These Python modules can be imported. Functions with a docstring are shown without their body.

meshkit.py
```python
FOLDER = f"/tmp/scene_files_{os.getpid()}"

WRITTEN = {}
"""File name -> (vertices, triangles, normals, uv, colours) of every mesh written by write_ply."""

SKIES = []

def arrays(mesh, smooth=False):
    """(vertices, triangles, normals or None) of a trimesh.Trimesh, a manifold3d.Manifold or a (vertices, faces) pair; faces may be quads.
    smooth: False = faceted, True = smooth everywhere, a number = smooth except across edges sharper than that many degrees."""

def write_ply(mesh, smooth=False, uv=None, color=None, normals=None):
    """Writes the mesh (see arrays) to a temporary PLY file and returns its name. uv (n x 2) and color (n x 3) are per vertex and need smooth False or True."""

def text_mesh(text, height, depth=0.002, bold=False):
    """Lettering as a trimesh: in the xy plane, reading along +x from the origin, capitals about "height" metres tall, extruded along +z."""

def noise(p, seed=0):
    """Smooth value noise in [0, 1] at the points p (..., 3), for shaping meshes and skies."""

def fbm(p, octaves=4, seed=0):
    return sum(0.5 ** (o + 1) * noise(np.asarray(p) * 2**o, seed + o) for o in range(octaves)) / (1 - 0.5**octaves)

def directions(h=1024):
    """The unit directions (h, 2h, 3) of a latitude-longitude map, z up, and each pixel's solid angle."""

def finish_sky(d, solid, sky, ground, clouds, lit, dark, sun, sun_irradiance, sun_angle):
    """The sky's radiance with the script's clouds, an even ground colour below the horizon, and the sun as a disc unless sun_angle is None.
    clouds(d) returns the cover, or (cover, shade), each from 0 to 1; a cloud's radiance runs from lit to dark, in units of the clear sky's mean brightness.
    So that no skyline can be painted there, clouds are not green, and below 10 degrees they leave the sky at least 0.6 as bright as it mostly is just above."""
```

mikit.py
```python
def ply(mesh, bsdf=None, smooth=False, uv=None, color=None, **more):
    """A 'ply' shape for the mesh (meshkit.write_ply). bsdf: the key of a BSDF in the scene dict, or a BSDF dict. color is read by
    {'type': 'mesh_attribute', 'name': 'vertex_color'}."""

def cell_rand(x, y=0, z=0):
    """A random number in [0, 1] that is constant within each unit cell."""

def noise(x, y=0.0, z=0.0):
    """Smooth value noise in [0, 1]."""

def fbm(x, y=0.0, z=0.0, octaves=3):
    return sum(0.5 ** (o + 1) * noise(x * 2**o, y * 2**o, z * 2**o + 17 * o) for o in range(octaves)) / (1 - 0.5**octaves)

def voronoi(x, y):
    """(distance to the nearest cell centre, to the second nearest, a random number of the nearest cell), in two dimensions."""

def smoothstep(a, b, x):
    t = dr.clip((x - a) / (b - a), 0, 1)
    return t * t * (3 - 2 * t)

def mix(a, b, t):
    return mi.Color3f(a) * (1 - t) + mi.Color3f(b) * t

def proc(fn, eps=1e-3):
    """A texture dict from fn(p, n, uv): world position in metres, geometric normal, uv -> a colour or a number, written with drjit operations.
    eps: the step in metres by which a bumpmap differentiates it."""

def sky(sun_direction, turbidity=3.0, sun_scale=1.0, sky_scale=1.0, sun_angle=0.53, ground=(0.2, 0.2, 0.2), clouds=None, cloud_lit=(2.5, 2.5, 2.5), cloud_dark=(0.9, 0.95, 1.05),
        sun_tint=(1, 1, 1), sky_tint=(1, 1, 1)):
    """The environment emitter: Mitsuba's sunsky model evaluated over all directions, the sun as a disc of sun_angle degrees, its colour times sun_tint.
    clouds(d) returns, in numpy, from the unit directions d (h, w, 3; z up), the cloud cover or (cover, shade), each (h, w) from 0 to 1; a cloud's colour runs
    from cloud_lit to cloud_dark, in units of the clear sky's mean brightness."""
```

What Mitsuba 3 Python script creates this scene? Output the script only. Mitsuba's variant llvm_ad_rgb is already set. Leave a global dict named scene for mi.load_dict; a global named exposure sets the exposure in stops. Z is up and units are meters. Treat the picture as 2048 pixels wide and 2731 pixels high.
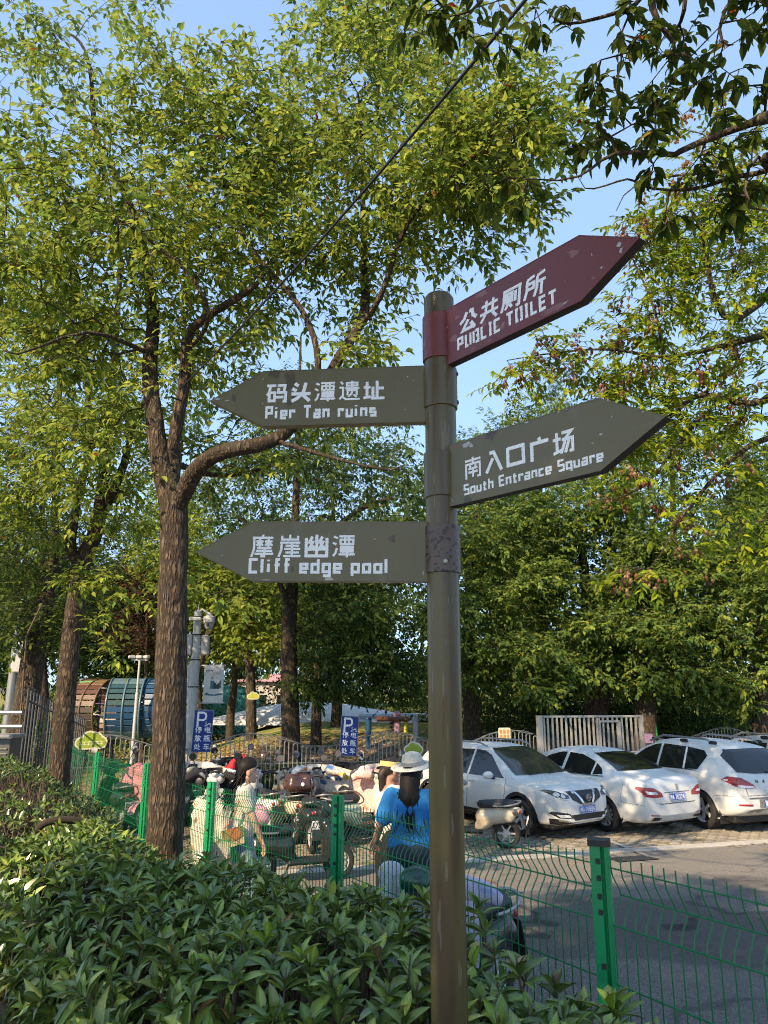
import math
import numpy as np, trimesh, shapely, manifold3d as m3
import drjit as dr, mitsuba as mi, mikit, meshkit
from shapely.geometry import Polygon, LineString, Point, box as sbox
from shapely.ops import unary_union
from scipy.spatial import cKDTree, Delaunay
from scipy.interpolate import LinearNDInterpolator, PchipInterpolator

T = mi.ScalarTransform4f
scene, labels = {}, {}
# ------------------------------------------------------------------ camera, sky, exposure
FOC, EYE, PITCH = 1950.0, 2.7, math.radians(13.7)          # focal length in 2048-px units, eye height above the parking lot
CP, SP = math.cos(PITCH), math.sin(PITCH)
scene['camera'] = {'type': 'perspective', 'fov': math.degrees(2 * math.atan(1024 / FOC)), 'fov_axis': 'x', 'near_clip': 0.05, 'far_clip': 2000.0,
                   'to_world': T().look_at(origin=[0, 0, EYE], target=[0, CP, EYE + SP], up=[-0.004, 0, 1])}
SUN = np.array([-0.52, -0.65, 0.56])
scene['sky_light'] = mikit.sky(SUN.tolist(), turbidity=3.0, sun_tint=(1.0, 0.965, 0.89), sun_scale=0.9, ground=(0.12, 0.12, 0.09),
                               clouds=lambda d: (0.20 + 0.10 * meshkit.fbm(d * 2.2, 3), 0.0), cloud_lit=(2.5, 3.6, 5.4))   # a thin bright autumn haze over the blue
exposure = 2.65

# ------------------------------------------------------------------ survey: sight lines of the place, in metres
def at(px, py, Y):
    xs, ys = (px - 1024) / FOC, (1365.5 - py) / FOC
    d = np.array([xs, CP - ys * SP, SP + ys * CP])
    return np.array([0, 0, EYE]) + d * (Y / d[1])
def depth(p):
    return p[1] * CP + (p[2] - EYE) * SP
def onz(px, py, z=0.0):
    xs, ys = (px - 1024) / FOC, (1365.5 - py) / FOC
    d = np.array([xs, CP - ys * SP, SP + ys * CP])
    return np.array([0, 0, EYE]) + d * ((z - EYE) / d[2])

# ------------------------------------------------------------------ names
def num(name):
    if name not in scene and name not in labels:
        return name
    k = 1
    while f'{name}_{k:03d}' in scene or f'{name}_{k:03d}' in labels:
        k += 1
    return f'{name}_{k:03d}'
def thing(name, label, cat, group=None, kind=None):
    key = num(name)
    labels[key] = {'label': label, 'category': cat}
    if group: labels[key]['group'] = group
    if kind: labels[key]['kind'] = kind
    return key
def put(name, mesh, bsdf, parent=None, smooth=False, color=None, tw=None, label=None, kind=None):
    key = num((parent + '__' + name) if parent else name)
    if isinstance(mesh, dict):
        d = dict(mesh)
        if bsdf: d['bsdf'] = {'type': 'ref', 'id': bsdf}
    else:
        if isinstance(mesh, MB): mesh, color = mesh.get(), (mesh.col() if color is None and mesh.C else color)
        d = mikit.ply(mesh, bsdf, smooth=smooth, color=color)
    if tw is not None: d['to_world'] = tw if not isinstance(tw, np.ndarray) else T(tw.tolist())
    scene[key] = d
    if label or kind:
        labels[key] = {}
        if label: labels[key]['label'] = label
        if kind: labels[key]['kind'] = kind
    return key
def solo(name, mesh, bsdf, label, cat, group=None, kind=None, **k):
    key = put(name, mesh, bsdf, **k)
    labels[key] = {'label': label, 'category': cat}
    if group: labels[key]['group'] = group
    if kind: labels[key]['kind'] = kind
    return key
def struct(name, mesh, bsdf, label, cat, **k):
    return solo(name, mesh, bsdf, label, cat, kind='structure', **k)

# ------------------------------------------------------------------ mesh helpers
def nrm(v):
    v = np.asarray(v, float); return v / (np.linalg.norm(v, axis=-1, keepdims=True) + 1e-12)
def frame(o, x, y=None, z=None):
    x = nrm(x)
    if z is None: z = nrm(np.cross(x, y))
    y = nrm(np.cross(z, x)); z = np.cross(x, y)
    m = np.eye(4); m[:3, 0], m[:3, 1], m[:3, 2], m[:3, 3] = x, y, z, o
    return m
def xf(m, v): return np.asarray(v) @ m[:3, :3].T + m[:3, 3]
def rotz(a):
    c, s = math.cos(a), math.sin(a); return np.array([[c, -s, 0], [s, c, 0], [0, 0, 1.0]])
def rot(axis, a): return trimesh.transformations.rotation_matrix(a, axis)[:3, :3]
class MB:
    def __init__(s): s.V, s.F, s.C, s.n = [], [], [], 0
    def add(s, v, f, c=None):
        v, f = np.asarray(v, float), np.asarray(f, int)
        if f.shape[1] == 4: f = np.vstack([f[:, [0, 1, 2]], f[:, [0, 2, 3]]])
        s.V.append(v); s.F.append(f + s.n); s.n += len(v)
        if c is not None: s.C.append(np.broadcast_to(np.asarray(c, float), (len(v), 3)))
        return s
    def mesh(s, m, c=None):
        if hasattr(m, 'to_mesh'):
            q = m.to_mesh(); return s.add(q.vert_properties[:, :3], q.tri_verts, c)
        return s.add(m.vertices, m.faces, c)
    def box(s, c, size, R=None, col=None, bev=0.0):
        h = np.array(size) / 2
        if bev:
            pts = []
            for k in range(3):
                e = h - bev; e[k] = h[k]
                pts += [[a * e[0], b * e[1], d * e[2]] for a in (-1, 1) for b in (-1, 1) for d in (-1, 1)]
            m = trimesh.convex.convex_hull(np.array(pts)); v, f = m.vertices, m.faces
        else:
            v = np.array([[x, y, z] for x in (-1, 1) for y in (-1, 1) for z in (-1, 1)]) * h
            f = np.array([[0, 1, 3, 2], [4, 6, 7, 5], [0, 4, 5, 1], [2, 3, 7, 6], [0, 2, 6, 4], [1, 5, 7, 3]])
        if R is not None: v = v @ np.asarray(R).T
        return s.add(v + np.asarray(c), f, col)
    def tube(s, p, r, n=8, cap=True, col=None, flat=1.0):
        p = np.asarray(p, float); r = np.broadcast_to(r, (len(p),)).astype(float)
        t = nrm(np.gradient(p, axis=0)) if len(p) > 2 else np.repeat(nrm(p[1:] - p[:1]), 2, 0)
        a = np.array([0, 0, 1.0]) if abs(t[0][2]) < 0.9 else np.array([1.0, 0, 0])
        A = []
        for k in range(len(p)):
            a = nrm(a - t[k] * (a @ t[k])); A.append(a)
        A = np.array(A); B = np.cross(t, A)
        g = np.arange(n) * 2 * np.pi / n
        v = (p[:, None] + r[:, None, None] * (np.cos(g)[None, :, None] * A[:, None] * flat + np.sin(g)[None, :, None] * B[:, None])).reshape(-1, 3)
        i, j = np.meshgrid(np.arange(len(p) - 1), np.arange(n), indexing='ij')
        q = np.stack([i * n + j, i * n + (j + 1) % n, (i + 1) * n + (j + 1) % n, (i + 1) * n + j], -1).reshape(-1, 4)
        f = np.vstack([q[:, [0, 1, 2]], q[:, [0, 2, 3]]])
        if cap:
            m = len(v); v = np.vstack([v, p[:1], p[-1:]]); k = np.arange(n)
            f = np.vstack([f, np.stack([np.full(n, m), (k + 1) % n, k], 1), np.stack([np.full(n, m + 1), (len(p) - 1) * n + k, (len(p) - 1) * n + (k + 1) % n], 1)])
        return s.add(v, f, col)
    def poly(s, g, d, m=None, col=None):
        for q in getattr(g, 'geoms', [g]):
            if q.is_empty or q.area < 1e-9: continue
            e = trimesh.creation.extrude_polygon(q, d, engine='earcut')
            s.add(e.vertices if m is None else xf(m, e.vertices), e.faces, col)
        return s
    def lathe(s, prof, n=24, m=None, col=None):
        e = trimesh.creation.revolve(np.array(prof), sections=n)
        return s.add(e.vertices if m is None else xf(m, e.vertices), e.faces, col)
    def ell(s, c, r, R=None, n=2, col=None):
        e = trimesh.creation.icosphere(n); v = e.vertices * np.asarray(r)
        if R is not None: v = v @ np.asarray(R).T
        return s.add(v + np.asarray(c), e.faces, col)
    def move(s, m):
        s.V = [xf(m, v) for v in s.V]; return s
    def get(s): return np.vstack(s.V), np.vstack(s.F)
    def col(s): return np.vstack(s.C)
def spline(p, n):
    p = np.asarray(p, float); t = np.arange(len(p)); u = np.linspace(0, len(p) - 1, n)
    from scipy.interpolate import CubicSpline
    return CubicSpline(t, p)(u) if len(p) > 2 else np.array([p[0] + (p[-1] - p[0]) * k for k in np.linspace(0, 1, n)])
def fill(poly, step):
    """triangulated points inside a polygon, fine enough to be laid on a curved surface"""
    pts = []
    for ring in [poly.exterior, *poly.interiors]:
        L = ring.length; n = max(int(L / step), 8)
        pts += [ring.interpolate(k * L / n).coords[0] for k in range(n)] + list(ring.coords)[:-1]
    x0, y0, x1, y1 = poly.bounds
    gx, gy = np.meshgrid(np.arange(x0 + step / 2, x1, step), np.arange(y0 + step / 2, y1, step))
    g = np.stack([gx.ravel(), gy.ravel()], 1)
    inner = poly.buffer(-step * 0.35)
    if not inner.is_empty and len(g): pts += list(map(tuple, g[shapely.contains_xy(inner, g[:, 0], g[:, 1])]))
    pts = np.unique(np.round(np.array(pts), 6), axis=0)
    f = Delaunay(pts).simplices; c = pts[f].mean(1)
    f = f[shapely.contains_xy(poly.buffer(1e-5), c[:, 0], c[:, 1])]
    a, b, d = pts[f[:, 0]], pts[f[:, 1]], pts[f[:, 2]]
    ar = (b[:, 0] - a[:, 0]) * (d[:, 1] - a[:, 1]) - (b[:, 1] - a[:, 1]) * (d[:, 0] - a[:, 0])
    f[ar < 0] = f[ar < 0][:, ::-1]
    return pts, f[np.abs(ar) > 1e-10]
def rrect(w, h, r): return sbox(-w / 2 + r, -h / 2 + r, w / 2 - r, h / 2 - r).buffer(r, quad_segs=4)

# ------------------------------------------------------------------ materials
def rgb(*c): return {'type': 'rgb', 'value': list(c if len(c) == 3 else c * 3)}
def P(col, rough=0.5, **k):
    d = {'type': 'principled', 'base_color': col if isinstance(col, dict) else rgb(*col), 'roughness': rough}
    d.update(k); return d
def two(d): return {'type': 'twosided', 'bsdf': d}
def bump(d, fn, scale, eps=1e-3): return {'type': 'bumpmap', 'arbitrary': mikit.proc(fn, eps), 'scale': scale, 'bsdf': d}
N, FB, SS, MIX = mikit.noise, mikit.fbm, mikit.smoothstep, mikit.mix
def mat(name, d): scene[name] = d; return name
def plain(name, col, rough=0.5, **k): return mat(name, two(P(col, rough, **k)))
VC = {'type': 'mesh_attribute', 'name': 'vertex_color'}
mat('leaf', {'type': 'principledthin', 'base_color': VC, 'roughness': 0.45, 'diff_trans': 0.95, 'eta': 1.4})
mat('leaf_glossy', two(P(VC, 0.27, specular=0.55)))
mat('coloured', two(P(VC, 0.55)))
mat('cloth', two(P(VC, 0.9, sheen=0.3)))
mat('gloss_coloured', two(P(VC, 0.25, clearcoat=0.6, clearcoat_gloss=0.9)))
plain('white_print', (0.86, 0.86, 0.86), 0.55)
plain('black_plastic', (0.018, 0.018, 0.02), 0.45)
plain('dark_rubber', (0.025, 0.025, 0.026), 0.85)
plain('chrome', (0.75, 0.75, 0.76), 0.18, metallic=1.0)
plain('steel_grey', (0.33, 0.33, 0.32), 0.42, metallic=0.6)
plain('white_metal', (0.44, 0.44, 0.425), 0.4)
def olive(p, n, uv):
    a = FB(p.x * 3 + 7, p.y * 3, p.z * 2.2, 3); s = SS(0.62, 0.7, FB(p.x * 26, p.y * 26, p.z * 5, 3))
    c = MIX((0.112, 0.092, 0.040), (0.142, 0.114, 0.050), a)
    c = MIX(c, (0.15, 0.135, 0.10), s * 0.35)
    return MIX(c, (0.05, 0.028, 0.018), SS(0.70, 0.74, FB(p.x * 14 + 3, p.y * 14, p.z * 9, 4)) * 0.7)
mat('olive_paint', two(P(mikit.proc(olive), 0.36, specular=0.5)))
def olivepole(p, n, uv):
    a = FB(p.x * 40, p.y * 40, p.z * 1.4, 3)
    c = MIX((0.090, 0.070, 0.026), (0.125, 0.094, 0.038), a)
    c = MIX(c, (0.055, 0.030, 0.022), SS(0.50, 0.66, FB(p.x * 16 + 5, p.y * 16, p.z * 1.1 + 2, 3)) * 0.65)
    s = SS(0.72, 0.76, FB(p.x * 90, p.y * 90, p.z * 7, 2))
    return MIX(c, (0.20, 0.17, 0.12), s * 0.5)
mat('olive_pole', two(P(mikit.proc(olivepole), 0.30, specular=0.4, clearcoat=0.15, clearcoat_gloss=0.9)))
def rusty(p, n, uv):
    a = FB(p.x * 22, p.y * 22, p.z * 16, 4); b = SS(0.60, 0.64, FB(p.x * 95, p.y * 95, p.z * 80, 2))
    c = MIX((0.080, 0.050, 0.038), (0.120, 0.084, 0.064), a)
    return MIX(c, (0.030, 0.020, 0.016), b)
mat('rusty_collar', two(P(mikit.proc(rusty), 0.40, specular=0.5)))
def redp(p, n, uv):
    a = FB(p.x * 5, p.y * 5, p.z * 4, 3)
    c = MIX((0.128, 0.021, 0.018), (0.168, 0.031, 0.027), a)
    c = MIX(c, (0.26, 0.12, 0.11), SS(0.66, 0.72, FB(p.x * 20 + 9, p.y * 20, p.z * 26, 4)) * 0.7)
    return MIX(c, (0.05, 0.02, 0.018), SS(0.6, 0.8, FB(p.x * 2.5, p.y * 2.5, p.z * 3.5 + 4, 2)) * 0.4)
mat('red_paint', two(P(mikit.proc(redp), 0.38, specular=0.5)))
plain('bare_metal', (0.42, 0.40, 0.37), 0.5, metallic=0.3)
plain('peeled_rust', (0.20, 0.075, 0.035), 0.9)
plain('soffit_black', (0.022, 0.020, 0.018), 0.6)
def bark_h(p):
    x, y = p.x + 0.018 * N(p.x * 9, p.y * 9, p.z * 7), p.y
    return 1 - dr.abs(2 * FB(x * 42, y * 42, p.z * 6.8, 3) - 1)
def bark_c(p, n, uv):
    h = SS(0.50, 0.98, bark_h(p)); a = FB(p.x * 2, p.y * 2, p.z * 1.5, 3)
    c = MIX((0.120, 0.088, 0.062), (0.178, 0.134, 0.094), a)
    c = MIX(c, (0.042, 0.032, 0.024), h)
    return MIX(c, (0.10, 0.11, 0.07), SS(0.58, 0.75, FB(p.x * 3 + 5, p.y * 3, p.z * 0.8, 3)) * 0.25)
mat('bark', two(bump(P(mikit.proc(bark_c), 0.92, specular=0.2), lambda p, n, uv: -SS(0.45, 1.0, bark_h(p)) + 0.3 * FB(p.x * 60, p.y * 60, p.z * 30, 2), 0.02, 2e-3)))
plain('twig', (0.040, 0.028, 0.020), 0.9)
plain('twig_pale', (0.13, 0.09, 0.06), 0.9)
def fgreen(p, n, uv):
    return MIX((0.008, 0.22, 0.075), (0.02, 0.29, 0.11), FB(p.x * 6, p.y * 6, p.z * 3, 3))
mat('fence_green', two(P(mikit.proc(fgreen), 0.33, specular=0.5)))
plain('wire_green', (0.008, 0.15, 0.05), 0.35)
# ================================================================== lettering drawn stroke by stroke
W = 10.5
GL = {
 '码': [[(2,12),(46,12)],[(20,12),(13,48),(3,62)],[(14,48),(40,48),(40,90),(14,90),(14,44)],[(54,12),(90,12),(86,46)],[(60,24),(57,48),(94,48),(94,93),(80,93)],[(48,72),(84,72)]],
 '头': [[(20,4),(38,18)],[(8,30),(30,42)],[(74,2),(62,52),(34,80),(6,96)],[(4,58),(98,58)],[(60,64),(94,96)]],
 '潭': [[(6,8),(24,16)],[(2,36),(18,44)],[(3,96),(13,84),(20,60)],[(30,7),(98,7)],[(36,22),(92,22),(92,42),(36,42),(36,18)],[(56,8),(56,42)],[(73,8),(73,42)],[(38,54),(90,54),(90,76),(38,76),(38,50)],[(38,65),(90,65)],[(28,88),(100,88)],[(64,76),(64,101)]],
 '遗': [[(8,4),(20,16)],[(2,34),(20,34),(20,74),(3,92)],[(14,78),(34,93),(100,93)],[(38,10),(88,10),(88,24),(38,24),(38,6)],[(63,0),(63,36)],[(30,37),(98,37)],[(42,72),(42,48),(86,48),(86,72)],[(64,54),(60,68),(44,80)],[(70,70),(86,82)]],
 '址': [[(2,36),(34,36)],[(18,8),(18,86)],[(0,90),(36,84)],[(66,4),(66,90)],[(66,42),(98,42)],[(46,34),(46,90)],[(36,92),(101,92)]],
 '摩': [[(54,0),(54,12)],[(8,14),(99,14)],[(15,14),(15,66),(4,100)],[(24,30),(56,30)],[(40,20),(40,54)],[(38,34),(26,50)],[(42,34),(54,50)],[(62,30),(96,30)],[(79,20),(79,54)],[(77,34),(64,50)],[(81,34),(96,50)],[(28,60),(92,60)],[(24,73),(96,73)],[(18,86),(101,86)],[(61,58),(61,97),(44,97)]],
 '崖': [[(53,0),(53,22)],[(18,5),(18,22),(88,22),(88,5)],[(10,36),(99,36)],[(16,36),(16,66),(4,100)],[(34,50),(94,50)],[(63,42),(63,96)],[(28,64),(99,64)],[(34,80),(94,80)],[(24,96),(101,96)]],
 '幽': [[(5,14),(5,95),(96,95),(96,14)],[(51,0),(51,95)],[(32,8),(19,34),(33,34),(18,66),(40,62)],[(34,48),(42,72)],[(76,8),(63,34),(77,34),(62,66),(84,62)],[(78,48),(86,72)]],
 '南': [[(4,14),(97,14)],[(51,0),(51,30)],[(10,101),(10,32),(92,32),(92,95),(76,95)],[(32,38),(38,48)],[(69,38),(63,48)],[(24,54),(78,54)],[(24,72),(78,72)],[(51,50),(51,96)]],
 '入': [[(28,7),(52,7),(94,98)],[(46,34),(8,98)]],
 '口': [[(8,12),(92,12),(92,88),(8,88),(8,6)]],
 '广': [[(52,0),(58,16)],[(6,22),(100,22)],[(14,22),(14,100)]],
 '场': [[(0,34),(38,34)],[(19,4),(19,86)],[(0,93),(38,84)],[(44,10),(90,10),(60,38)],[(44,40),(95,40),(93,94),(78,94)],[(60,46),(38,98)],[(78,46),(58,98)]],
 '公': [[(38,4),(26,34),(3,50)],[(52,6),(68,6),(76,34),(97,50)],[(50,44),(22,88),(80,88)],[(66,62),(92,97)]],
 '共': [[(8,24),(94,24)],[(33,2),(33,58)],[(69,2),(69,58)],[(2,60),(99,60)],[(32,68),(8,97)],[(70,68),(94,97)]],
 '厕': [[(6,9),(99,9)],[(13,9),(13,60),(4,99)],[(28,70),(28,26),(54,26),(54,70)],[(41,36),(40,66),(22,94)],[(44,74),(56,92)],[(71,24),(71,72)],[(91,16),(91,95),(76,95)]],
 '所': [[(46,4),(12,13)],[(13,12),(13,60),(3,97)],[(13,32),(45,32),(45,56),(13,56)],[(96,4),(60,12)],[(61,12),(61,64),(50,99)],[(61,40),(101,40)],[(83,40),(83,101)]],
 '停': [[(27,2),(4,50)],[(18,32),(18,100)],[(65,0),(65,12)],[(32,16),(99,16)],[(48,27),(86,27),(86,40),(48,40),(48,27)],[(36,62),(36,51),(97,51),(95,62)],[(46,70),(88,70)],[(67,70),(67,96),(52,96)]],
 '放': [[(26,0),(29,14)],[(1,20),(52,20)],[(24,20),(21,60),(3,98)],[(22,46),(45,46),(42,94),(32,94)],[(66,2),(52,42)],[(60,26),(100,26)],[(88,26),(76,66),(44,98)],[(58,42),(74,70),(99,98)]],
 '处': [[(28,4),(4,52)],[(20,24),(46,24),(36,62),(3,96)],[(12,44),(36,78),(99,96)],[(66,2),(66,80)],[(68,34),(92,56)]],
 '电': [[(12,22),(86,22),(86,64),(12,64),(12,20)],[(12,43),(86,43)],[(48,2),(48,92),(97,92),(97,78)]],
 '瓶': [[(12,2),(20,16)],[(40,2),(32,16)],[(3,22),(50,22)],[(1,52),(52,52)],[(16,22),(15,62),(4,98)],[(37,22),(37,99)],[(54,10),(100,10)],[(66,10),(58,92),(74,84)],[(64,38),(86,38),(86,92),(99,92),(99,78)],[(67,54),(76,68)]],
 '车': [[(10,18),(92,18)],[(44,2),(22,48),(86,48)],[(2,72),(100,72)],[(56,30),(56,101)]],
 '鄂': [[(4,6),(24,6),(24,26),(4,26),(4,6)],[(36,6),(56,6),(56,26),(36,26),(36,6)],[(2,40),(58,40)],[(0,56),(60,56)],[(22,56),(18,72),(50,72),(46,97),(30,97)],[(72,2),(72,100)],[(72,8),(96,8),(84,34),(96,56),(88,70),(74,68)]],
 '仁': [[(30,0),(4,46)],[(18,32),(18,100)],[(44,26),(92,26)],[(36,84),(98,84)]],
 '心': [[(10,42),(4,78)],[(28,34),(30,82),(46,94),(74,92),(80,72)],[(46,14),(60,40)],[(80,28),(94,62)]],
}
LT = {
 'P': (60,[[(0,100),(0,0),(54,0),(54,54),(0,54)]]), 'i': (14,[[(0,34),(0,100)],[(0,2),(0,14)]]), 'e': (52,[[(50,100),(0,100),(0,38),(50,38),(50,70),(0,70)]]),
 'r': (40,[[(0,104),(0,38),(38,38),(38,54)]]), 'T': (66,[[(-4,0),(66,0)],[(31,0),(31,104)]]), 'a': (52,[[(2,38),(48,38),(48,100),(0,100),(0,70),(48,70)]]),
 'n': (52,[[(0,104),(0,38),(48,38),(48,104)]]), 'u': (52,[[(0,34),(0,100),(48,100),(48,34)]]), 's': (52,[[(50,38),(0,38),(0,69),(48,69),(48,100),(-2,100)]]),
 'C': (58,[[(58,0),(0,0),(0,100),(58,100)]]), 'l': (14,[[(0,-4),(0,104)]]), 'f': (40,[[(40,0),(14,0),(14,104)],[(-2,42),(38,42)]]),
 'd': (52,[[(50,-4),(50,100),(0,100),(0,38),(50,38)]]), 'g': (52,[[(0,128),(50,128),(50,38),(0,38),(0,96),(50,96)]]), 'p': (52,[[(0,130),(0,38),(50,38),(50,98),(0,98)]]),
 'o': (52,[[(0,38),(50,38),(50,99),(0,99),(0,32)]]), 'S': (58,[[(58,0),(0,0),(0,48),(56,48),(56,100),(-2,100)]]), 't': (42,[[(14,8),(14,100),(40,100)],[(-2,38),(38,38)]]),
 'h': (52,[[(0,-4),(0,104)],[(0,38),(48,38),(48,104)]]), 'E': (56,[[(56,0),(0,0),(0,100),(56,100)],[(0,48),(50,48)]]), 'c': (48,[[(48,38),(0,38),(0,100),(48,100)]]),
 'q': (52,[[(50,130),(50,38),(0,38),(0,98),(50,98)]]), 'L': (50,[[(0,-4),(0,100),(52,100)]]), 'I': (26,[[(13,0),(13,100)],[(-2,0),(28,0)],[(-2,100),(28,100)]]),
 'O': (58,[[(20,0),(0,0),(0,100),(20,100)],[(38,0),(56,0),(56,100),(38,100)]]), 'U': (58,[[(0,-4),(0,100),(30,100)],[(56,-4),(56,104)]]), 'B': (58,[[(0,-4),(0,104)],[(22,0),(54,0),(54,100),(22,100)],[(30,48),(54,48)]]),
}
def strokes(L, w, square=True):
    g = unary_union([LineString(l).buffer(w / 2, cap_style='flat', join_style='mitre', mitre_limit=3) for l in L])
    return g.buffer(-0.8).buffer(1.6, quad_segs=2).buffer(-0.8)
def han(ch, w=None, flip=True):
    n = len(GL[ch]); w = w or (16.5 if n <= 5 else 13.5 if n <= 7 else 11 if n == 8 else 9.9)
    return shapely.affinity.affine_transform(strokes(GL[ch], w), [0.01, 0, 0, -0.01, 0, 1.0])
def han_line(s, h, gap, slant=0.0, w=None):
    out, x = [], 0
    for ch in s:
        out.append(shapely.affinity.affine_transform(han(ch, w), [h, slant * h, 0, h, x, 0])); x += h + gap
    return out, x - gap
def latin_line(s, h, gap=0.34, space=0.75, w=20, slant=0.0):
    out, x = [], 0
    for ch in s:
        if ch == ' ': x += h * space; continue
        wd, st = LT[ch]
        g = shapely.affinity.affine_transform(strokes(st, w), [h * 0.01, slant * h * 0.01, 0, -h * 0.01, x, h]); out.append(g); x += h * (wd * 0.01 + gap)
    return out, x
import shapely.affinity

# ================================================================== the fingerpost
POLE = np.array([0.208, 2.55]); PR = 0.057
post = thing('fingerpost', 'tall olive green round signpost with four arrow boards beside the hedge', 'signpost')
b = MB(); b.lathe([(0.0, 0.9), (PR, 0.9), (PR, 4.165), (PR - 0.008, 4.178), (0.0, 4.180)], 48, frame([POLE[0], POLE[1], 0], (1, 0, 0), (0, 1, 0)))
put('pole', b, 'olive_pole', post, smooth=40)
for pts in [[(-.6, 0), (-.2, .5), (0.1, .35), (.5, .8), (.4, 1.4), (.9, 2.0), (1.0, 3.2), (.7, 3.3), (.2, 2.3), (-.3, 1.5)], [(0, 0), (.35, .3), (.3, 1.2), (.1, 1.6), (-.1, .8)]]:
    g = Polygon(pts); x0 = 0 if len(pts) > 6 else 1
    v, f = fill(g, 0.3)
    th = -1.75 + (v[:, 0] * -0.06 + x0 * 0.18); z = 2.68 - v[:, 1] * 0.042 + x0 * .02
    put('rust_chip', (np.stack([POLE[0] + (PR + .0020) * np.cos(th), POLE[1] + (PR + .0020) * np.sin(th), z], 1), f), 'peeled_rust', post)
def collar(z0, z1, matname, hz=(0.25, 0.75), r=PR + .006, hingedir=None, rustyh=False):
    m = frame([POLE[0], POLE[1], 0], (1, 0, 0), (0, 1, 0)); c = MB()
    c.lathe([(PR + .001, z0), (r, z0), (r + .001, z0 + .004), (r + .001, z1 - .004), (r, z1), (PR + .001, z1)], 48, m)
    return put('collar', c, matname, post, smooth=40)
def bolt(parent, th, z, r0=PR + .006, bright=False):
    d = np.array([math.cos(th), math.sin(th), 0]); o = np.array([POLE[0], POLE[1], z]) + d * (r0 - .002); c = MB()
    c.lathe([(0, .008), (.0055, .008), (.0085, .004), (.0085, 0), (0, 0)], 10, frame(o, np.cross([0, 0, 1.0], d), z=d))
    put('bolt', c, 'bare_metal' if bright else 'rusty_collar', parent, smooth=40)
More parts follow.
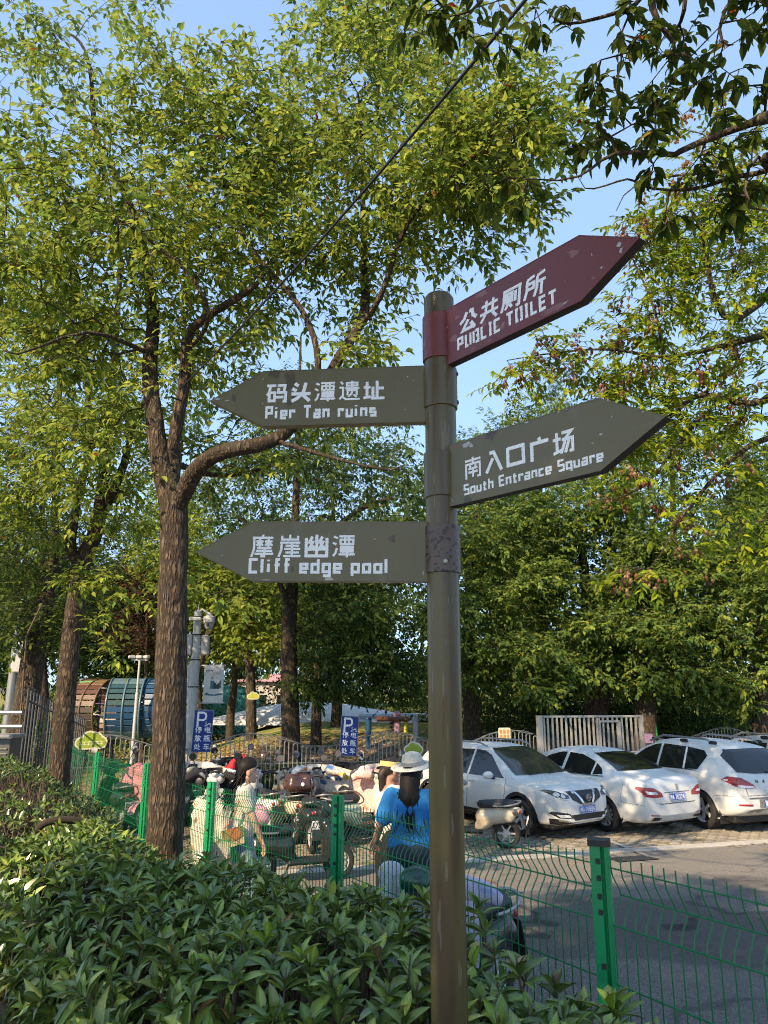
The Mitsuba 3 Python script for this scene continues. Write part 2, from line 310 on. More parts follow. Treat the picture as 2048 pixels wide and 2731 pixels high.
def board(dirxy, z0, z1, text1, text2, paint, edge, tz, t1, t2, slant=0, wear=()):
    d = np.array([dirxy[0], dirxy[1], 0.0]); d /= np.linalg.norm(d)
    nz = np.array([d[1], -d[0], 0.0]) if d[0] > 0 else np.array([-d[1], d[0], 0.0])
    s = 1 if d[0] > 0 else -1                         # reading direction along the board
    x = d * s; ex = -.013 if s < 0 else 0.0
    h = z1 - z0; th = 0.036
    m = frame(np.array([POLE[0], POLE[1], z0]) - nz * th / 2, x, z=nz)
    ar = Polygon([(0.055 * s, 0), (0.055 * s, h), (0.660 * s + ex, h), (0.862 * s + ex, h * .49), (0.652 * s + ex, 0)])
    g = ar.buffer(-0.002).buffer(0.002)
    key = put('arrow_board', MB().poly(g, th, m), paint, post)
    # rolled rim so that the edges catch light
    rim = ar.buffer(0.0005).difference(ar.buffer(-0.0035)); mm = m.copy(); mm[:3, 3] += nz * (th - 0.0005)
    put('rim', MB().poly(rim, 0.0016, mm), paint, key)
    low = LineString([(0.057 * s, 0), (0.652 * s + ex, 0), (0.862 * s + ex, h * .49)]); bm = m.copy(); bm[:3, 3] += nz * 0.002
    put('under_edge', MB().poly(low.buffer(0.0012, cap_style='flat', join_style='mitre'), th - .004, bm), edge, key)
    mm = m.copy(); mm[:3, 3] += nz * (th + .0003)
    for nm, (gm, wd), (ox, oy, sx) in (('chinese_character', text1, t1), ('letter', text2, t2)):
        for ch in gm:
            q = shapely.affinity.affine_transform(ch, [sx, slant, 0, 1, ox, oy])
            put(nm, MB().poly(q, 0.0006, mm), 'white_print', key)
    rng = np.random.default_rng(int(z0 * 1000))
    for (cx, cy, sz, el) in wear:
        a = np.sort(rng.uniform(0, 6.283, 9)); rr = sz * rng.uniform(.4, 1, 9)
        pg = Polygon(np.stack([cx * s + rr * np.cos(a) * el, cy + rr * np.sin(a)], 1)).buffer(0).intersection(ar)
        if not pg.is_empty: put('scratch', MB().poly(pg, 0.0004, mm), 'bare_metal', key)
    y0, y1 = h * .18, h * .86
    for k, (a, c) in enumerate(((y0, h * .5), (h * .52, y1))):
        o = np.array([POLE[0], POLE[1], z0]) + d * 0.058 + nz * 0.012
        hb = MB().box(o + [0, 0, (a + c) / 2], (0.016, 0.010, c - a), np.stack([d, np.cross([0, 0, 1.0], d), [0, 0, 1.0]], 1), bev=.002)
        put('hinge_plate', hb, 'peeled_rust' if paint == 'olive_paint' else 'red_paint', post)
    return key
toilet = board((.63, -.776), 3.868, 4.092, han_line('公共厕所', .079, .012, .12), latin_line('PUBLIC TOILET', .043, .38, .42, 24), 'red_paint', 'soffit_black', 0, (.122, .093, 1.12), (.118, .036, 0.94),
      wear=[(.70, .135, .008, .3), (.73, .075, .007, 1.2), (.795, .12, .014, .9), (.80, .10, .012, .8), (.30, .055, .006, 2), (.335, .05, .006, .5), (.5, .03, .004, 4), (.60, .018, .005, 5), (.06, .15, .008, .5), (.058, .05, .01, .4), (.4, .2235, .005, 4), (.2, .2235, .004, 5)])
south = board((.678, -.735), 3.330, 3.556, han_line('南入口广场', .075, .0165, 0), latin_line('South Entrance Square', .032, .32, .55, 22), 'olive_paint', 'soffit_black', 0, (.127, .082, 1.0), (.125, .030, 1.02),
      wear=[(.135, .208, .016, 1.6), (.16, .2, .012, 1.2), (.70, .155, .006, .5), (.66, .11, .004, 2), (.63, .09, .003, 2), (.40, .222, .006, 3), (.52, .222, .006, 2), (.55, .222, .005, 2), (.80, .145, .006, 1.4), (.07, .02, .008, .4)])
pier = board((-.9959, .0906), 3.662, 3.885, han_line('码头潭遗址', .0790, .0135), latin_line('Pier Tan ruins', .044, .38, .62, 24), 'olive_paint', 'olive_paint', 0, (-.657, .092, 1), (-.654, .030, 0.865),
      wear=[(.672, .19, .004, 1), (.845, .115, .006, 3), (.81, .107, .004, 4), (.12, .18, .003, 2), (.10, .165, .006, .4), (.13, .05, .005, .5), (.67, .09, .003, 1)])
cliff = board((-.9998, .018), 3.069, 3.283, han_line('摩崖幽潭', .0800, .0165), latin_line('Cliff edge pool', .045, .37, .52, 23), 'olive_paint', 'olive_paint', 0, (-.679, .086, 1), (-.678, .032, .985),
      wear=[(.78, .09, .003, 1), (.40, .0035, .012, 2), (.5, .212, .004, 9), (.36, .212, .004, 6), (.63, .003, .004, 8), (.24, .15, .003, 1), (.07, .03, .012, .2)])
for z0, z1, mt in ((3.905, 4.085, 'red_paint'), (3.715, 3.872, 'olive_pole'), (3.372, 3.54, 'olive_pole'), (3.098, 3.266, 'rusty_collar')):
    c = collar(z0, z1, mt)
    if mt != 'red_paint':
        for th in (-0.25, -0.12): bolt(c, th, z0 + .025 + (.11 if th < -.2 else 0))
    if mt == 'rusty_collar':
        bolt(c, -1.55, z1 - .03); bolt(c, -1.5, z0 + .035, bright=True)
# ================================================================== the lie of the land
FENCE = np.array([[3.3, -1.2], [2.08, 0.95], [.85, 3.10], [-.31, 5.40], [-1.66, 7.50], [-2.93, 9.60], [-4.45, 12.0], [-5.95, 14.5], [-7.4, 16.9]])   # the green mesh fence, post by post
KD = nrm(np.array([0.96, 0.28])); KO = np.array([1.83, 12.9])             # the kerb line between road and parking bays
KN = np.array([-KD[1], KD[0]])                                            # towards the bays and the playground
RO = np.array([-4.2, 17.55])                                              # playground railing, parallel to the kerb
def fside(x, y):
    """signed distance to the fence line, positive on the footpath side"""
    d = np.full(np.shape(x), 1e9); sg = np.zeros(np.shape(x))
    for a, b in zip(FENCE[:-1], FENCE[1:]):
        t = b - a; L = np.hypot(*t); t = t / L
        u = np.clip((x - a[0]) * t[0] + (y - a[1]) * t[1], 0, L)
        dx, dy = x - a[0] - u * t[0], y - a[1] - u * t[1]; dd = np.hypot(dx, dy)
        s = t[0] * (y - a[1]) - t[1] * (x - a[0]); near = dd < d
        sg = np.where(near, np.sign(s), sg); d = np.where(near, dd, d)
    return d * sg
def sstep(a, b, x):
    t = np.clip((x - a) / (b - a), 0, 1); return t * t * (3 - 2 * t)
def rdist(x, y): return (x - RO[0]) * KN[0] + (y - RO[1]) * KN[1]
def road_z(x, y):
    e = (np.asarray(x, float) - KO[0]) * KN[0] + (np.asarray(y, float) - KO[1]) * KN[1]
    return 0.45 * sstep(0, 6, -e)
def ground_z(x, y):
    x, y = np.asarray(x, float), np.asarray(y, float)
    d = fside(x, y); e = rdist(x, y)
    b = road_z(x, y) - 0.03
    z = b + (1.09 - b) * sstep(-0.05, 1.1, d) * (1 - sstep(9, 15, y)) + 0.35 * sstep(0, 1, d) * sstep(9, 15, y)
    z = z + (1.42 * sstep(0.6, 6.0, e) + 0.35 * sstep(6, 16, e)) * sstep(-12, -4, x - 2)
    z = z + np.where(e > 0, 0.05 * (meshkit.fbm(np.stack([x * .6, y * .6, x * 0], -1), 3) - .5) * 2, 0)
    return z
# one sheet to the horizon: fine near, coarse far
gx = np.unique(np.concatenate([np.linspace(-14, 14, 113), np.sign(np.linspace(-1, 1, 40)) * (14 + 486 * np.abs(np.linspace(-1, 1, 40)) ** 3)]))
gy = np.unique(np.concatenate([np.linspace(-6, 34, 161), 34 + 466 * np.linspace(0, 1, 24) ** 2.5, -6 - 94 * np.linspace(0, 1, 10) ** 2]))
XX, YY = np.meshgrid(gx, gy); ZZ = ground_z(XX, YY)
ny, nx = XX.shape
i, j = np.meshgrid(np.arange(ny - 1), np.arange(nx - 1), indexing='ij')
GF = np.stack([i * nx + j, i * nx + j + 1, (i + 1) * nx + j + 1, (i + 1) * nx + j], -1).reshape(-1, 4)
def soil(p, n, uv):
    a = FB(p.x * 2.1, p.y * 2.1, 0.0, 4); b = FB(p.x * 24, p.y * 24, 0.0, 3)
    e = (p.x - RO[0]) * KN[0] + (p.y - RO[1]) * KN[1]
    base = MIX((0.105, 0.085, 0.062), (0.175, 0.150, 0.115), b)
    litter = MIX((0.19, 0.125, 0.065), (0.36, 0.27, 0.16), SS(0.45, 0.62, FB(p.x * 13, p.y * 13, 0.0, 2)))
    grass = MIX((0.145, 0.135, 0.045), (0.235, 0.20, 0.075), a)
    grass = MIX(grass, (0.07, 0.13, 0.03), SS(0.5, 0.66, FB(p.x * .7, p.y * .7, 3.0, 3)) * 0.7)
    c = MIX(base, litter, SS(1.0, 2.5, e + (a - .5) * 2))
    return MIX(c, grass, SS(4.4, 5.2, e + (a - .5) * 3.0))
mat('soil', two(bump(P(mikit.proc(soil), 0.95, specular=0.1), lambda p, n, uv: FB(p.x * 18, p.y * 18, p.z, 4), 0.03)))
struct('ground', (np.stack([XX.ravel(), YY.ravel(), ZZ.ravel()], 1), GF), 'soil', 'bare soil, leaf litter and dry grass around the parking lot', 'ground', smooth=True)

# ------------------------------------------------------------------ road, bays, kerb
def sheet(name, poly, z, m, label, cat, step=0.5):
    v, f = fill(poly, step)
    return struct(name, (np.column_stack([v, z(v) if callable(z) else np.full(len(v), z)]), f), m, label, cat)
def asph(p, n, uv):
    a = FB(p.x * .9, p.y * .9, 0.0, 4); b = N(p.x * 95, p.y * 95, 0.0); g = N(p.x * 210, p.y * 210, 1.0)
    c = MIX((0.098, 0.088, 0.080), (0.150, 0.135, 0.120), a)
    c = c * (0.66 + 0.72 * b) + SS(0.70, 0.84, g) * 0.13
    c = c * (1 - 0.30 * SS(0.58, 0.66, FB(p.x * .55 + 3, p.y * .8, 5.0, 3)) - 0.35 * SS(0.965, 0.99, 1 - dr.abs(2 * FB(p.x * .7, p.y * .45, 9.0, 4) - 1)))
    e = (p.x - KO[0]) * KN[0] + (p.y - KO[1]) * KN[1]
    return MIX(c, (0.155, 0.142, 0.122), SS(-1.9, -0.1, e + 1.6 * (a - .5)) * 0.7)
mat('asphalt', two(bump(P(mikit.proc(asph), 0.88, specular=0.25), lambda p, n, uv: N(p.x * 150, p.y * 150, 0.0) + N(p.x * 70, p.y * 70, 4.0), 0.005)))
kl = lambda t, o=0.0: tuple(KO + KD * t + KN * o)
road = Polygon([tuple(q) for q in FENCE[:6] + np.array([0.15, 0])] + [kl(-5.6, -0.02), kl(26, -0.02), (26, 8), (9, -1.2)])
sheet('road', road, lambda v: road_z(v[:, 0], v[:, 1]), 'asphalt', 'worn grey asphalt access road between the green fence and the parked cars', 'road', 0.4)
def conc(p, n, uv):
    a = FB(p.x * 2, p.y * 2, 0.0, 4); b = N(p.x * 60, p.y * 60, 0.0)
    return MIX((0.22, 0.205, 0.18), (0.40, 0.375, 0.33), a) * (0.8 + 0.35 * b)
mat('concrete', two(bump(P(mikit.proc(conc), 0.9, specular=0.2), lambda p, n, uv: FB(p.x * 40, p.y * 40, p.z * 40, 3), 0.006)))
kerb = labels.setdefault('kerb', {'label': 'pale flush concrete kerb stones along the edge of the parking bays', 'category': 'kerb', 'kind': 'structure'}) and 'kerb'
for k in range(-6, 16):
    o = KO + KD * (k + .5) + KN * 0.15
    put('kerb_stone', MB().box((0, 0, 0), (0.985, 0.30, 0.12), bev=.006), 'concrete', kerb, tw=frame([o[0], o[1], -0.045 + 0.003 * math.sin(k * 7)], (KD[0], KD[1], 0), z=(0, 0, 1)))
bed = Polygon([kl(-7, .3), kl(20, .3), kl(20, 6.3), kl(-7, 6.3)])
def bedc(p, n, uv):
    a = FB(p.x * 1.6, p.y * 1.6, 0.0, 4)
    c = MIX((0.10, 0.085, 0.055), (0.20, 0.165, 0.10), FB(p.x * 22, p.y * 22, 0.0, 3))
    return MIX(c, (0.085, 0.105, 0.03), SS(0.5, 0.62, a) * 0.7)
mat('joint_soil', two(P(mikit.proc(bedc), 0.95, specular=0.1)))
sheet('parking_ground', bed, -0.004, 'joint_soil', 'sandy joints with sparse grass under the paving blocks of the bays', 'ground', 1.0)
# eight-sided paving blocks: the nearest as parts, the rest as one mass
def pavc(p, n, uv):
    r = mikit.cell_rand((p.x * KD[0] + p.y * KD[1]) / 0.25, (p.x * KN[0] + p.y * KN[1]) / 0.125, 3)
    a = FB(p.x * 9, p.y * 9, 0.0, 3)
    c = MIX((0.155, 0.135, 0.11), (0.30, 0.265, 0.215), 0.6 * r + 0.4 * a)
    return MIX(c, (0.34, 0.30, 0.24), SS(0.55, 0.7, FB(p.x * .8, p.y * .8, 2.0, 3)) * 0.5)
mat('paver', two(bump(P(mikit.proc(pavc), 0.9, specular=0.2), lambda p, n, uv: FB(p.x * 50, p.y * 50, p.z, 2), 0.006)))
rng = np.random.default_rng(5); pv = labels.setdefault('parking_paving', {'label': 'staggered concrete grass paving blocks under the cars and scooters', 'category': 'paving', 'kind': 'structure'}) and 'parking_paving'
def block_mesh(j):
    w, d = 0.214 - .01 * j, 0.098
    pl = Polygon([(-w/2, -d*.28), (-w*.36, -d/2), (w*.36, -d/2), (w/2, -d*.28), (w/2, d*.28), (w*.36, d/2), (-w*.36, d/2), (-w/2, d*.28)])
    return MB().poly(pl, 0.03)
bms = [mikit.ply(block_mesh(j).get()) for j in range(3)]; rest = MB(); near = []
bv = [block_mesh(j).get() for j in range(3)]
for r in range(0, 44):
    for k in range(-24, 66):
        o = KO + KD * ((k + .5 * (r % 2)) * 0.25) + KN * (0.36 + (r + .5) * 0.125)
        if rng.random() < .03: continue
        h = 0.007 + rng.normal(0, .003); a = rng.normal(0, .02)
        m = frame([o[0], o[1], h - .03], (KD[0] + a, KD[1], rng.normal(0, .015)), z=(rng.normal(0, .015), 0, 1))
        j = int(rng.integers(3)); vis = 6.0 < (k * .25 + 6) < 18.5
        (near.append((r, j, m)) if r < 7 and k > -14 and vis else rest.add(xf(m, bv[j][0]), bv[j][1]))
near.sort(key=lambda q: q[0])
for q, (r, j, m) in enumerate(near):
    if q < 300: put('paver', {**bms[j]}, 'paver', pv, tw=m)
    else: rest.add(xf(m, bv[j][0]), bv[j][1])
put('paving_block_field', rest, 'paver', pv, kind='stuff')
solo('drain_cover', MB().box((0, 0, 0.006), (0.75, 0.38, 0.012), bev=.003), 'black_plastic', 'dark iron drain cover set in the asphalt near the kerb', 'drain cover', tw=frame([*onz(1690, 2290)[:2], float(road_z(*onz(1690, 2290)[:2])) + .004], (KD[0], KD[1], 0), z=(KN[0] * .05, KN[1] * .05, 1)))
# white bay line
bl = [onz(1640, 2247), onz(1730, 2282)]; bd = nrm(bl[1] - bl[0])
solo('bay_line', MB().box((0, 0, 0), (1.5, .08, .006)), 'concrete', 'faded pale bay line on the paving behind the green post', 'road marking', tw=frame((bl[0] + bl[1]) / 2 + [0, 0, .018], bd, z=(0, 0, 1)))
# fallen leaves on road and paving
def litter_mesh(n, fn, seed, size):
    rng = np.random.default_rng(seed); mb = MB()
    xy = fn(rng, n); a = rng.uniform(0, 6.28, n); s = rng.uniform(.6, 1.3, n) * size
    zz = ground_z(xy[:, 0], xy[:, 1]); zz = np.maximum(zz, np.where(rdist(xy[:, 0], xy[:, 1]) < 0, 0.0, -9)) + .012
    b = np.array([[-.5, 0, 0], [0, -.26, .1], [.5, 0, .02], [0, .26, .06]])
    v = b[None] * s[:, None, None]; c, sn = np.cos(a)[:, None], np.sin(a)[:, None]
    x = v[..., 0] * c - v[..., 1] * sn; y = v[..., 0] * sn + v[..., 1] * c
    V = np.stack([x + xy[:, :1], y + xy[:, 1:], v[..., 2] + zz[:, None]], -1).reshape(-1, 3)
    f = np.array([[0, 1, 2], [0, 2, 3]]); Fc = (f[None] + np.arange(n)[:, None, None] * 4).reshape(-1, 3)
    pal = np.array([(.30, .17, .07), (.40, .27, .12), (.22, .12, .06), (.42, .34, .12), (.34, .10, .05)])
    col = np.repeat(pal[rng.integers(0, 5, n)] * rng.uniform(.6, 1.1, (n, 1)), 4, 0)
    return (V, Fc), col
def rd(rng, n):
    t = rng.uniform(-4, 9, n); o = -rng.uniform(0, 1, n) ** 1.5 * 7
    return KO + KD * t[:, None] + KN * o[:, None]
m_, c_ = litter_mesh(420, rd, 3, .085)
solo('fallen_leaves', m_, 'coloured', 'scattered dry brown leaves lying on the asphalt road', 'leaves', kind='stuff', color=c_, smooth=True)
def bank(rng, n):
    t = rng.uniform(-4, 16, n); o = RO + KN * rng.uniform(1.2, 6.5, (n, 1)); return o + KD * t[:, None]
m_, c_ = litter_mesh(9000, bank, 4, .13)
solo('bank_leaf_litter', m_, 'coloured', 'thick dry leaf litter on the bank behind the playground railing', 'leaves', kind='stuff', color=c_, smooth=True)
def pth(rng, n): return np.column_stack([rng.uniform(-4.5, -1.2, n), rng.uniform(3.0, 8.5, n)])
m_, c_ = litter_mesh(260, pth, 6, .11)
solo('path_leaf_litter', m_, 'coloured', 'curled dead leaves on the bare soil at the left end of the hedge', 'leaves', kind='stuff', color=c_, smooth=True)

# trodden footpath on which the photographer stands, behind and left of the hedge
FP = Polygon([(2.6, -8), (1.6, -.2), (.8, .75), (-.55, 1.75), (-2.1, 3.9), (-3.3, 5.6), (-4.1, 7.2), (-6.0, 8.0), (-6.2, 4), (-5.0, 0), (-4.2, -8)])
def pathc(p, n, uv):
    a = FB(p.x * 1.2, p.y * 1.2, 0.0, 4); b = N(p.x * 70, p.y * 70, 0.0)
    return MIX((0.20, 0.175, 0.145), (0.36, 0.32, 0.27), a) * (0.8 + 0.4 * b)
mat('path_gravel', two(bump(P(mikit.proc(pathc), 0.95, specular=0.15), lambda p, n, uv: FB(p.x * 45, p.y * 45, p.z, 3), 0.012)))
sheet('footpath', FP, lambda v: ground_z(v[:, 0], v[:, 1]) + .012, 'path_gravel', 'pale trodden gravel footpath beside the hedge', 'path', 0.3)
# ================================================================== the green mesh fence
fence = thing('mesh_fence', 'green welded wire mesh fence with notched posts between hedge and parking lot', 'fence')
ftop = lambda k: [2.2, 2.18, 2.125, 1.99, 1.83, 1.80, 1.74, 1.72, 1.7][k]
def post_mesh(h):
    """peach-shaped folded post: two lobes and a deep groove, notched along the edge"""
    prof = Polygon([(-.052, -.034), (.004, -.038), (.012, -.012), (.020, -.010), (.026, -.036), (.050, -.030), (.056, .0), (.050, .030), (.026, .036), (.020, .010), (.012, .012), (.004, .038), (-.052, .034)])
    prof = shapely.affinity.scale(prof, .70, .86, origin=(0, 0))
    e = MB().poly(prof, h).get(); mf = m3.Manifold(m3.Mesh(np.asarray(e[0], np.float32), np.asarray(e[1], np.uint32)))
    for z in (h - .065, h - .125, h - .19, h - .245, h - .43, h - .63, h - .83, h - 1.03):
        for sx in (1, -1):
            c = m3.Manifold.cube((.022, .03, .020), True).translate((-.004, sx * .036, z)); mf = mf - c
    return mf
PN = [0]
for k in range(1, 8):
    a = FENCE[k]; t = nrm(FENCE[min(k + 1, 8)] - FENCE[k - 1]); zt = ftop(k); z0 = float(ground_z(a[0], a[1])) - .3
    tn = np.array([t[1], -t[0], 0])
    lean = {4: .03, 5: -.02}.get(k, 0)
    m = frame([a[0], a[1], z0], (-tn[0] * -1, -tn[1] * -1, lean), z=(0, 0, 1))
    m = frame([a[0], a[1], z0], (.95, -.30, 0), z=(lean, 0, 1))
    b = MB().mesh(post_mesh(zt - z0)); p = put('post', b, 'fence_green', fence, tw=m)
    if k <= 4:
        for zz in (.065, .125, .19, .245, .43, .63):
            for yy in (-1, 1): put('slot', MB().poly(rrect(.017, .019, .006), .004), 'soffit_black', p, tw=m @ frame([-.007, yy * .0322, zt - z0 - zz], (1, 0, 0), z=(0, yy, 0)))
    cap = MB(); cap.poly(Polygon([(-.040, -.034), (.039, -.034), (.042, 0), (.039, .034), (-.040, .034)]).buffer(.003), .022)
    if k in (1, 2): put('cap', cap, 'black_plastic', p, tw=m @ frame([0, 0, zt - z0 - .012], (1, 0, 0), z=(0, 0, 1)))
FOLDS = [(0, 0), (-.02, 0), (-.045, 0), (-.105, .045), (-.135, .045), (-.20, 0)]
for k in range(1, 8):
    a, b = FENCE[k], FENCE[k + 1]; za, zb = ftop(k), ftop(k + 1)
    L = np.hypot(*(b - a)); t = (b - a) / L; nn = np.array([t[1], -t[0]])         # folds stand out towards the road
    sag = .03 if k == 4 else 0
    pn = put('mesh_panel', MB().tube([[a[0] + t[0] * .05, a[1] + t[1] * .05, za - .085], [b[0] - t[0] * .05, b[1] - t[1] * .05, zb - .085]], .0028, 6), 'wire_green', fence)
    hz = [(-.185, .045), (-.285, 0), (-.485, 0), (-.685, 0), (-.785, .045), (-.885, 0), (-1.085, 0)]
    for dz, o in hz:
        pa = np.array([a[0] + t[0] * .05 + nn[0] * o, a[1] + t[1] * .05 + nn[1] * o, za + dz]); pb = np.array([b[0] - t[0] * .05 + nn[0] * o, b[1] - t[1] * .05 + nn[1] * o, zb + dz])
        put('wire', MB().tube([pa, (pa + pb) / 2 - [0, 0, sag], pb], .0034, 6), 'wire_green', pn)
    pr = [(-.045, 0), (-.085, 0), (-.115, .006), (-.17, .040), (-.185, .045), (-.20, .040), (-.255, .006), (-.285, 0), (-.685, 0), (-.715, .006), (-.785, .045), (-.855, .006), (-.885, 0), (-1.25, 0)]
    nw = int(L / .05); far = MB()
    for q in range(1, nw):
        s = q * L / nw; z = za + (zb - za) * s / L - sag * math.sin(math.pi * s / L)
        o = a + t * s
        pts = [[o[0] + nn[0] * (e + .004), o[1] + nn[1] * (e + .004), z + dz] for dz, e in pr]
        if k <= 4: put('wire', MB().tube(pts, .0029, 5), 'wire_green', pn)
        else: far.tube(pts, .0025, 4, cap=False)
    if far.n: put('wire_field', far, 'wire_green', pn, kind='stuff')

# ================================================================== the playground railing with hooped bars
rail = thing('playground_railing', 'long grey steel railing of hooped bars with a wavy top in front of the playground', 'railing')
bars_far = MB(); nb = 0
def rail_z(s): return 1.52 + 0.16 * math.cos((s - 1.2) * 2 * math.pi / 3.3) + (0.0 if s > 0 else 0.0)
gate_s0, gate_s1 = None, None
def along(px):  # distance along the railing line at a sight line
    xs = (px - 1024) / FOC * 1.0; r = np.array([xs, CP - (1365.5 - 1900) / FOC * SP])
    A = np.array([[r[0], -KD[0]], [r[1], -KD[1]]]); return float(np.linalg.solve(A, RO)[1])
gate_s0, gate_s1 = along(1443), along(1712)
s = along(190); zf = lambda s: rail_z(s)
def rp(s, o=0.0): return RO + KD * s + KN * o
sx = s; end = along(2075); pts = []
while sx < end:
    if gate_s0 - .12 < sx < gate_s1 + .10: sx += .02; continue
    z = zf(sx); w = 0.052; q0, q1 = rp(sx - w), rp(sx + w)
    path = [[*q0, .1], [*q0, z - .05]] + [[*(rp(sx - w * math.cos(a))), z - .05 + w * math.sin(a)] for a in np.linspace(.3, math.pi - .3, 6)] + [[*q1, z - .05], [*q1, .1]]
    put('hooped_bar', MB().tube(path, .0135, 6, cap=False), 'steel_grey', rail); sx += .21
for (u0, u1) in ((s, gate_s0 - .15), (gate_s1 + .12, end)):
    for z in (.28, 1.02):
        put('rail', MB().tube([[*rp(u0, .004), z], [*rp(u1, .004), z]], .014, 6), 'steel_grey', rail)
    uu = np.arange(u0, u1, .15)
    put('top_wire', MB().tube([[*rp(u, -.02), zf(u) + .02 + .012 * math.sin(u * 9)] for u in uu], .013, 5), 'steel_grey', rail)
    put('top_wire', MB().tube([[*rp(u + .03, -.02), zf(u) + .03 + .016 * math.sin(u * 7 + 1)] for u in uu], .008, 5), 'steel_grey', rail)
# white gate
gate = thing('bar_gate', 'pale grey double gate of upright flat bars between the hooped railings', 'gate')
plain('gate_paint', (0.34, 0.33, 0.305), 0.5, metallic=0.2)
gm = frame([*rp(gate_s0), 0], (KD[0], KD[1], 0), z=(0, 0, 1)); GL_ = gate_s1 - gate_s0; zt = 2.07; mid = GL_ * .555
for x, w in ((0, .15), (GL_ + .02, .07)): put('gate_post', MB().box((x - .04, 0, zt / 2), (w, .09, zt)), 'gate_paint', gate, tw=gm)
for x0, x1 in ((.07, mid - .01), (mid + .01, GL_ - .05)):
    lf = put('leaf_frame', MB().box(((x0 + x1) / 2, 0, zt - .03), (x1 - x0, .05, .055)).box(((x0 + x1) / 2, 0, .15), (x1 - x0, .05, .05)).box((x0 + .02, 0, zt / 2), (.045, .045, zt - .15)).box((x1 - .02, 0, zt / 2), (.045, .045, zt - .15)), 'gate_paint', gate, tw=gm)
    n = int((x1 - x0) / .135)
    for q in range(1, n): put('bar', MB().box((x0 + q * (x1 - x0) / n, 0, zt / 2), (.05, .03, zt - .12)), 'gate_paint', lf, tw=gm)
put('wicket_frame', MB().box((mid + .33, -.03, zt - .16), (.62, .04, .05)).box((mid + .03, -.03, zt / 2 - .08), (.05, .04, zt - .2)).box((mid + .64, -.03, zt / 2 - .08), (.05, .04, zt - .2)), 'gate_paint', gate, tw=gm)
put('latch', MB().box((GL_ - .35, -.05, 1.12), (.22, .04, .03)), 'chrome', gate, tw=gm)
# tall plain railing running away on the left
lr = thing('side_railing', 'tall dark railing of straight bars behind the trunks at the far left', 'railing')
plain('dark_steel', (0.11, 0.11, 0.105), 0.5, metallic=0.4)
A, B = at(85, 1780, 13.6), at(236, 1870, 18.6)
n = 26
for q in range(n):
    u = q / (n - 1); o = A + (B - A) * u; zt = 2.75 - .75 * u
    put('bar', MB().tube([[o[0], o[1], .2], [o[0], o[1], zt - .04], [o[0] + .02, o[1] - .03, zt]], .016, 5), 'dark_steel', lr)
for za, zb in ((2.5, 1.8), (.6, .5)): put('rail', MB().tube([[A[0], A[1], za], [B[0], B[1], zb]], .02, 6), 'dark_steel', lr)
hr = thing('tube_handrail', 'two grey tube handrails at the left edge beside the leaning trunk', 'handrail')
for py in (1905, 1942):
    put('tube', MB().tube([at(-60, py, 12.5), at(62, py, 12.5)], .035, 8), 'steel_grey', hr)
put('upright', MB().tube([at(-20, 1880, 12.5), at(-20, 2080, 12.5)], .03, 8), 'steel_grey', hr)
# ================================================================== trees: trunk and limbs by survey, twigs grown to the leaf clusters
LEAF5 = (np.array([[0, 0, 0], [.42, -.5, .10], [.42, .5, .10], [.46, 0, 0], [1, 0, -.06]]), np.array([[0, 3, 1], [3, 4, 1], [0, 2, 3], [3, 2, 4]]))
LEAF8 = (np.array([[0, 0, 0], [.16, -.34, .07], [.42, -.5, .10], [.76, -.24, .02], [1.0, 0, -.10], [.76, .24, .02], [.42, .5, .10], [.16, .34, .07], [.5, 0, 0]]), np.array([[0, 8, 1], [1, 8, 2], [2, 8, 3], [3, 8, 4], [0, 7, 8], [7, 6, 8], [6, 5, 8], [5, 4, 8]]))
LEAF4 = (np.array([[0, 0, 0], [.45, -.5, .08], [1, 0, -.03], [.45, .5, .08]]), np.array([[0, 1, 3], [1, 2, 3]]))
def leaves(base, direction, up, length, width, col, tmpl):
    """many leaves at once: base points, pointing directions, upper-side normals"""
    x = nrm(direction); y = nrm(np.cross(up, x)); z = np.cross(x, y)
    tv, tf = tmpl; n = len(base)
    V = base[:, None] + tv[None, :, 0, None] * length[:, None, None] * x[:, None] + tv[None, :, 1, None] * (length * width)[:, None, None] * y[:, None] + tv[None, :, 2, None] * length[:, None, None] * z[:, None]
    Fc = (tf[None] + np.arange(n)[:, None, None] * len(tv)).reshape(-1, 3)
    return V.reshape(-1, 3), Fc, np.repeat(col, len(tv), 0)
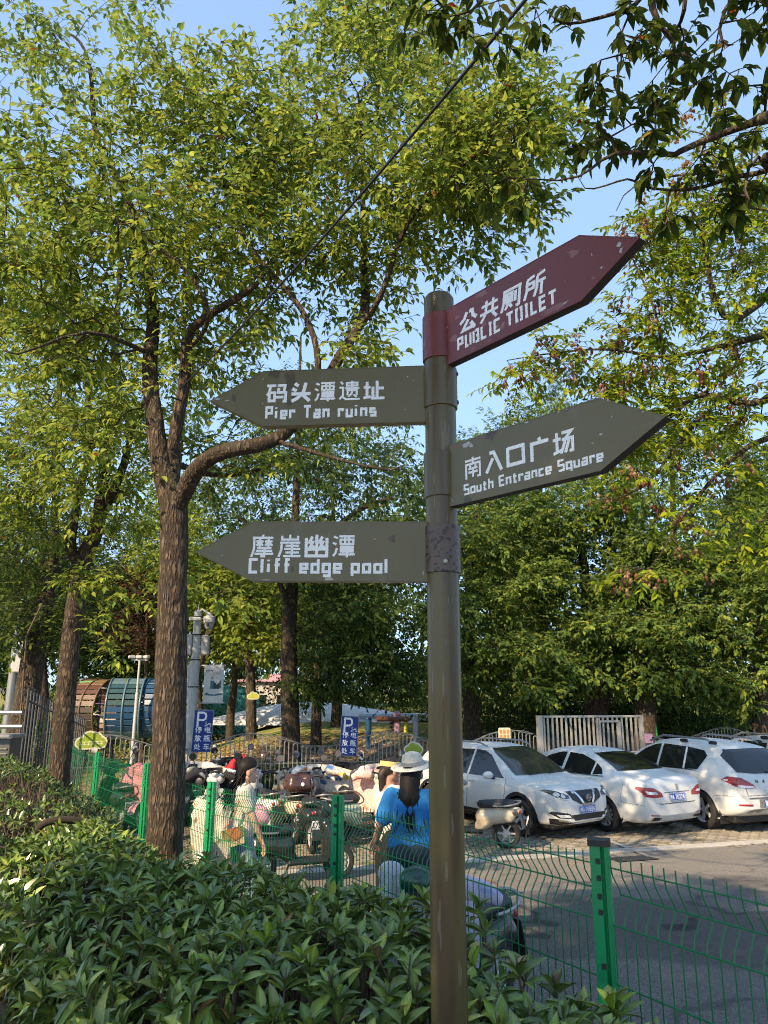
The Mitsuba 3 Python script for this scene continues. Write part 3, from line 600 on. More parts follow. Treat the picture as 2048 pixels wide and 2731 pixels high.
def grow(main, clusters, rng, stiff=0.25, wig=0.06):
    """joins every cluster centre to the nearest limb by a bending twig; returns nodes, parents, radii"""
    pos, par, rad = [], [], []
    for pts, rs in main:
        n = max(int(sum(np.linalg.norm(np.diff(pts, axis=0), axis=1)) / .25), 4)
        p = spline(pts, n); r = np.interp(np.linspace(0, 1, n), np.linspace(0, 1, len(rs)), rs)
        prev = -1
        if pos:
            dd = np.linalg.norm(np.array(pos) - p[0], axis=1); prev = int(dd.argmin())
        for q in range(n):
            pos.append(p[q]); par.append(prev); rad.append(r[q]); prev = len(pos) - 1
    nm = len(pos)
    low = max(p[2] for p in (m[0][0] for m in main))
    cap = nm + len(clusters) * 4
    A = np.zeros((cap, 3)); A[:nm] = pos; n = nm
    ok = np.ones(cap, bool)
    m0 = np.array(pos)
    d0 = cKDTree(m0).query(clusters)[0]; order = np.argsort(d0)
    root = m0[0]
    for q in order:
        c = clusters[q]
        v = c - A[:n]; dd = np.linalg.norm(v, axis=1)
        cost = dd + np.where(v[:, 2] < -.3, .3 * -v[:, 2], 0) + np.where((np.arange(n) < nm) & (np.array(rad[:n]) > .09), .25 * dd, 0)
        a = int(cost.argmin()); k = 1 if dd[a] < .3 else 2 if dd[a] < .9 else 3
        perp = rng.normal(0, wig * dd[a], 3); prev = a
        for e in range(1, k + 1):
            u = e / k; w = A[a] + (c - A[a]) * u + perp * math.sin(math.pi * u) + np.array([0, 0, .12 * dd[a] * math.sin(math.pi * u)])
            A[n] = w; par.append(prev); rad.append(0.0); prev = n; n += 1
    A = A[:n]; rad = np.array(rad); par = np.array(par)
    acc = np.zeros(n)
    for k in range(n - 1, nm - 1, -1):
        acc[k] = max(acc[k], .0030 ** 2.3); acc[par[k]] += acc[k]
    rr = np.maximum(acc, 1e-12) ** (1 / 2.3)
    rr[:nm] = rad[:nm]; rr = np.minimum(rr, .05) if True else rr
    rr[:nm] = rad[:nm]
    return A, par, rr, nm
def segs(A, par, r, idx, sides=4):
    k = np.array([q for q in idx if par[q] >= 0]); p0, p1 = A[par[k]], A[k]; r1 = r[k]; r0 = np.minimum(r[par[k]], r1 * 1.5)
    t = nrm(p1 - p0); a = nrm(np.cross(t, np.where(np.abs(t[:, 2:]) < .9, [0, 0, 1.0], [1.0, 0, 0]))); b = np.cross(t, a)
    g = np.arange(sides) * 2 * np.pi / sides
    ring = np.cos(g)[None, :, None] * a[:, None] + np.sin(g)[None, :, None] * b[:, None]
    V = np.concatenate([p0[:, None] + ring * r0[:, None, None], p1[:, None] + ring * r1[:, None, None]], 1).reshape(-1, 3)
    j = np.arange(sides); f = np.concatenate([np.stack([j, (j + 1) % sides, j + sides], 1), np.stack([(j + 1) % sides, (j + 1) % sides + sides, j + sides], 1)])
    return V, (f[None] + np.arange(len(k))[:, None, None] * 2 * sides).reshape(-1, 3)
def lobe_pts(lobes, rng, clump=0):
    out = []
    for L in lobes:
        if len(L) == 3:
            out.append(np.array(L[0]) + nrm(rng.normal(0, 1, (L[2], 3))) * (rng.uniform(.05, 1, (L[2], 1)) ** .42) * np.array(L[1])); continue
        px, py, Y, rx, ry, dm, n = L; c = at(px, py, Y); z = depth(c); n = int(n)
        if clump:      # light tufts with dark gaps between
            m = max(4, n // clump); sc = nrm(rng.normal(0, 1, (m, 3)) - [0, .5, -.2]) * rng.uniform(.55, .95, (m, 1)); w = rng.integers(0, m, n)
            d = sc[w] + rng.normal(0, 1, (n, 3)) * [.22, .22, .13]
        else: d = nrm(rng.normal(0, 1, (n, 3))) * (rng.uniform(.12, 1, (n, 1)) ** .42)
        out.append(c + d * np.array([rx * z / FOC, dm, ry * z / FOC]))
    return np.vstack(out)
def bark_tube(pts, rs, sides=22, fine=True, seed=0):
    L = sum(np.linalg.norm(np.diff(pts, axis=0), axis=1)); n = max(int(L / (.05 if fine else .2)), 6)
    p = spline(pts, n); r = np.interp(np.linspace(0, 1, n), np.linspace(0, 1, len(rs)), rs)
    r = r * (1 + .06 * (meshkit.fbm(np.column_stack([p * 2.2]) + seed, 2) - .5))
    mb = MB().tube(p, r, sides); v, f = mb.get(); m = trimesh.Trimesh(v, f, process=False)
    if fine:
        nn = m.vertex_normals; h = meshkit.fbm(v * [17, 17, 3.6] + seed, 3); v = v + nn * ((np.abs(2 * h - 1)[:, None] - .35) * -.022 + .0)
    return v, f
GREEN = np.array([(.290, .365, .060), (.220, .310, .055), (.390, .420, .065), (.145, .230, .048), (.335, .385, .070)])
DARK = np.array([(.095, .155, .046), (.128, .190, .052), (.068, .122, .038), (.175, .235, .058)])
YELL = np.array([(.24, .30, .022), (.30, .32, .024), (.19, .265, .022), (.13, .21, .022)])
def tree(name, label, cat, main, lobes, per, size, pal, seed, group=None, fine=True, tmpl=LEAF5, width=.5, droop=.5, red=.004, spread=.22, twigmat='twig', extra=None, bark='bark', kmain=1, clump=0, sprays=3, tl=1.7, twiglets=True, lat=.95):
    rng = np.random.default_rng(seed)
    key = thing(name, label, cat, group)
    cl = lobe_pts(lobes, rng, clump)
    A, par, r, nm = grow(main, cl, rng)
    for k, (pts, rs) in enumerate(main):
        nmn = 'trunk' if k < kmain else 'limb'
        put(nmn, bark_tube(pts, rs, 30 if fine and rs[0] > .08 else 14, fine and rs[0] > .05, seed), bark, key, smooth=True)
    tw = put('twigs', segs(A, par, r, range(nm, len(A))), twigmat, key, smooth=True, kind='stuff')
    # leaf clusters at the twig ends and along the last pieces
    ends = np.arange(nm, len(A)); C = A[ends]; D = nrm(C - A[par[ends]])
    pl = max(per // sprays, 1); nt = len(C) * sprays; wt = np.repeat(np.arange(len(C)), sprays)
    td = nrm(D[wt] * .7 + rng.normal(0, .75, (nt, 3)) * [1, 1, .6] + np.array([0, 0, -.22 * droop])); tlen = spread * tl * rng.uniform(.55, 1.25, nt)
    tend = C[wt] + td * tlen[:, None] + np.array([0, 0, -.25 * droop]) * (tlen ** 1.0)[:, None] * .5
    if twiglets:
        pts2 = np.empty((2 * nt, 3)); pts2[0::2] = C[wt]; pts2[1::2] = tend; pp = np.full(2 * nt, -1); pp[1::2] = np.arange(0, 2 * nt, 2)
        put('twiglets', segs(pts2, pp, np.full(2 * nt, .0024), range(2 * nt), 3), twigmat, key, smooth=True, kind='stuff')
    n = nt * pl; wq = np.repeat(np.arange(nt), pl); w = wt[wq]; kk = np.tile(np.arange(pl), nt)
    u = .22 + .78 * (kk + rng.uniform(0, .5, n)) / max(pl - .5, 1); tv_ = tend - C[wt]
    base = C[w] + tv_[wq] * u[:, None]
    hor = nrm(np.cross(td, [0, 0, 1.0]) + rng.normal(0, .15, td.shape)); sd = np.where(kk % 2 == 0, 1.0, -1.0)[:, None]
    out = td[wq]; dirn = nrm(td[wq] * .75 + hor[wq] * sd * lat * (1.05 - u[:, None] ** 3) + rng.normal(0, .22, (n, 3)) + np.array([0, 0, -droop * .75]))
    up = nrm(np.array([0, 0, 1.0]) + rng.normal(0, .38, (n, 3)) + out * .25 + SUN * .25)
    ln = size * rng.uniform(.65, 1.25, n)
    tint = rng.uniform(.75, 1.25, (len(C), 1))[w]
    col = pal[rng.integers(0, len(pal), n)] * rng.uniform(.8, 1.2, (n, 1)) * tint
    m = rng.random(n) < red; col[m] = np.array([(.30, .05, .02), (.34, .15, .04), (.36, .26, .05)])[rng.integers(0, 3, m.sum())]
    V, Fc, Cc = leaves(base, dirn, up, ln, np.full(n, width), col, tmpl)
    put('crown', (V, Fc), 'leaf', key, smooth=True, color=Cc, kind='stuff')
    if extra: extra(key, A[ends], D, rng)
    return key
g0 = lambda x, y: float(ground_z(x, y))
# ---- the big forked camphor tree on the left, limbs followed from the photograph's fork
Ym = 8.0
b0 = at(455, 2195, Ym)
main = [([[b0[0] - .02, Ym, g0(b0[0], Ym) - .2], at(452, 2000, Ym), at(462, 1560, Ym + .02), at(462, 1360, Ym + .05), at(436, 1270, Ym + .05), at(412, 1130, Ym + .1), at(398, 960, Ym + .3), at(402, 800, Ym + .6), at(330, 520, Ym + .9), at(256, 380, Ym + 1.1), at(238, 210, Ym + 1.3), at(170, 90, Ym + 1.4)],
         [.185, .172, .150, .150, .112, .098, .085, .070, .050, .036, .025, .012]),
        ([at(455, 1330, Ym + .05), at(462, 1220, Ym + .1), at(468, 1150, Ym + .05), at(492, 1000, Ym), at(500, 900, Ym - .1), at(560, 840, Ym - .2), at(640, 790, Ym - .4), at(700, 740, Ym - .6)], [.085, .078, .07, .064, .055, .042, .036, .022]),
        ([at(462, 1360, Ym), at(492, 1310, Ym - .1), at(530, 1248, Ym - .3), at(600, 1205, Ym - .5), at(700, 1185, Ym - .6), at(775, 1140, Ym - .5), at(850, 1050, Ym - .3), at(900, 960, Ym - .1), at(958, 862, Ym + .1), at(972, 760, Ym + .3), at(965, 560, Ym + .6), at(962, 400, Ym + .9), at(950, 250, Ym + 1.1)], [.10, .10, .088, .080, .072, .066, .060, .058, .055, .046, .034, .024, .012]),
        ([at(745, 1180, Ym - .6), at(830, 1205, Ym - .7), at(900, 1225, Ym - .8), at(1010, 1250, Ym - .9), at(1080, 1240, Ym - .9)], [.026, .022, .017, .012, .007]),
        ([at(965, 860, Ym + .1), at(1020, 770, Ym - .2), at(1060, 650, Ym - .4), at(1110, 560, Ym - .6), at(1230, 440, Ym - .9), at(1330, 380, Ym - 1.1)], [.036, .032, .028, .022, .015, .008]),
        ([at(846, 1010, Ym - .3), at(820, 860, Ym - .2), at(740, 750, Ym), at(640, 620, Ym + .1), at(575, 440, Ym + .3), at(500, 330, Ym + .4)], [.038, .034, .03, .025, .016, .008]),
        ([at(500, 930, Ym), at(545, 880, Ym - .4), at(545, 800, Ym - .7), at(470, 700, Ym - .9), at(390, 640, Ym - 1.0), at(330, 540, Ym - 1.1)], [.028, .026, .022, .017, .012, .007]),
        ([at(402, 940, Ym + .2), at(340, 920, Ym - .2), at(230, 890, Ym - .6), at(100, 930, Ym - .9), at(10, 940, Ym - 1)], [.032, .028, .02, .014, .008]),
        ([at(455, 1260, Ym), at(500, 1250, Ym + .8), at(600, 1270, Ym + 1.2), at(760, 1230, Ym + 1.4), at(900, 1150, Ym + 1.6)], [.05, .04, .03, .02, .01])]
lob = [(470, 470, 8.6, 330, 210, 1.5, 340), (330, 700, 8.4, 330, 190, 1.5, 330), (650, 370, 8.9, 220, 130, 1.4, 150), (760, 560, 8.5, 260, 210, 1.4, 300), (560, 760, 8.2, 240, 150, 1.3, 190),
       (880, 200, 9.2, 150, 210, 1.2, 150), (1050, 260, 8.4, 200, 200, 1.3, 210), (1250, 330, 7.6, 210, 170, 1.1, 220), (1380, 410, 7.3, 150, 150, .8, 140), (1180, 520, 7.7, 220, 150, 1.0, 200), (1000, 640, 8.2, 200, 180, 1.2, 160),
       (1300, 560, 7.3, 150, 90, .8, 80), (880, 760, 8.4, 170, 120, 1.1, 90), (120, 800, 8.2, 170, 190, 1.3, 150), (120, 480, 8.8, 190, 130, 1.3, 90), (180, 240, 9.2, 210, 140, 1.3, 48), (430, 220, 9.2, 130, 80, 1.2, 30), (60, 90, 9, 160, 110, 1.2, 30), (320, 60, 9.3, 110, 70, 1, 12),
       (640, 980, 8.4, 180, 110, 1.1, 70), (980, 1020, 8.3, 140, 130, 1.0, 45), (930, 1120, 7.7, 200, 70, .8, 40), (200, 1020, 8.4, 230, 130, 1.1, 120), (980, 60, 9.2, 120, 90, 1, 60), (580, 1230, 9.4, 260, 70, .8, 60), (560, 1560, 8.6, 90, 110, .5, 14), (300, 1260, 8.2, 130, 130, .7, 34)]
tree('camphor_tree', 'big forked camphor tree with rough brown bark, its right limb passing behind the arrow boards', 'tree', main, lob, 12, .104, GREEN, 11, spread=.16, clump=9, tmpl=LEAF8)
# ---- two leaning trunks further along the row
def simple(px, py, Y, top, rs, bend=()):
    b = at(px, py, Y); return ([[b[0], b[1], g0(b[0], b[1]) - .2], b] + [at(*q) for q in bend] + [at(*top)], rs)
tree('camphor_tree', 'second camphor tree from the right of the left row, leaning trunk lit by the sun', 'tree',
     [simple(160, 2080, 12.7, (330, 520, 13.6), [.17, .165, .155, .14, .12, .07, .02], [(186, 1760, 12.7), (222, 1500, 12.7), (262, 1390, 12.8), (300, 1000, 13.2)]),
      ([at(222, 1500, 12.7), at(190, 1440, 12.6), at(215, 1300, 12.6), at(240, 1130, 12.6), at(180, 900, 12.8)], [.09, .085, .07, .05, .02]),
      ([at(262, 1390, 12.8), at(330, 1240, 12.5), at(352, 1150, 12.3), at(420, 1000, 12.2)], [.08, .065, .045, .02])],
     [(230, 1190, 12.3, 170, 150, 1.6, 170), (160, 1350, 12.2, 150, 120, 1.2, 110), (380, 1120, 12.6, 140, 160, 1.5, 90), (60, 1050, 12.8, 120, 200, 1.6, 130), (250, 920, 13.2, 260, 160, 1.8, 170), (330, 1350, 12.4, 90, 90, .9, 30), (70, 760, 13.5, 160, 160, 1.5, 110), (320, 1560, 11.8, 120, 60, .5, 26), (290, 1690, 12, 40, 70, .5, 10)], 15, .115, GREEN, 12, spread=.21, tmpl=LEAF8, clump=9)
tree('camphor_tree', 'leftmost thick dark trunk in shade beside the tall railing', 'tree',
     [simple(45, 2010, 14.5, (160, 760, 15.5), [.26, .25, .23, .2, .1, .03], [(75, 1860, 14.5), (110, 1640, 14.6), (140, 1500, 14.8)])],
     [(70, 1480, 14.6, 150, 130, 1.8, 160), (150, 1650, 14.4, 120, 70, 1.0, 60), (20, 1250, 15, 140, 170, 1.8, 150), (30, 1660, 13.8, 70, 80, 1, 50), (130, 1560, 15.5, 200, 120, 1.5, 120)], 15, .12, np.vstack([DARK * .8, GREEN[:2] * .7]), 13, spread=.28, tmpl=LEAF4, fine=False)
# ---- the tree with low dark boughs just behind the railing
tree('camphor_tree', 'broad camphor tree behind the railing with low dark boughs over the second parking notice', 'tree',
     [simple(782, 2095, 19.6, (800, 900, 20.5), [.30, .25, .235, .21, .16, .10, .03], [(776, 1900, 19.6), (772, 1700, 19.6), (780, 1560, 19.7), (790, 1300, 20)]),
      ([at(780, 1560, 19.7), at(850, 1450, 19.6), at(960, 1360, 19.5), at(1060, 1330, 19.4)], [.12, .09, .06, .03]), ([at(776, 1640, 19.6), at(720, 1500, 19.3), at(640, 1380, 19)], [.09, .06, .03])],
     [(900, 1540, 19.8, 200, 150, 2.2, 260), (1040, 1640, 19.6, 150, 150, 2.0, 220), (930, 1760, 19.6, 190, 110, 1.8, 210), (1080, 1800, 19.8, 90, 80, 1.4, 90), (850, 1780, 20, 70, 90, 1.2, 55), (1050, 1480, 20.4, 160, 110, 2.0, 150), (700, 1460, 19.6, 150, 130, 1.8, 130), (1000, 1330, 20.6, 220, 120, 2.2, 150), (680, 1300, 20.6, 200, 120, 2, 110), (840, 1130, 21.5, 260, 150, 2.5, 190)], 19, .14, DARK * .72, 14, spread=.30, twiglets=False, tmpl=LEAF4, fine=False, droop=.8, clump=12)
# ---- slender trees of the park behind
park = [('slim park tree with a sunlit pale trunk carrying a small yellow notice', (672, 1935, 24.5), [(668, 1780, 24.5), (660, 1700, 24.5)], (690, 1500, 25), .19, [(700, 1640, 24.5, 130, 120, 2, 110), (620, 1560, 25, 120, 110, 2, 100), (770, 1600, 26, 110, 120, 2, 100), (640, 1690, 24.2, 60, 50, 1, 24)], GREEN),
        ('slim dark park tree in front of the teal netting', (620, 1880, 28), [(628, 1790, 28)], (640, 1400, 29), .16, [(640, 1600, 28.5, 130, 120, 2.4, 90), (560, 1700, 27.5, 90, 70, 2, 50)], GREEN),
        ('leaning park tree behind the white camera pole', (532, 1900, 24), [(528, 1800, 24), (560, 1690, 24)], (600, 1480, 25), .16, [(560, 1560, 25, 140, 100, 2, 100), (480, 1480, 25, 130, 110, 2, 100)], GREEN),
        ('short grey park tree left of the second parking notice', (845, 1985, 22.5), [(846, 1900, 22.5)], (850, 1600, 23.5), .19, [(860, 1640, 24, 120, 90, 2, 90)], DARK),
        ('dark bushy tree behind the brown tunnel at the left', (300, 1930, 30), [(300, 1850, 30)], (310, 1500, 31), .22, [(270, 1660, 29.5, 150, 130, 2.5, 260), (400, 1640, 30.5, 130, 150, 2.5, 220), (170, 1640, 31, 130, 160, 2.5, 220), (330, 1760, 29, 150, 70, 2, 120), (30, 1640, 32, 120, 180, 2.5, 220), (480, 1480, 33, 150, 160, 2.5, 200)], DARK)]
park += [('tall park tree filling the gap between the two left arrow boards', (900, 1900, 27), [(900, 1700, 27)], (880, 1180, 28), .2, [(770, 1280, 27, 170, 110, 2.2, 90), (960, 1260, 27.5, 170, 110, 2.2, 90), (860, 1180, 28, 190, 70, 2, 60), (640, 1340, 27, 120, 90, 2, 60)], DARK),
         ('tall park tree behind the fork of the big camphor', (430, 1900, 28), [(430, 1700, 28)], (440, 1250, 29), .2, [(520, 1360, 28, 150, 110, 2.2, 90), (380, 1330, 28.5, 130, 140, 2.2, 90), (450, 1540, 28, 150, 110, 2, 90)], GREEN),
         ('tall park tree behind the leftmost trunks', (120, 1900, 27), [(110, 1700, 27)], (120, 1250, 28), .2, [(60, 1400, 27, 150, 150, 2.2, 110), (220, 1480, 27, 130, 130, 2.2, 90), (120, 1640, 27, 170, 100, 2, 80)], DARK)]
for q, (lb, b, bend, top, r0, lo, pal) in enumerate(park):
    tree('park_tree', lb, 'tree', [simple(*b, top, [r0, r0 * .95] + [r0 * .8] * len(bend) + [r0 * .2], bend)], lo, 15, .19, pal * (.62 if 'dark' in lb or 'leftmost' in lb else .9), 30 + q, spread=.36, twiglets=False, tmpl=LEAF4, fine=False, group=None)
tree('red_leaved_tree', 'small tree with dull purple brown leaves behind the blue tunnel', 'tree', [simple(390, 1910, 27, (395, 1560, 27.5), [.1, .09, .06, .02], [(392, 1760, 27)])],
     [(385, 1640, 27, 110, 130, 1.8, 170), (330, 1560, 27.5, 90, 90, 1.6, 90)], 14, .15, np.array([(.11, .055, .045), (.14, .075, .05), (.08, .045, .035), (.10, .09, .04)]), 41, spread=.34, tmpl=LEAF4, fine=False)
# ---- the wall of camphor trees behind the cars
back = [('camphor tree with sunlit tufts close behind the right side of the signpost', (1262, 1920, 23), [(1250, 1700, 23)], (1280, 1300, 24), .26, [(1300, 1470, 23, 130, 130, 2, 190), (1440, 1790, 21.8, 90, 60, 1.3, 60), (1250, 1640, 22.5, 90, 120, 1.8, 130), (1380, 1610, 22.2, 130, 120, 2, 190), (1390, 1760, 21.6, 120, 75, 1.6, 120), (1270, 1800, 22.4, 70, 60, 1.5, 70), (1350, 1340, 23.5, 110, 80, 2, 100), (1420, 1850, 20.6, 60, 45, .8, 34)]),
        ('camphor tree whose twin trunks rise behind the grey gate', (1590, 1920, 23.6), [(1580, 1750, 23.6)], (1540, 1350, 24.5), .34, [(1500, 1380, 24, 150, 110, 2.2, 190), (1600, 1300, 24.5, 150, 120, 2.2, 190), (1520, 1540, 23.4, 160, 120, 2.2, 230), (1640, 1470, 23.6, 120, 120, 2, 160), (1560, 1680, 22.4, 140, 90, 1.8, 150), (1570, 1790, 22.2, 130, 60, 1.4, 90), (1460, 1480, 23.5, 120, 110, 2, 120)]),
        ('thick trunked camphor tree at the right post of the gate', (1725, 1980, 22.2), [(1722, 1850, 22.2), (1712, 1720, 22.4)], (1740, 1400, 23), .36, [(1760, 1560, 22.6, 140, 120, 2.2, 220), (1700, 1690, 22, 130, 100, 2, 180), (1840, 1680, 22, 130, 100, 2, 180), (1780, 1790, 21.6, 130, 60, 1.6, 110), (1860, 1810, 21.4, 100, 60, 1.4, 80), (1880, 1560, 22.6, 120, 130, 2, 170), (1700, 1400, 23.6, 170, 110, 2.2, 170)]),
        ('camphor tree at the far right edge with a reddish lit trunk', (2030, 1970, 21), [(2030, 1860, 21)], (2010, 1500, 22), .24, [(1990, 1640, 21.4, 110, 130, 2, 180), (2030, 1780, 21, 90, 80, 1.6, 110), (1990, 1470, 22.4, 130, 120, 2.2, 180), (1950, 1890, 21.4, 60, 40, .9, 26), (2080, 1560, 21, 90, 200, 2, 120)]),
        ('tall camphor tree rising behind the gap left of the gate', (1420, 1900, 30), [(1420, 1700, 30)], (1450, 1150, 31), .3, [(1450, 1180, 31, 150, 110, 2.5, 170), (1330, 1240, 31, 130, 110, 2.5, 150), (1250, 1330, 31, 120, 130, 2.5, 150), (1480, 1080, 32, 90, 60, 2, 60)]),
        ('tall camphor tree rising behind the gate at the right', (1800, 1900, 30), [(1800, 1700, 30)], (1790, 1150, 31), .3, [(1740, 1230, 31, 170, 120, 2.5, 190), (1900, 1270, 31, 150, 130, 2.5, 180), (2020, 1330, 31, 120, 140, 2.5, 150), (1620, 1180, 31.5, 120, 70, 2.2, 90)])]
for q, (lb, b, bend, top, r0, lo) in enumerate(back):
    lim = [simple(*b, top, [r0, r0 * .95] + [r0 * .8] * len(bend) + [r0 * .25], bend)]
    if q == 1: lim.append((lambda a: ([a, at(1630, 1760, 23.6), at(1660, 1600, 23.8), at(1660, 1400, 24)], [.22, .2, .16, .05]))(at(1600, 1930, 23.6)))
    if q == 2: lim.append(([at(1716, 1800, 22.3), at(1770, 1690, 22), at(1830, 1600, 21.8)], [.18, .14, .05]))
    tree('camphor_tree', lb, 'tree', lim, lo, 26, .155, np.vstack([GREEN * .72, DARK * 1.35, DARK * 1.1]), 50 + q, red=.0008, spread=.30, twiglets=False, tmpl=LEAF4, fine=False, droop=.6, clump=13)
# far belt of trees that closes the view, one mass
bk = thing('far_wood', 'dense dark wood closing the view behind the playground', 'wood', kind='stuff'); bt = MB(); BV, BF, BC, nv = [], [], [], 0
for q, (x, Y, h) in enumerate([(-22, 40, 11), (-15, 44, 12), (-9, 46, 13), (-3, 45, 13), (3, 44, 14), (9, 42, 13), (15, 40, 13), (21, 38, 13), (27, 36, 13), (-28, 36, 12)]):
    rng = np.random.default_rng(200 + q); z0 = g0(x, Y)
    bt.tube([[x, Y, z0 - .3], [x + .1, Y, z0 + 3], [x, Y + .1, z0 + h * .8]], [.3, .24, .08], 10)
    n = 7000; d = nrm(rng.normal(0, 1, (n, 3))) * rng.uniform(.3, 1, (n, 1)) ** .4
    k = rng.integers(0, 9, n); cc = rng.normal(0, 1, (9, 3)) * [1.9, 1.5, h * .17] + [x, Y, z0 + h * .52]
    base = cc[k] + d * [2.3, 2.0, h * .22]; base[:, 2] = np.maximum(base[:, 2], z0 + .3)
    V, Fc, Cc = leaves(base, nrm(d + rng.normal(0, .6, (n, 3)) - [0, 0, .5]), nrm(np.array([0, 0, 1.]) + rng.normal(0, .5, (n, 3))), .42 * rng.uniform(.7, 1.3, n), np.full(n, .55), DARK[rng.integers(0, 4, n)] * rng.uniform(.7, 1.2, (n, 1)), LEAF4)
    BV.append(V); BF.append(Fc + nv); BC.append(Cc); nv += len(V)
put('trunks', bt, 'bark', bk, smooth=True, kind='stuff')
put('crowns', (np.vstack(BV), np.vstack(BF)), 'leaf', bk, smooth=True, color=np.vstack(BC), kind='stuff')
# ---- boughs hanging in at the top right from a tree that stands beside the path, out of frame
Yo = 3.0
tb = np.array([2.6, -.6, g0(2.6, -.6) - .2])
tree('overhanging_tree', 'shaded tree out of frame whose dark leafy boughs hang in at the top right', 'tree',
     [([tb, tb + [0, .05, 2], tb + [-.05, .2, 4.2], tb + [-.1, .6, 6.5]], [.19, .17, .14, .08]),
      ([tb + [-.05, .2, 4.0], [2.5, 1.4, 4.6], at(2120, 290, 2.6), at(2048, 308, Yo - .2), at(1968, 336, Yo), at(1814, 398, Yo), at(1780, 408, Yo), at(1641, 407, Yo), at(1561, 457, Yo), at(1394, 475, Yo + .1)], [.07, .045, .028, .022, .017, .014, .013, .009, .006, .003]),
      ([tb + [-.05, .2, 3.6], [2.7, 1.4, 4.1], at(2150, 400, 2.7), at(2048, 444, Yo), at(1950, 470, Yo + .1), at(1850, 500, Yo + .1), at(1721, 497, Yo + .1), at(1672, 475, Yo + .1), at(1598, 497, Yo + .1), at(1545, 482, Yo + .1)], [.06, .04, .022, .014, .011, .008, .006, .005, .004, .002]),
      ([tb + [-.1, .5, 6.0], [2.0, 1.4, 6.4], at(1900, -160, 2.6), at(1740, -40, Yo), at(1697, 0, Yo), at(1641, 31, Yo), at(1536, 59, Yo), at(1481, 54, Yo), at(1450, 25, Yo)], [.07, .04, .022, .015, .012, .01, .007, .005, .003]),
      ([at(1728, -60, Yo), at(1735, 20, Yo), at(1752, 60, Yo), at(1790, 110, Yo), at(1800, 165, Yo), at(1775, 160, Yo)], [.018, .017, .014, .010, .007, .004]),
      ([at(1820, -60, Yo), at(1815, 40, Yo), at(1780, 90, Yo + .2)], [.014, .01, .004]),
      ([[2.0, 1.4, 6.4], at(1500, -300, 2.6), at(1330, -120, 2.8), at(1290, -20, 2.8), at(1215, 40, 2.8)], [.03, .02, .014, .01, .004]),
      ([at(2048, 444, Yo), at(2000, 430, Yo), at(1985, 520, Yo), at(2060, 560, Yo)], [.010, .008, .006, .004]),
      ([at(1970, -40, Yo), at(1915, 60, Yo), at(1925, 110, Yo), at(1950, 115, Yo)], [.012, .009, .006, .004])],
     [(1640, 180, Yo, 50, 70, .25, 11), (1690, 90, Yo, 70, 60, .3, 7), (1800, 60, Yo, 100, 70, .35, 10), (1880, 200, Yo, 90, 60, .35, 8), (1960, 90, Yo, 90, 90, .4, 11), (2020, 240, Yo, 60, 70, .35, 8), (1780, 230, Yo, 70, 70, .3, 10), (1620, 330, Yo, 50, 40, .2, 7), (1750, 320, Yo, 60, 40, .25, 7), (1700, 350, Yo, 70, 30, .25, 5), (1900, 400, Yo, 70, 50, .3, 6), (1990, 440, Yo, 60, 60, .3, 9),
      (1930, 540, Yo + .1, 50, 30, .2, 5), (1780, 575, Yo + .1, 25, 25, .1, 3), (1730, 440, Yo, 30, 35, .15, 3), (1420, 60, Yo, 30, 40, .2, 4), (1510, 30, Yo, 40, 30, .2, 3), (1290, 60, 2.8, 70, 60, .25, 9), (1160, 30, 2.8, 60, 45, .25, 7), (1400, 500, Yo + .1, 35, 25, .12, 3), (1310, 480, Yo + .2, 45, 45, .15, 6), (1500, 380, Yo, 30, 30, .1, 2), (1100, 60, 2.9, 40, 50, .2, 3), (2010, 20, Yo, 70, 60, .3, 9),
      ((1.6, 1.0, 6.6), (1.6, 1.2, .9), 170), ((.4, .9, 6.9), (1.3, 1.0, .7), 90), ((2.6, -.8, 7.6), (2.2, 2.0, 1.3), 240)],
     9, .082, np.array([(.075, .105, .018), (.055, .085, .018), (.095, .125, .022), (.06, .09, .02)]), 71, spread=.055, fine=False, red=.012, width=.46, droop=1.0, tmpl=LEAF8, sprays=2, tl=1.5)
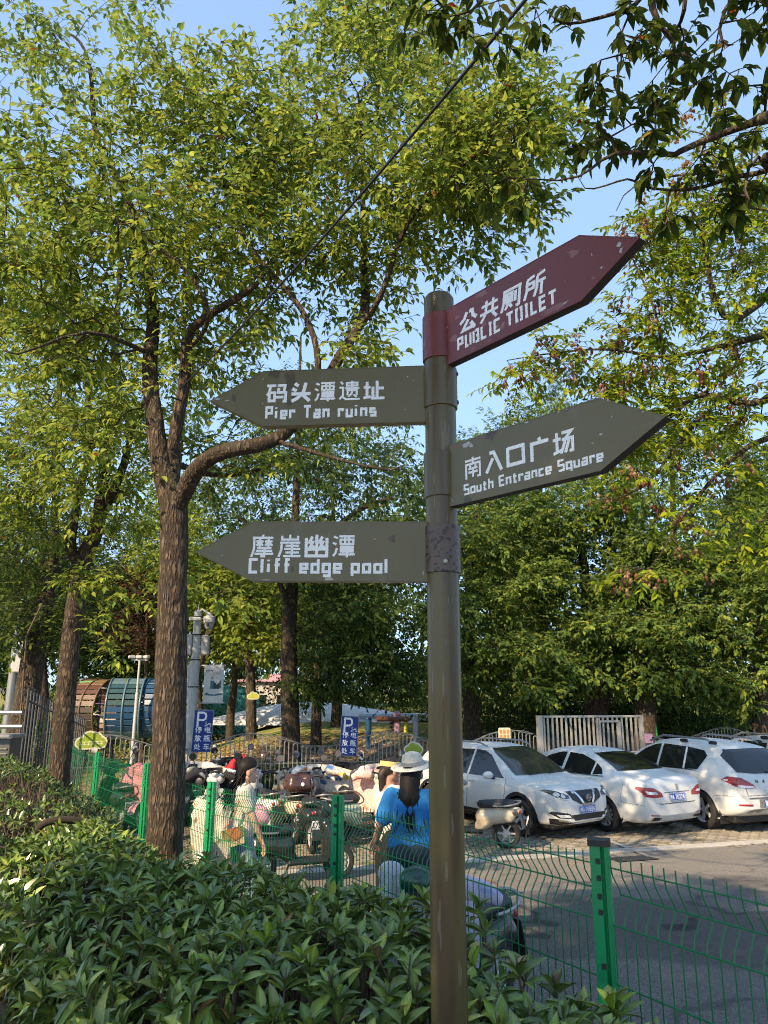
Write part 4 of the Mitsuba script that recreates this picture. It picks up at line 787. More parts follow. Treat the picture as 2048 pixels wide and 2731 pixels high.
# ---- golden rain tree with papery pods, from the right
def pods(key, ends, D, rng):
    pick = [(1700, 460, 40), (1640, 540, 60), (1600, 560, 40), (1760, 470, 60), (1850, 300, 60), (1900, 260, 40), (1560, 870, 60), (1500, 960, 50), (1580, 1050, 50), (1650, 1000, 60), (1740, 940, 60), (1820, 1000, 60), (1700, 1300, 80), (1650, 1400, 60), (1800, 1350, 60), (1900, 960, 70), (1980, 1080, 70), (1530, 1100, 50), (1590, 830, 40), (1920, 480, 50), (2000, 600, 50), (1830, 520, 40), (1700, 880, 40), (1640, 1500, 50), (1780, 1560, 40), (1420, 900, 30), (1330, 935, 24), (2010, 900, 40), (1890, 1240, 50)]
    tree_ = cKDTree(ends[:, [0, 2]]); base = []
    for px, py, r in pick:
        c = at(px, py, 6.6); dd, ii = tree_.query(c[[0, 2]], k=12)
        for d_, i_ in zip(dd, ii):
            if d_ < .55:
                for q in range(3): base.append(ends[i_] + np.array([rng.normal(0, .03), rng.normal(0, .03), -.035 - .03 * q]))
    base = np.array(base)
    n = len(base); oct_ = np.array([[0, 0, .5], [.45, 0, .05], [-.22, .39, .05], [-.22, -.39, .05], [0, 0, -.55]]); f = np.array([[0, 1, 2], [0, 2, 3], [0, 3, 1], [4, 2, 1], [4, 3, 2], [4, 1, 3]])
    s = rng.uniform(.035, .058, n); a = rng.uniform(0, 6.28, n); c, sn = np.cos(a)[:, None], np.sin(a)[:, None]
    x, y, z = oct_[:, 0], oct_[:, 1], oct_[:, 2]
    V = np.stack([(x * c - y * sn) * s[:, None] + base[:, :1], (x * sn + y * c) * s[:, None] + base[:, 1:2], z * s[:, None] * 1.1 + base[:, 2:]], -1).reshape(-1, 3)
    pal = np.array([(.42, .24, .14), (.34, .17, .10), (.50, .33, .20), (.26, .12, .08)])
    put('seed_pods', (V, (f[None] + np.arange(n)[:, None, None] * 5).reshape(-1, 3)), 'leaf', key, color=np.repeat(pal[rng.integers(0, 4, n)], 5, 0), smooth=True, kind='stuff')
Yk = 6.6
gb = np.array([5.6, 7.4, -.2])
tree('golden_rain_tree', 'golden rain tree from the right with yellow green leaflets and papery pink pods', 'tree',
     [([gb, gb + [-.1, 0, 1.5], gb + [-.3, -.1, 3.2], at(2230, 700, 7.2), at(2150, 300, 7.2)], [.17, .16, .14, .1, .04]),
      ([gb + [-.3, -.1, 3.0], at(2200, 980, 7.0), at(2048, 1060, Yk), at(1880, 1050, Yk), at(1790, 1105, Yk), at(1700, 1115, Yk), at(1600, 1060, Yk)], [.09, .06, .035, .027, .02, .014, .006]),
      ([at(2120, 850, 7.0), at(2000, 900, Yk), at(1880, 930, Yk), at(1760, 950, Yk), at(1640, 930, Yk), at(1470, 940, Yk), at(1350, 960, Yk)], [.05, .032, .024, .018, .013, .008, .004]),
      ([at(2100, 700, 7.0), at(1920, 830, Yk), at(1875, 640, Yk), at(1840, 560, Yk), at(1835, 490, Yk)], [.04, .028, .02, .014, .006]),
      ([at(1875, 1100, Yk), at(1810, 1180, Yk), at(1750, 1260, Yk), at(1690, 1310, Yk), at(1560, 1345, Yk)], [.022, .017, .012, .008, .004]),
      ([at(2060, 1160, Yk), at(1930, 1240, Yk), at(1820, 1380, Yk), at(1760, 1480, Yk)], [.03, .02, .012, .005]),
      ([at(2100, 400, 7), at(1980, 440, Yk), at(1850, 460, Yk), at(1720, 480, Yk), at(1640, 560, Yk)], [.03, .022, .015, .009, .004]),
      ([at(1770, 950, Yk), at(1735, 800, Yk), at(1690, 700, Yk), at(1660, 620, Yk)], [.016, .012, .008, .003])],
     [(1820, 540, Yk, 110, 90, .7, 46), (1950, 660, Yk, 120, 120, .8, 60), (1790, 700, Yk, 100, 80, .7, 46), (1690, 640, Yk, 60, 50, .5, 18), (1960, 460, Yk, 100, 80, .7, 34), (1880, 330, Yk, 90, 60, .6, 14), (1980, 850, Yk, 90, 100, .7, 44), (1800, 850, Yk, 100, 70, .7, 36), (1690, 850, Yk, 80, 60, .6, 22), (1560, 960, Yk, 100, 50, .6, 24), (1430, 950, Yk, 60, 50, .5, 13), (1360, 990, Yk, 60, 40, .5, 10), (1700, 1010, Yk, 110, 60, .6, 30),
      (1850, 1060, Yk, 120, 90, .7, 44), (1980, 1050, Yk, 90, 110, .7, 40), (1730, 1180, Yk, 120, 70, .6, 34), (1900, 1250, Yk, 120, 90, .7, 20), (1620, 1080, Yk, 80, 50, .5, 18), (1780, 1400, Yk, 100, 90, .7, 9), (2000, 1400, Yk, 80, 100, .7, 10), (1660, 1290, Yk, 80, 60, .6, 14), (1880, 1500, Yk, 80, 80, .6, 4), (2010, 560, Yk, 60, 150, .6, 30), (1680, 1560, Yk, 60, 60, .5, 6)],
     20, .078, YELL * 1.15, 73, spread=.16, fine=False, red=.0, width=.42, droop=.55, extra=pods, tmpl=LEAF8, sprays=2, tl=2.1, lat=1.3)
# ---- shade tree behind the camera on the left: its crown keeps the sun off the arrow boards
sb = np.array([-6.6, -4.6, g0(-6.6, -4.6) - .2])
tree('shade_tree', 'tall camphor tree out of frame left of the path, shading the arrow boards', 'tree',
     [([sb, sb + [.1, .1, 3], sb + [.6, .6, 5.5], sb + [1.6, 1.6, 8]], [.26, .24, .2, .1]), ([sb + [.5, .5, 5], sb + [2.4, 2.4, 6.8], sb + [4.2, 4.0, 7.6]], [.12, .08, .03])],
     [((-4.7, -3.3, 8.2), (1.7, 1.7, 1.5), 280), ((-3.1, -2.4, 7.2), (1.5, 1.5, 1.2), 230), ((-6.3, -3.2, 9.6), (1.5, 1.5, 1.2), 130), ((-3.4, .4, 7.7), (1.3, 1.6, .9), 110), ((-2.0, -3.2, 7.2), (1.6, 1.3, 1.0), 110), ((-5.2, -.9, 9.3), (1.4, 1.4, 1.0), 110), ((-1.4, -1.2, 6.7), (1.1, 1.0, .7), 60), ((-6.3, -2.2, 7.5), (1.5, 1.6, 1.1), 150), ((-5.2, -1.6, 6.6), (1.2, 1.2, .8), 80)],
     16, .16, GREEN, 77, spread=.26, fine=False, tmpl=LEAF4, twiglets=False)
# ---- the two-strand cable slung up across the sky
cab = thing('overhead_cable', 'thin dark two strand cable slung from the forked trunk up across the sky', 'cable')
c0, c1 = at(478, 1040, 7.8), at(1450, -70, 3.4)
for o in (0, .035):
    t = np.linspace(0, 1, 14)[:, None]; put('strand', MB().tube(c0 + (c1 - c0) * t + np.array([0, 0, -.10]) * 4 * t * (1 - t) + np.array([o, 0, o * (1 - t[0])[0]]), .0095 if o == 0 else .007, 5), 'black_plastic', cab)
put('tie', MB().tube(at(462, 1070, 7.75) + np.array([[-.1, -.02, .02], [0, -.10, 0], [.1, -.03, -.02]]), .012, 5), 'black_plastic', cab)
# ================================================================== the hedge: whorls of long glossy leaves
def leaf_big(curl, fold, n=5):
    u = np.linspace(0, 1, n); w = np.array([0.0, .62, 1.0, .72, 0.0]) if n == 5 else np.sin(np.pi * u ** .85); z = -curl * u ** 2
    V, C = [], []
    for k in range(n):
        V += [[u[k], -w[k] * .5, z[k] + fold * w[k] * .5], [u[k], -.035 * (1 - u[k]), z[k]], [u[k], .035 * (1 - u[k]), z[k]], [u[k], w[k] * .5, z[k] + fold * w[k] * .5]]
        C += [0, 1, 1, 0]
    F = []
    for k in range(n - 1):
        for j in range(3):
            a = k * 4 + j; F += [[a, a + 4, a + 1], [a + 1, a + 4, a + 5]]
    return np.array(V), np.array(F), np.array(C, float)
BIG = [leaf_big(c, f) for c, f in ((.10, .22), (.22, .30), (.32, .16), (.05, .38))]
SML = (LEAF5[0], LEAF5[1], np.zeros(5)); MID = [leaf_big(c, f, 4) for c, f in ((.10, .22), (.22, .30), (.32, .16), (.05, .38))]
def hedge(name, label, inside, top, spots, size, per, seed, pal, tip_pal, nparts):
    rng = np.random.default_rng(seed); key = thing(name, label, 'hedge')
    B, D, L, TI, AX = [], [], [], [], []
    stems = MB()
    for (x, y, z, ax) in spots(rng):
        k = int(per * rng.uniform(.7, 1.3)); gold = rng.random() < .10
        young = rng.random() < .2
        for q in range(k):
            ph = q * 2.4 + rng.uniform(-.3, .3); el = .15 + 1.0 * (q / k) + rng.normal(0, .15)
            a = nrm(np.cross(ax, [1, .2, .1])); b = np.cross(ax, a)
            d = (np.cos(ph) * a + np.sin(ph) * b) * math.cos(el) + ax * math.sin(el)
            h = size * (.35 * (q / k) + .02)
            B.append(np.array([x, y, z]) + ax * (h - .05)); D.append(d); L.append(size * rng.uniform(.7, 1.2) * (1 - .35 * q / k)); TI.append((q / k, gold, young)); AX.append(ax)
        g = float(ground_z(x, y)); foot = np.array([x + rng.normal(0, .1) - ax[0] * .3, y + rng.normal(0, .1) - ax[1] * .3, g])
        p1 = np.array([x, y, z]) - ax * .10
        stems.tube([foot, (foot + p1) / 2 + rng.normal(0, .03, 3), p1, np.array([x, y, z]) + ax * size * .3], (np.array([.009, .007, .005, .003]) * (1.5 if y < 3.2 and nparts and rng.random() < .3 else 1.0)).tolist(), 4, cap=False)
    put('stems', stems, 'twig_pale', key, smooth=True, kind='stuff')
    B, D, L, AX = map(np.array, (B, D, L, AX))
    up = nrm(AX * .9 + np.array([0, 0, .5]) + rng.normal(0, .18, D.shape)); n = len(B)
    col = pal[rng.integers(0, len(pal), n)] * rng.uniform(.75, 1.25, (n, 1))
    for q, (t, gold, young) in enumerate(TI):
        if young and t > .55: col[q] = tip_pal[rng.integers(0, len(tip_pal))]
        if rng.random() < .014: col[q] = ((.20, .11, .04), (.26, .20, .06), (.11, .06, .03))[rng.integers(3)]
    x = nrm(D); y = nrm(np.cross(up, x)); z = np.cross(x, y)
    dist = np.linalg.norm(B - [0, 0, EYE], axis=1)
    px = B[:, 0] / (B[:, 1] * CP + (B[:, 2] - EYE) * SP); rowa = (B[:, 2] - EYE) / np.maximum(B[:, 1], .1)
    seen = (np.abs(px) < .53) & (rowa > -.42) & (B[:, 1] > .8)
    score = np.where(seen, L / dist * (.4 + np.array([1 if a[2] > .5 else .5 for a in AX])), 0)
    order = np.argsort(-score); parts = set(order[:nparts].tolist()); top_ = set(order[:2600].tolist())
    V, F, C, nv = [], [], [], 0
    which = rng.integers(0, 4, n)
    for q in range(n):
        tv, tf, tc = (BIG if q in top_ else MID)[which[q]] if nparts else SML
        wd = L[q] * .40
        v = B[q] + tv[:, :1] * L[q] * x[q] + tv[:, 1:2] * wd * y[q] + tv[:, 2:] * L[q] * z[q]
        c = col[q][None] * (1 + .9 * tc[:, None]) + tc[:, None] * np.array([.03, .035, .01])
        if q in parts: put('leaf', (v, tf), 'leaf_glossy', key, smooth=True, color=c); continue
        V.append(v); F.append(tf + nv); C.append(c); nv += len(v)
    put('foliage', (np.vstack(V), np.vstack(F)), 'leaf_glossy', key, smooth=True, color=np.vstack(C), kind='stuff')
    return key
HF = np.array([(1.9, .2), (1.1, 1.0), (-.30, 1.95), (-1.70, 4.05), (-2.95, 5.7), (-3.7, 7.3)])      # foot of the hedge on the path side
def front_spots(rng):
    poly = Polygon(list(map(tuple, HF)) + [tuple(FENCE[4] + [-.15, -.1]), tuple(FENCE[3] + [-.12, -.1]), tuple(FENCE[2] + [-.10, -.1]), tuple(FENCE[1] + [-.1, -.1]), (2.4, .2)])
    line = LineString(HF); out = []
    x0, y0, x1, y1 = poly.bounds
    for gx_ in np.arange(x0, x1, .112):
        for gy_ in np.arange(y0, y1, .112):
            x, y = gx_ + rng.uniform(-.05, .05), gy_ + rng.uniform(-.05, .05)
            if not poly.contains(Point(x, y)): continue
            if x / y > .37: continue
            if (x - POLE[0]) ** 2 + (y - POLE[1]) ** 2 < .012: continue
            d = line.distance(Point(x, y)); f = float(sstep(0, .42, d)); fe = -float(fside(np.array(x), np.array(y))) ; fe = 1 - float(sstep(3.8, 4.8, y)) * (1 - float(sstep(.08, .75 + .5 * float(sstep(4.2, 5.6, y)), abs(fe))))
            zt = 1.62 + .10 * meshkit.fbm(np.array([[x * 1.3, y * 1.3, 0]]), 2)[0] * 2 - .08 - .05 + .05 * sstep(3, 4.2, y) - .22 * sstep(4.6, 6.6, y) * (1 - .5 * sstep(.26, .30, -x / y)) - .10 * sstep(.36, .46, -x / y)
            zt += .035 * (1 - float(sstep(3.4, 4.4, y)))
            zt = 1.22 + (zt - 1.22) * (.35 + .65 * f) * (.10 + .90 * fe) - .28 * (1 - fe) * float(sstep(4.0, 6.0, y))
            t = nrm(np.array([-.86, -.5, 0])) * (1 - f) * 1.2 + np.array([0, 0, 1.0]) + np.append(rng.normal(0, .22, 2), 0)
            out.append((x, y, zt + rng.normal(0, .035), nrm(t)))
            if rng.random() < .5: out.append((x, y, zt - rng.uniform(.1, .22), nrm(t + rng.normal(0, .3, 3))))
    for s in np.arange(0, line.length, .075):      # the face towards the path
        q = line.interpolate(s); g = float(ground_z(q.x, q.y))
        for z in (np.arange(g + .10, 1.50, .095) if q.x / q.y < .37 else []):
            out.append((q.x + rng.normal(0, .05) + .04 * (z - g), q.y + rng.normal(0, .05) + .03 * (z - g), z + rng.normal(0, .03), nrm(np.array([-.86, -.45, .55]) + rng.normal(0, .3, 3))))
    return out
HP = np.array([(.068, .106, .020), (.084, .126, .022), (.050, .086, .018), (.118, .156, .026), (.080, .110, .026)])
hedge('hedge', 'front hedge of long glossy dark green leaves around the foot of the signpost', None, None, front_spots, .128, 9, 91, HP, np.array([(.13, .19, .02), (.11, .17, .025), (.16, .18, .025)]), 300)
def back_spots(rng):
    poly = Polygon([(-3.2, 7.75), (-4.6, 8.0), (-9.5, 11.5), (-10.5, 15.5), (-7.6, 15.6), (-4.75, 12.0), (-3.2, 9.6)]); out = []
    x0, y0, x1, y1 = poly.bounds
    for gx_ in np.arange(x0, x1, .15):
        for gy_ in np.arange(y0, y1, .15):
            x, y = gx_ + rng.uniform(-.07, .07), gy_ + rng.uniform(-.07, .07)
            if not poly.contains(Point(x, y)): continue
            d = poly.exterior.distance(Point(x, y)); f = float(sstep(0, .5, d))
            zt = 1.72 - .30 * sstep(9, 14, y) - .42 * (1 - float(sstep(.3, 1.6, abs(float(fside(np.array(x), np.array(y))))))) + .12 * meshkit.fbm(np.array([[x * .9, y * .9, 3]]), 2)[0]
            zt = .9 + (zt - .9) * (.55 + .45 * f)
            t = np.array([0, -.55 * (1 - f), 1.0]) + np.append(rng.normal(0, .25, 2), 0)
            out.append((x, y, zt + rng.normal(0, .05), nrm(t)))
    for s in np.arange(0, 1, .012):
        for z in np.arange(.75, 1.6, .13):
            p = np.array([-3.25, 7.8]) * (1 - s) + np.array([-9.3, 11.3]) * s
            out.append((p[0] + rng.normal(0, .08), p[1] + rng.normal(0, .08), z, nrm(np.array([-.3, -.9, .4]) + rng.normal(0, .35, 3))))
    return out
hedge('hedge', 'rear clipped hedge of smaller leaves beneath the leaning trunks at the left', None, None, back_spots, .105, 9, 92, HP * 1.15, np.array([(.13, .19, .02), (.11, .17, .025)]), 0)
# short grass and weeds along the foot of the front hedge
rng = np.random.default_rng(8); n = 5200
t = rng.uniform(0, 1, n); k = np.minimum((t * 3).astype(int), 2); u = t * 3 - k
p = HF[2:5][k % 3] if False else HF[2 + k] * (1 - u[:, None]) + HF[3 + np.minimum(k, 2)] * u[:, None]
p = p + np.array([-.83, -.55]) * rng.uniform(-.25, .30, (n, 1)) + rng.normal(0, .04, (n, 2))
base = np.column_stack([p, ground_z(p[:, 0], p[:, 1])]); an = rng.uniform(0, 6.28, n)
dirn = nrm(np.column_stack([np.cos(an) * .6, np.sin(an) * .6, rng.uniform(.5, 1.4, n)]))
V, Fc, Cc = leaves(base, dirn, nrm(np.column_stack([np.cos(an), np.sin(an), np.full(n, .2)])), rng.uniform(.04, .11, n), np.full(n, .10), np.array([(.10, .13, .03), (.16, .16, .04), (.08, .11, .03)])[rng.integers(0, 3, n)], LEAF4)
solo('grass', (V, Fc), 'leaf', 'thin yellowish grass along the foot of the front hedge', 'grass', kind='stuff', smooth=True, color=Cc)
# ================================================================== cars: lofted bodies with everything that sits on them laid on the surface
mat('white_paint', two(P((.64, .64, .615), .30, specular=.5, clearcoat=.8, clearcoat_gloss=.93)))
mat('silver_paint', two(P((.55, .55, .54), .30, metallic=.2, clearcoat=.8, clearcoat_gloss=.92)))
mat('tinted_glass', two(P((.012, .013, .014), .045, specular=.75)))
mat('windscreen_glass', two(P((.035, .036, .03), .05, specular=.75)))
plain('trim_black', (.016, .016, .017), .42)
mat('rim_alloy', two(P((.58, .58, .59), .35, metallic=.3)))
mat('lamp_clear', two(P((.62, .63, .65), .12, specular=.8, clearcoat=1.0)))
mat('lamp_red', two(P((.30, .012, .015), .14, specular=.7, clearcoat=1.0)))
mat('lamp_dark', two(P((.035, .036, .04), .12, specular=.8, clearcoat=1.0)))
plain('plate_blue', (.018, .085, .36), .4)
def chaikin(p):
    q = [p[:, :1]] if False else None
    a, b = p[:-1], p[1:]
    r = np.empty((2 * len(a), 2)); r[0::2] = .75 * a + .25 * b; r[1::2] = .25 * a + .75 * b
    return np.vstack([p[:1], r[1:-1], p[-1:]])
class Car:
    def __init__(s, L, W, top, belt, plan, roofw, sill, wheels, wr):
        s.L, s.W, s.wheels, s.wr = L, W, wheels, wr
        f = lambda t: PchipInterpolator(*np.array(t).T)
        s.top, s.belt, s.plan, s.roofw, s.sill = map(f, (top, belt, plan, roofw, sill))
        xs = np.unique(np.concatenate([np.linspace(0, .25, 22), np.linspace(.25, L - .35, int(L / .03)), np.linspace(L - .35, L, 26)]))
        rows = []
        for x in xs:
            t, w, zs = float(s.top(x)), float(s.plan(x)), float(s.sill(x)); b = min(float(s.belt(x)), t - .05)
            gh = t - b; y7 = .945 * w - (.945 * w - min(float(s.roofw(x)), .93 * w)) * np.clip(gh / .46, 0, 1)
            pr = np.array([(0, zs), (.84 * w, zs), (.965 * w, zs + .07), (1.0 * w, zs + .26), (1.0 * w, (zs + b) / 2 + .10), (.985 * w, b - .06), (.95 * w, b), (y7 + .012, t - min(.14, gh * .5)), (y7 * .90, t - .03), (y7 * .5, t - .004), (0, t)])
            rows.append(chaikin(chaikin(pr)))
        R = np.array(rows); n, m = R.shape[:2]
        half = np.concatenate([np.repeat(xs[:, None, None], m, 1), R], -1)
        full = np.concatenate([half, half[:, ::-1][:, 1:-1] * [1, -1, 1]], 1); m2 = full.shape[1]
        V = full.reshape(-1, 3); i, j = np.meshgrid(np.arange(n - 1), np.arange(m2), indexing='ij')
        q = np.stack([i * m2 + j, (i + 1) * m2 + j, (i + 1) * m2 + (j + 1) % m2, i * m2 + (j + 1) % m2], -1).reshape(-1, 4)
        c = V[q].mean(1); keep = np.ones(len(q), bool)
        for wx in wheels:
            keep &= ~((np.hypot(c[:, 0] - wx, c[:, 2] - wr) < wr + .055) & (np.abs(c[:, 1]) > W * .36))
        q = q[keep]; caps = []
        for e, fl in ((0, 0), (n - 1, 1)):
            o = len(V); V = np.vstack([V, full[e].mean(0)]); k = np.arange(m2)
            a = np.stack([np.full(m2, o), e * m2 + k, e * m2 + (k + 1) % m2], 1); caps.append(a[:, ::-1] if fl else a)
        s.V, s.F = V, np.vstack([q[:, [0, 1, 2]], q[:, [0, 2, 3]]] + caps)
        H = half.reshape(-1, 3); side = H[H[:, 1] > .3]
        g = side[(side[:, 2] > .2)]; s.Ys = LinearNDInterpolator(g[:, [0, 2]], g[:, 1])
        A = full.reshape(-1, 3)
        s.A = A
    def front(s, x0, x1, zmin=0.0):
        a = s.A[(s.A[:, 0] > x0) & (s.A[:, 0] < x1) & (s.A[:, 2] > zmin)]
        return LinearNDInterpolator(a[:, [1, 2]] + np.random.default_rng(0).normal(0, 1e-6, (len(a), 2)), a[:, 0])
    def end(s, front=True):
        """outermost surface at each height and width at the nose or tail"""
        a = s.A[(s.A[:, 0] > s.L - 1.0) if front else (s.A[:, 0] < .9)]
        ey = np.linspace(-.92, .92, 93); ez = np.linspace(.15, 1.7, 94)
        ii, jj = np.digitize(a[:, 1], ey), np.digitize(a[:, 2], ez); G = {}
        for i_, j_, x in zip(ii, jj, a[:, 0]):
            k = (i_, j_); G[k] = max(G.get(k, -9), x) if front else min(G.get(k, 99), x)
        # the flat cap belongs to the surface too
        xe = s.L if front else 0.0; sec = s.A[np.abs(s.A[:, 0] - xe) < 1e-6]; pg = Polygon(sec[:, 1:]).buffer(0)
        P_ = [((ey[max(i_ - 1, 0)] + ey[min(i_, 92)]) / 2, (ez[max(j_ - 1, 0)] + ez[min(j_, 93)]) / 2, x) for (i_, j_), x in G.items()]
        yy, zz = np.meshgrid(ey, ez); ins = shapely.contains_xy(pg, yy.ravel(), zz.ravel())
        P_ = [q for q in P_ if not pg.contains(Point(q[0], q[1]))] + [(y, z, xe) for y, z in zip(yy.ravel()[ins], zz.ravel()[ins])]
        P_ = np.array(P_); return LinearNDInterpolator(P_[:, :2], P_[:, 2])
def side_patch(car, poly, off, sgn, step=.05):
    p, f = fill(Polygon(poly), step); y = car.Ys(p); y = np.where(np.isnan(y), np.nanmean(y), y)
    v = np.stack([p[:, 0], (y + off) * sgn, p[:, 1]], 1)
    return v, (f[:, ::-1] if sgn > 0 else f)
def end_patch(fn, poly, off, step=.04):
    p, f = fill(Polygon(poly) if not hasattr(poly, 'exterior') else poly, step); x = fn(p); x = np.where(np.isnan(x), np.nanmean(x), x)
    return np.stack([x + off, p[:, 0], p[:, 1]], 1), f
def glass_patch(fn, poly, sg):
    v, f = end_patch(fn, poly, .010 * sg); return v + [0, 0, .010], f
def mirror_poly(p): return [(-y, z) for y, z in p]
def rim_mesh(r, spokes, wide):
    a = MB(); w = .085
    a.lathe([(r * .98, -w), (r, -w * .6), (r, w), (r * .93, w), (r * .9, .03), (r * .88, -w)], 36)
    a.lathe([(0, .05), (r * .20, .05), (r * .22, .03), (r * .22, -.02)], 16)
    for k in range(spokes):
        th = 2 * math.pi * k / spokes
        for d in ((-.10, .10) if wide == 2 else (0,)):
            g = Polygon([(r * .15, -.022), (r * .15, .022), (r * .92, .034 if wide == 1 else .018), (r * .92, -.034 if wide == 1 else -.018)])
            a.poly(g, .035, frame([0, 0, .012], (math.cos(th + d), math.sin(th + d), 0), z=(0, 0, 1)))
    return a
def wheel(parent, m, r, spokes, wide):
    w = put('wheel', MB().lathe([(r * .66, -.10), (r * .90, -.112), (r * .985, -.085), (r, -.04), (r, .04), (r * .985, .085), (r * .90, .112), (r * .66, .10)], 40), 'dark_rubber', parent, smooth=40, tw=m)
    put('brake_disc', MB().lathe([(0, -.02), (r * .64, -.02), (r * .64, -.05), (0, -.05)], 24), 'trim_black', w, tw=m)
    put('rim', rim_mesh(r * .69, spokes, wide), 'rim_alloy', w, smooth=30, tw=m)
def plate(parent, m, text, w=.44, h=.14, prov=True):
    p = put('licence_plate', MB().poly(rrect(w, h, .012), .006), 'plate_blue', parent, tw=m)
    put('plate_rim', MB().poly(rrect(w - .012, h - .012, .01).difference(rrect(w - .022, h - .022, .008)), .002, frame([0, 0, .006], (1, 0, 0), (0, 1, 0))), 'white_print', p, tw=m)
    x = -w / 2 + .022
    if prov: put('character', MB().poly(shapely.affinity.affine_transform(han('鄂', 11), [.046, 0, 0, .082, x, -.041]), .003, frame([0, 0, .006], (1, 0, 0), (0, 1, 0))), 'white_print', p, tw=m); x += .056
    for ch in text:
        if ch == '.': x += .022; continue
        t = meshkit.text_mesh(ch, .084, .003, bold=True); b = t.bounds; sc = .042 / max(b[1][0] - b[0][0], .03)
        t.vertices[:, 0] = (t.vertices[:, 0] - b[0][0]) * sc + x; t.vertices[:, 1] += -.042; t.vertices[:, 2] += .006
        put('character', (t.vertices, t.faces), 'white_print', p, tw=m); x += .0535
def place(wheel_local, world, fwd):
    """pose that sets a wheel's foot on a point of the ground with the nose along fwd"""
    f = nrm(np.array([fwd[0], fwd[1], 0])); m = frame([0, 0, 0], f, z=(0, 0, 1)); m[:3, 3] = np.array([world[0], world[1], 0.012]) - m[:3, :3] @ np.array(wheel_local); return m
def car_common(key, c, m, paint, spokes, wide, wheel_y, arch=None):
    put('body', (c.V, c.F), paint, key, smooth=38, tw=m)
    for wx in c.wheels:
        for sg in (1, -1):
            wm = m @ frame([wx, sg * wheel_y, c.wr], (1, 0, 0), z=(0, sg, 0)); wheel(key, wm, c.wr, spokes, wide)
            a = MB(); th = np.linspace(-.25, math.pi + .25, 22); R = c.wr + .055
            ring = Polygon([(wx + (R + .055) * math.cos(t), c.wr + (R + .055) * math.sin(t)) for t in th] + [(wx + (R - .012) * math.cos(t), c.wr + (R - .012) * math.sin(t)) for t in th[::-1]])
            v, f = side_patch(c, ring.exterior.coords, .006, sg, .03); put('arch_trim', (v, f), arch or paint, key, tw=m, smooth=True)
            for t0, t1 in zip(th[:-1], th[1:]):
                q = [[wx + R * math.cos(t), y, c.wr + R * math.sin(t)] for t in (t0, t1) for y in (sg * c.W * .49, sg * c.W * .28)]
                a.add(q, [[0, 1, 3, 2]])
            a.add([[wx + R * math.cos(t), sg * c.W * .28, c.wr + R * math.sin(t)] for t in th], [[0, k, k + 1] for k in range(1, 21)])
            put('wheel_housing', a, 'trim_black', key, tw=m)
    put('underbody', MB().box((c.L / 2, 0, .27), (c.L - .5, c.W * .82, .16), bev=.03), 'trim_black', key, tw=m)
CD = np.array([.276, -.961]); rn = lambda d, a: np.array([d[0] * math.cos(a) - d[1] * math.sin(a), d[0] * math.sin(a) + d[1] * math.cos(a)])
def door_mirror(key, m, x, y, z, paint):
    for sg in (1, -1):
        p = put('wing_mirror', MB().ell((x, sg * (y + .10), z), (.075, .125, .075), n=3), paint, key, smooth=True, tw=m)
        put('mirror_stalk', MB().tube([[x + .03, sg * (y - .05), z - .06], [x, sg * (y + .04), z - .05]], .025, 8), 'trim_black', p, tw=m)
def seam(key, c, m, path, sg=(1, -1), r=.0045):
    p = spline(np.array(path), 24)
    for s_ in sg:
        y = c.Ys(p); y = np.where(np.isnan(y), np.nanmean(y), y)
        put('door_seam', MB().tube(np.stack([p[:, 0], (y - r * .2) * s_, p[:, 1]], 1), r, 5), 'trim_black', key, tw=m)
# ---------------------------------------------------------------- the crossover, nose to the camera
c = Car(4.38, 1.81, [(0, .92), (.06, 1.02), (.30, 1.38), (.55, 1.52), (1.1, 1.575), (1.9, 1.59), (2.35, 1.55), (2.75, 1.40), (3.15, 1.17), (3.38, 1.055), (3.55, 1.015), (3.9, .965), (4.15, .905), (4.30, .83), (4.36, .74), (4.38, .66)],
        [(0, 1.0), (1.0, 1.03), (2.5, .97), (3.2, .94), (4.38, .90)], [(0, .68), (.08, .78), (.25, .86), (.6, .895), (1.2, .905), (3.3, .905), (3.75, .89), (4.05, .83), (4.22, .74), (4.33, .60), (4.38, .47)],
        [(0, .58), (1, .60), (2.2, .62), (3.0, .72), (4.38, .7)], [(0, .42), (.2, .30), (.8, .24), (3.6, .24), (4.1, .25), (4.38, .30)], [.80, 3.45], .345)
k1 = thing('parked_car', 'white crossover car with a V shaped chrome grille, parked nose to the road', 'car', 'white cars parked in the bays')
m = place((3.45, -.80, 0), onz(1398, 2230), rn(CD, .34)); car_common(k1, c, m, 'white_paint', 5, 1, .795, 'trim_black')
for sg in (1, -1):
    put('side_window', side_patch(c, [(3.02, 1.005), (2.50, 1.405), (2.28, 1.475), (2.02, 1.485), (2.02, 1.0)], .004, sg), 'tinted_glass', k1, tw=m, smooth=True)
    put('side_window', side_patch(c, [(1.96, 1.005), (1.96, 1.485), (1.2, 1.46), (1.12, 1.05)], .004, sg), 'tinted_glass', k1, tw=m, smooth=True)
    put('rocker_trim', side_patch(c, [(1.2, .25), (3.05, .25), (3.05, .36), (1.2, .36)], .008, sg), 'trim_black', k1, tw=m, smooth=True)
    put('roof_rail', MB().tube([[.7, sg * .57, 1.55], [.9, sg * .58, 1.62], [2.1, sg * .61, 1.63], [2.35, sg * .62, 1.56]], .02, 8), 'steel_grey', k1, tw=m)
    put('door_handle', MB().box((2.12, sg * .915, .90), (.2, .03, .035), bev=.01), 'white_paint', k1, tw=m)
seam(k1, c, m, [(3.06, 1.0), (3.10, .85), (3.06, .6), (2.98, .38)]); seam(k1, c, m, [(2.0, 1.0), (2.0, .6), (1.95, .38)])
ws = c.front(2.2, 3.42, 1.0)
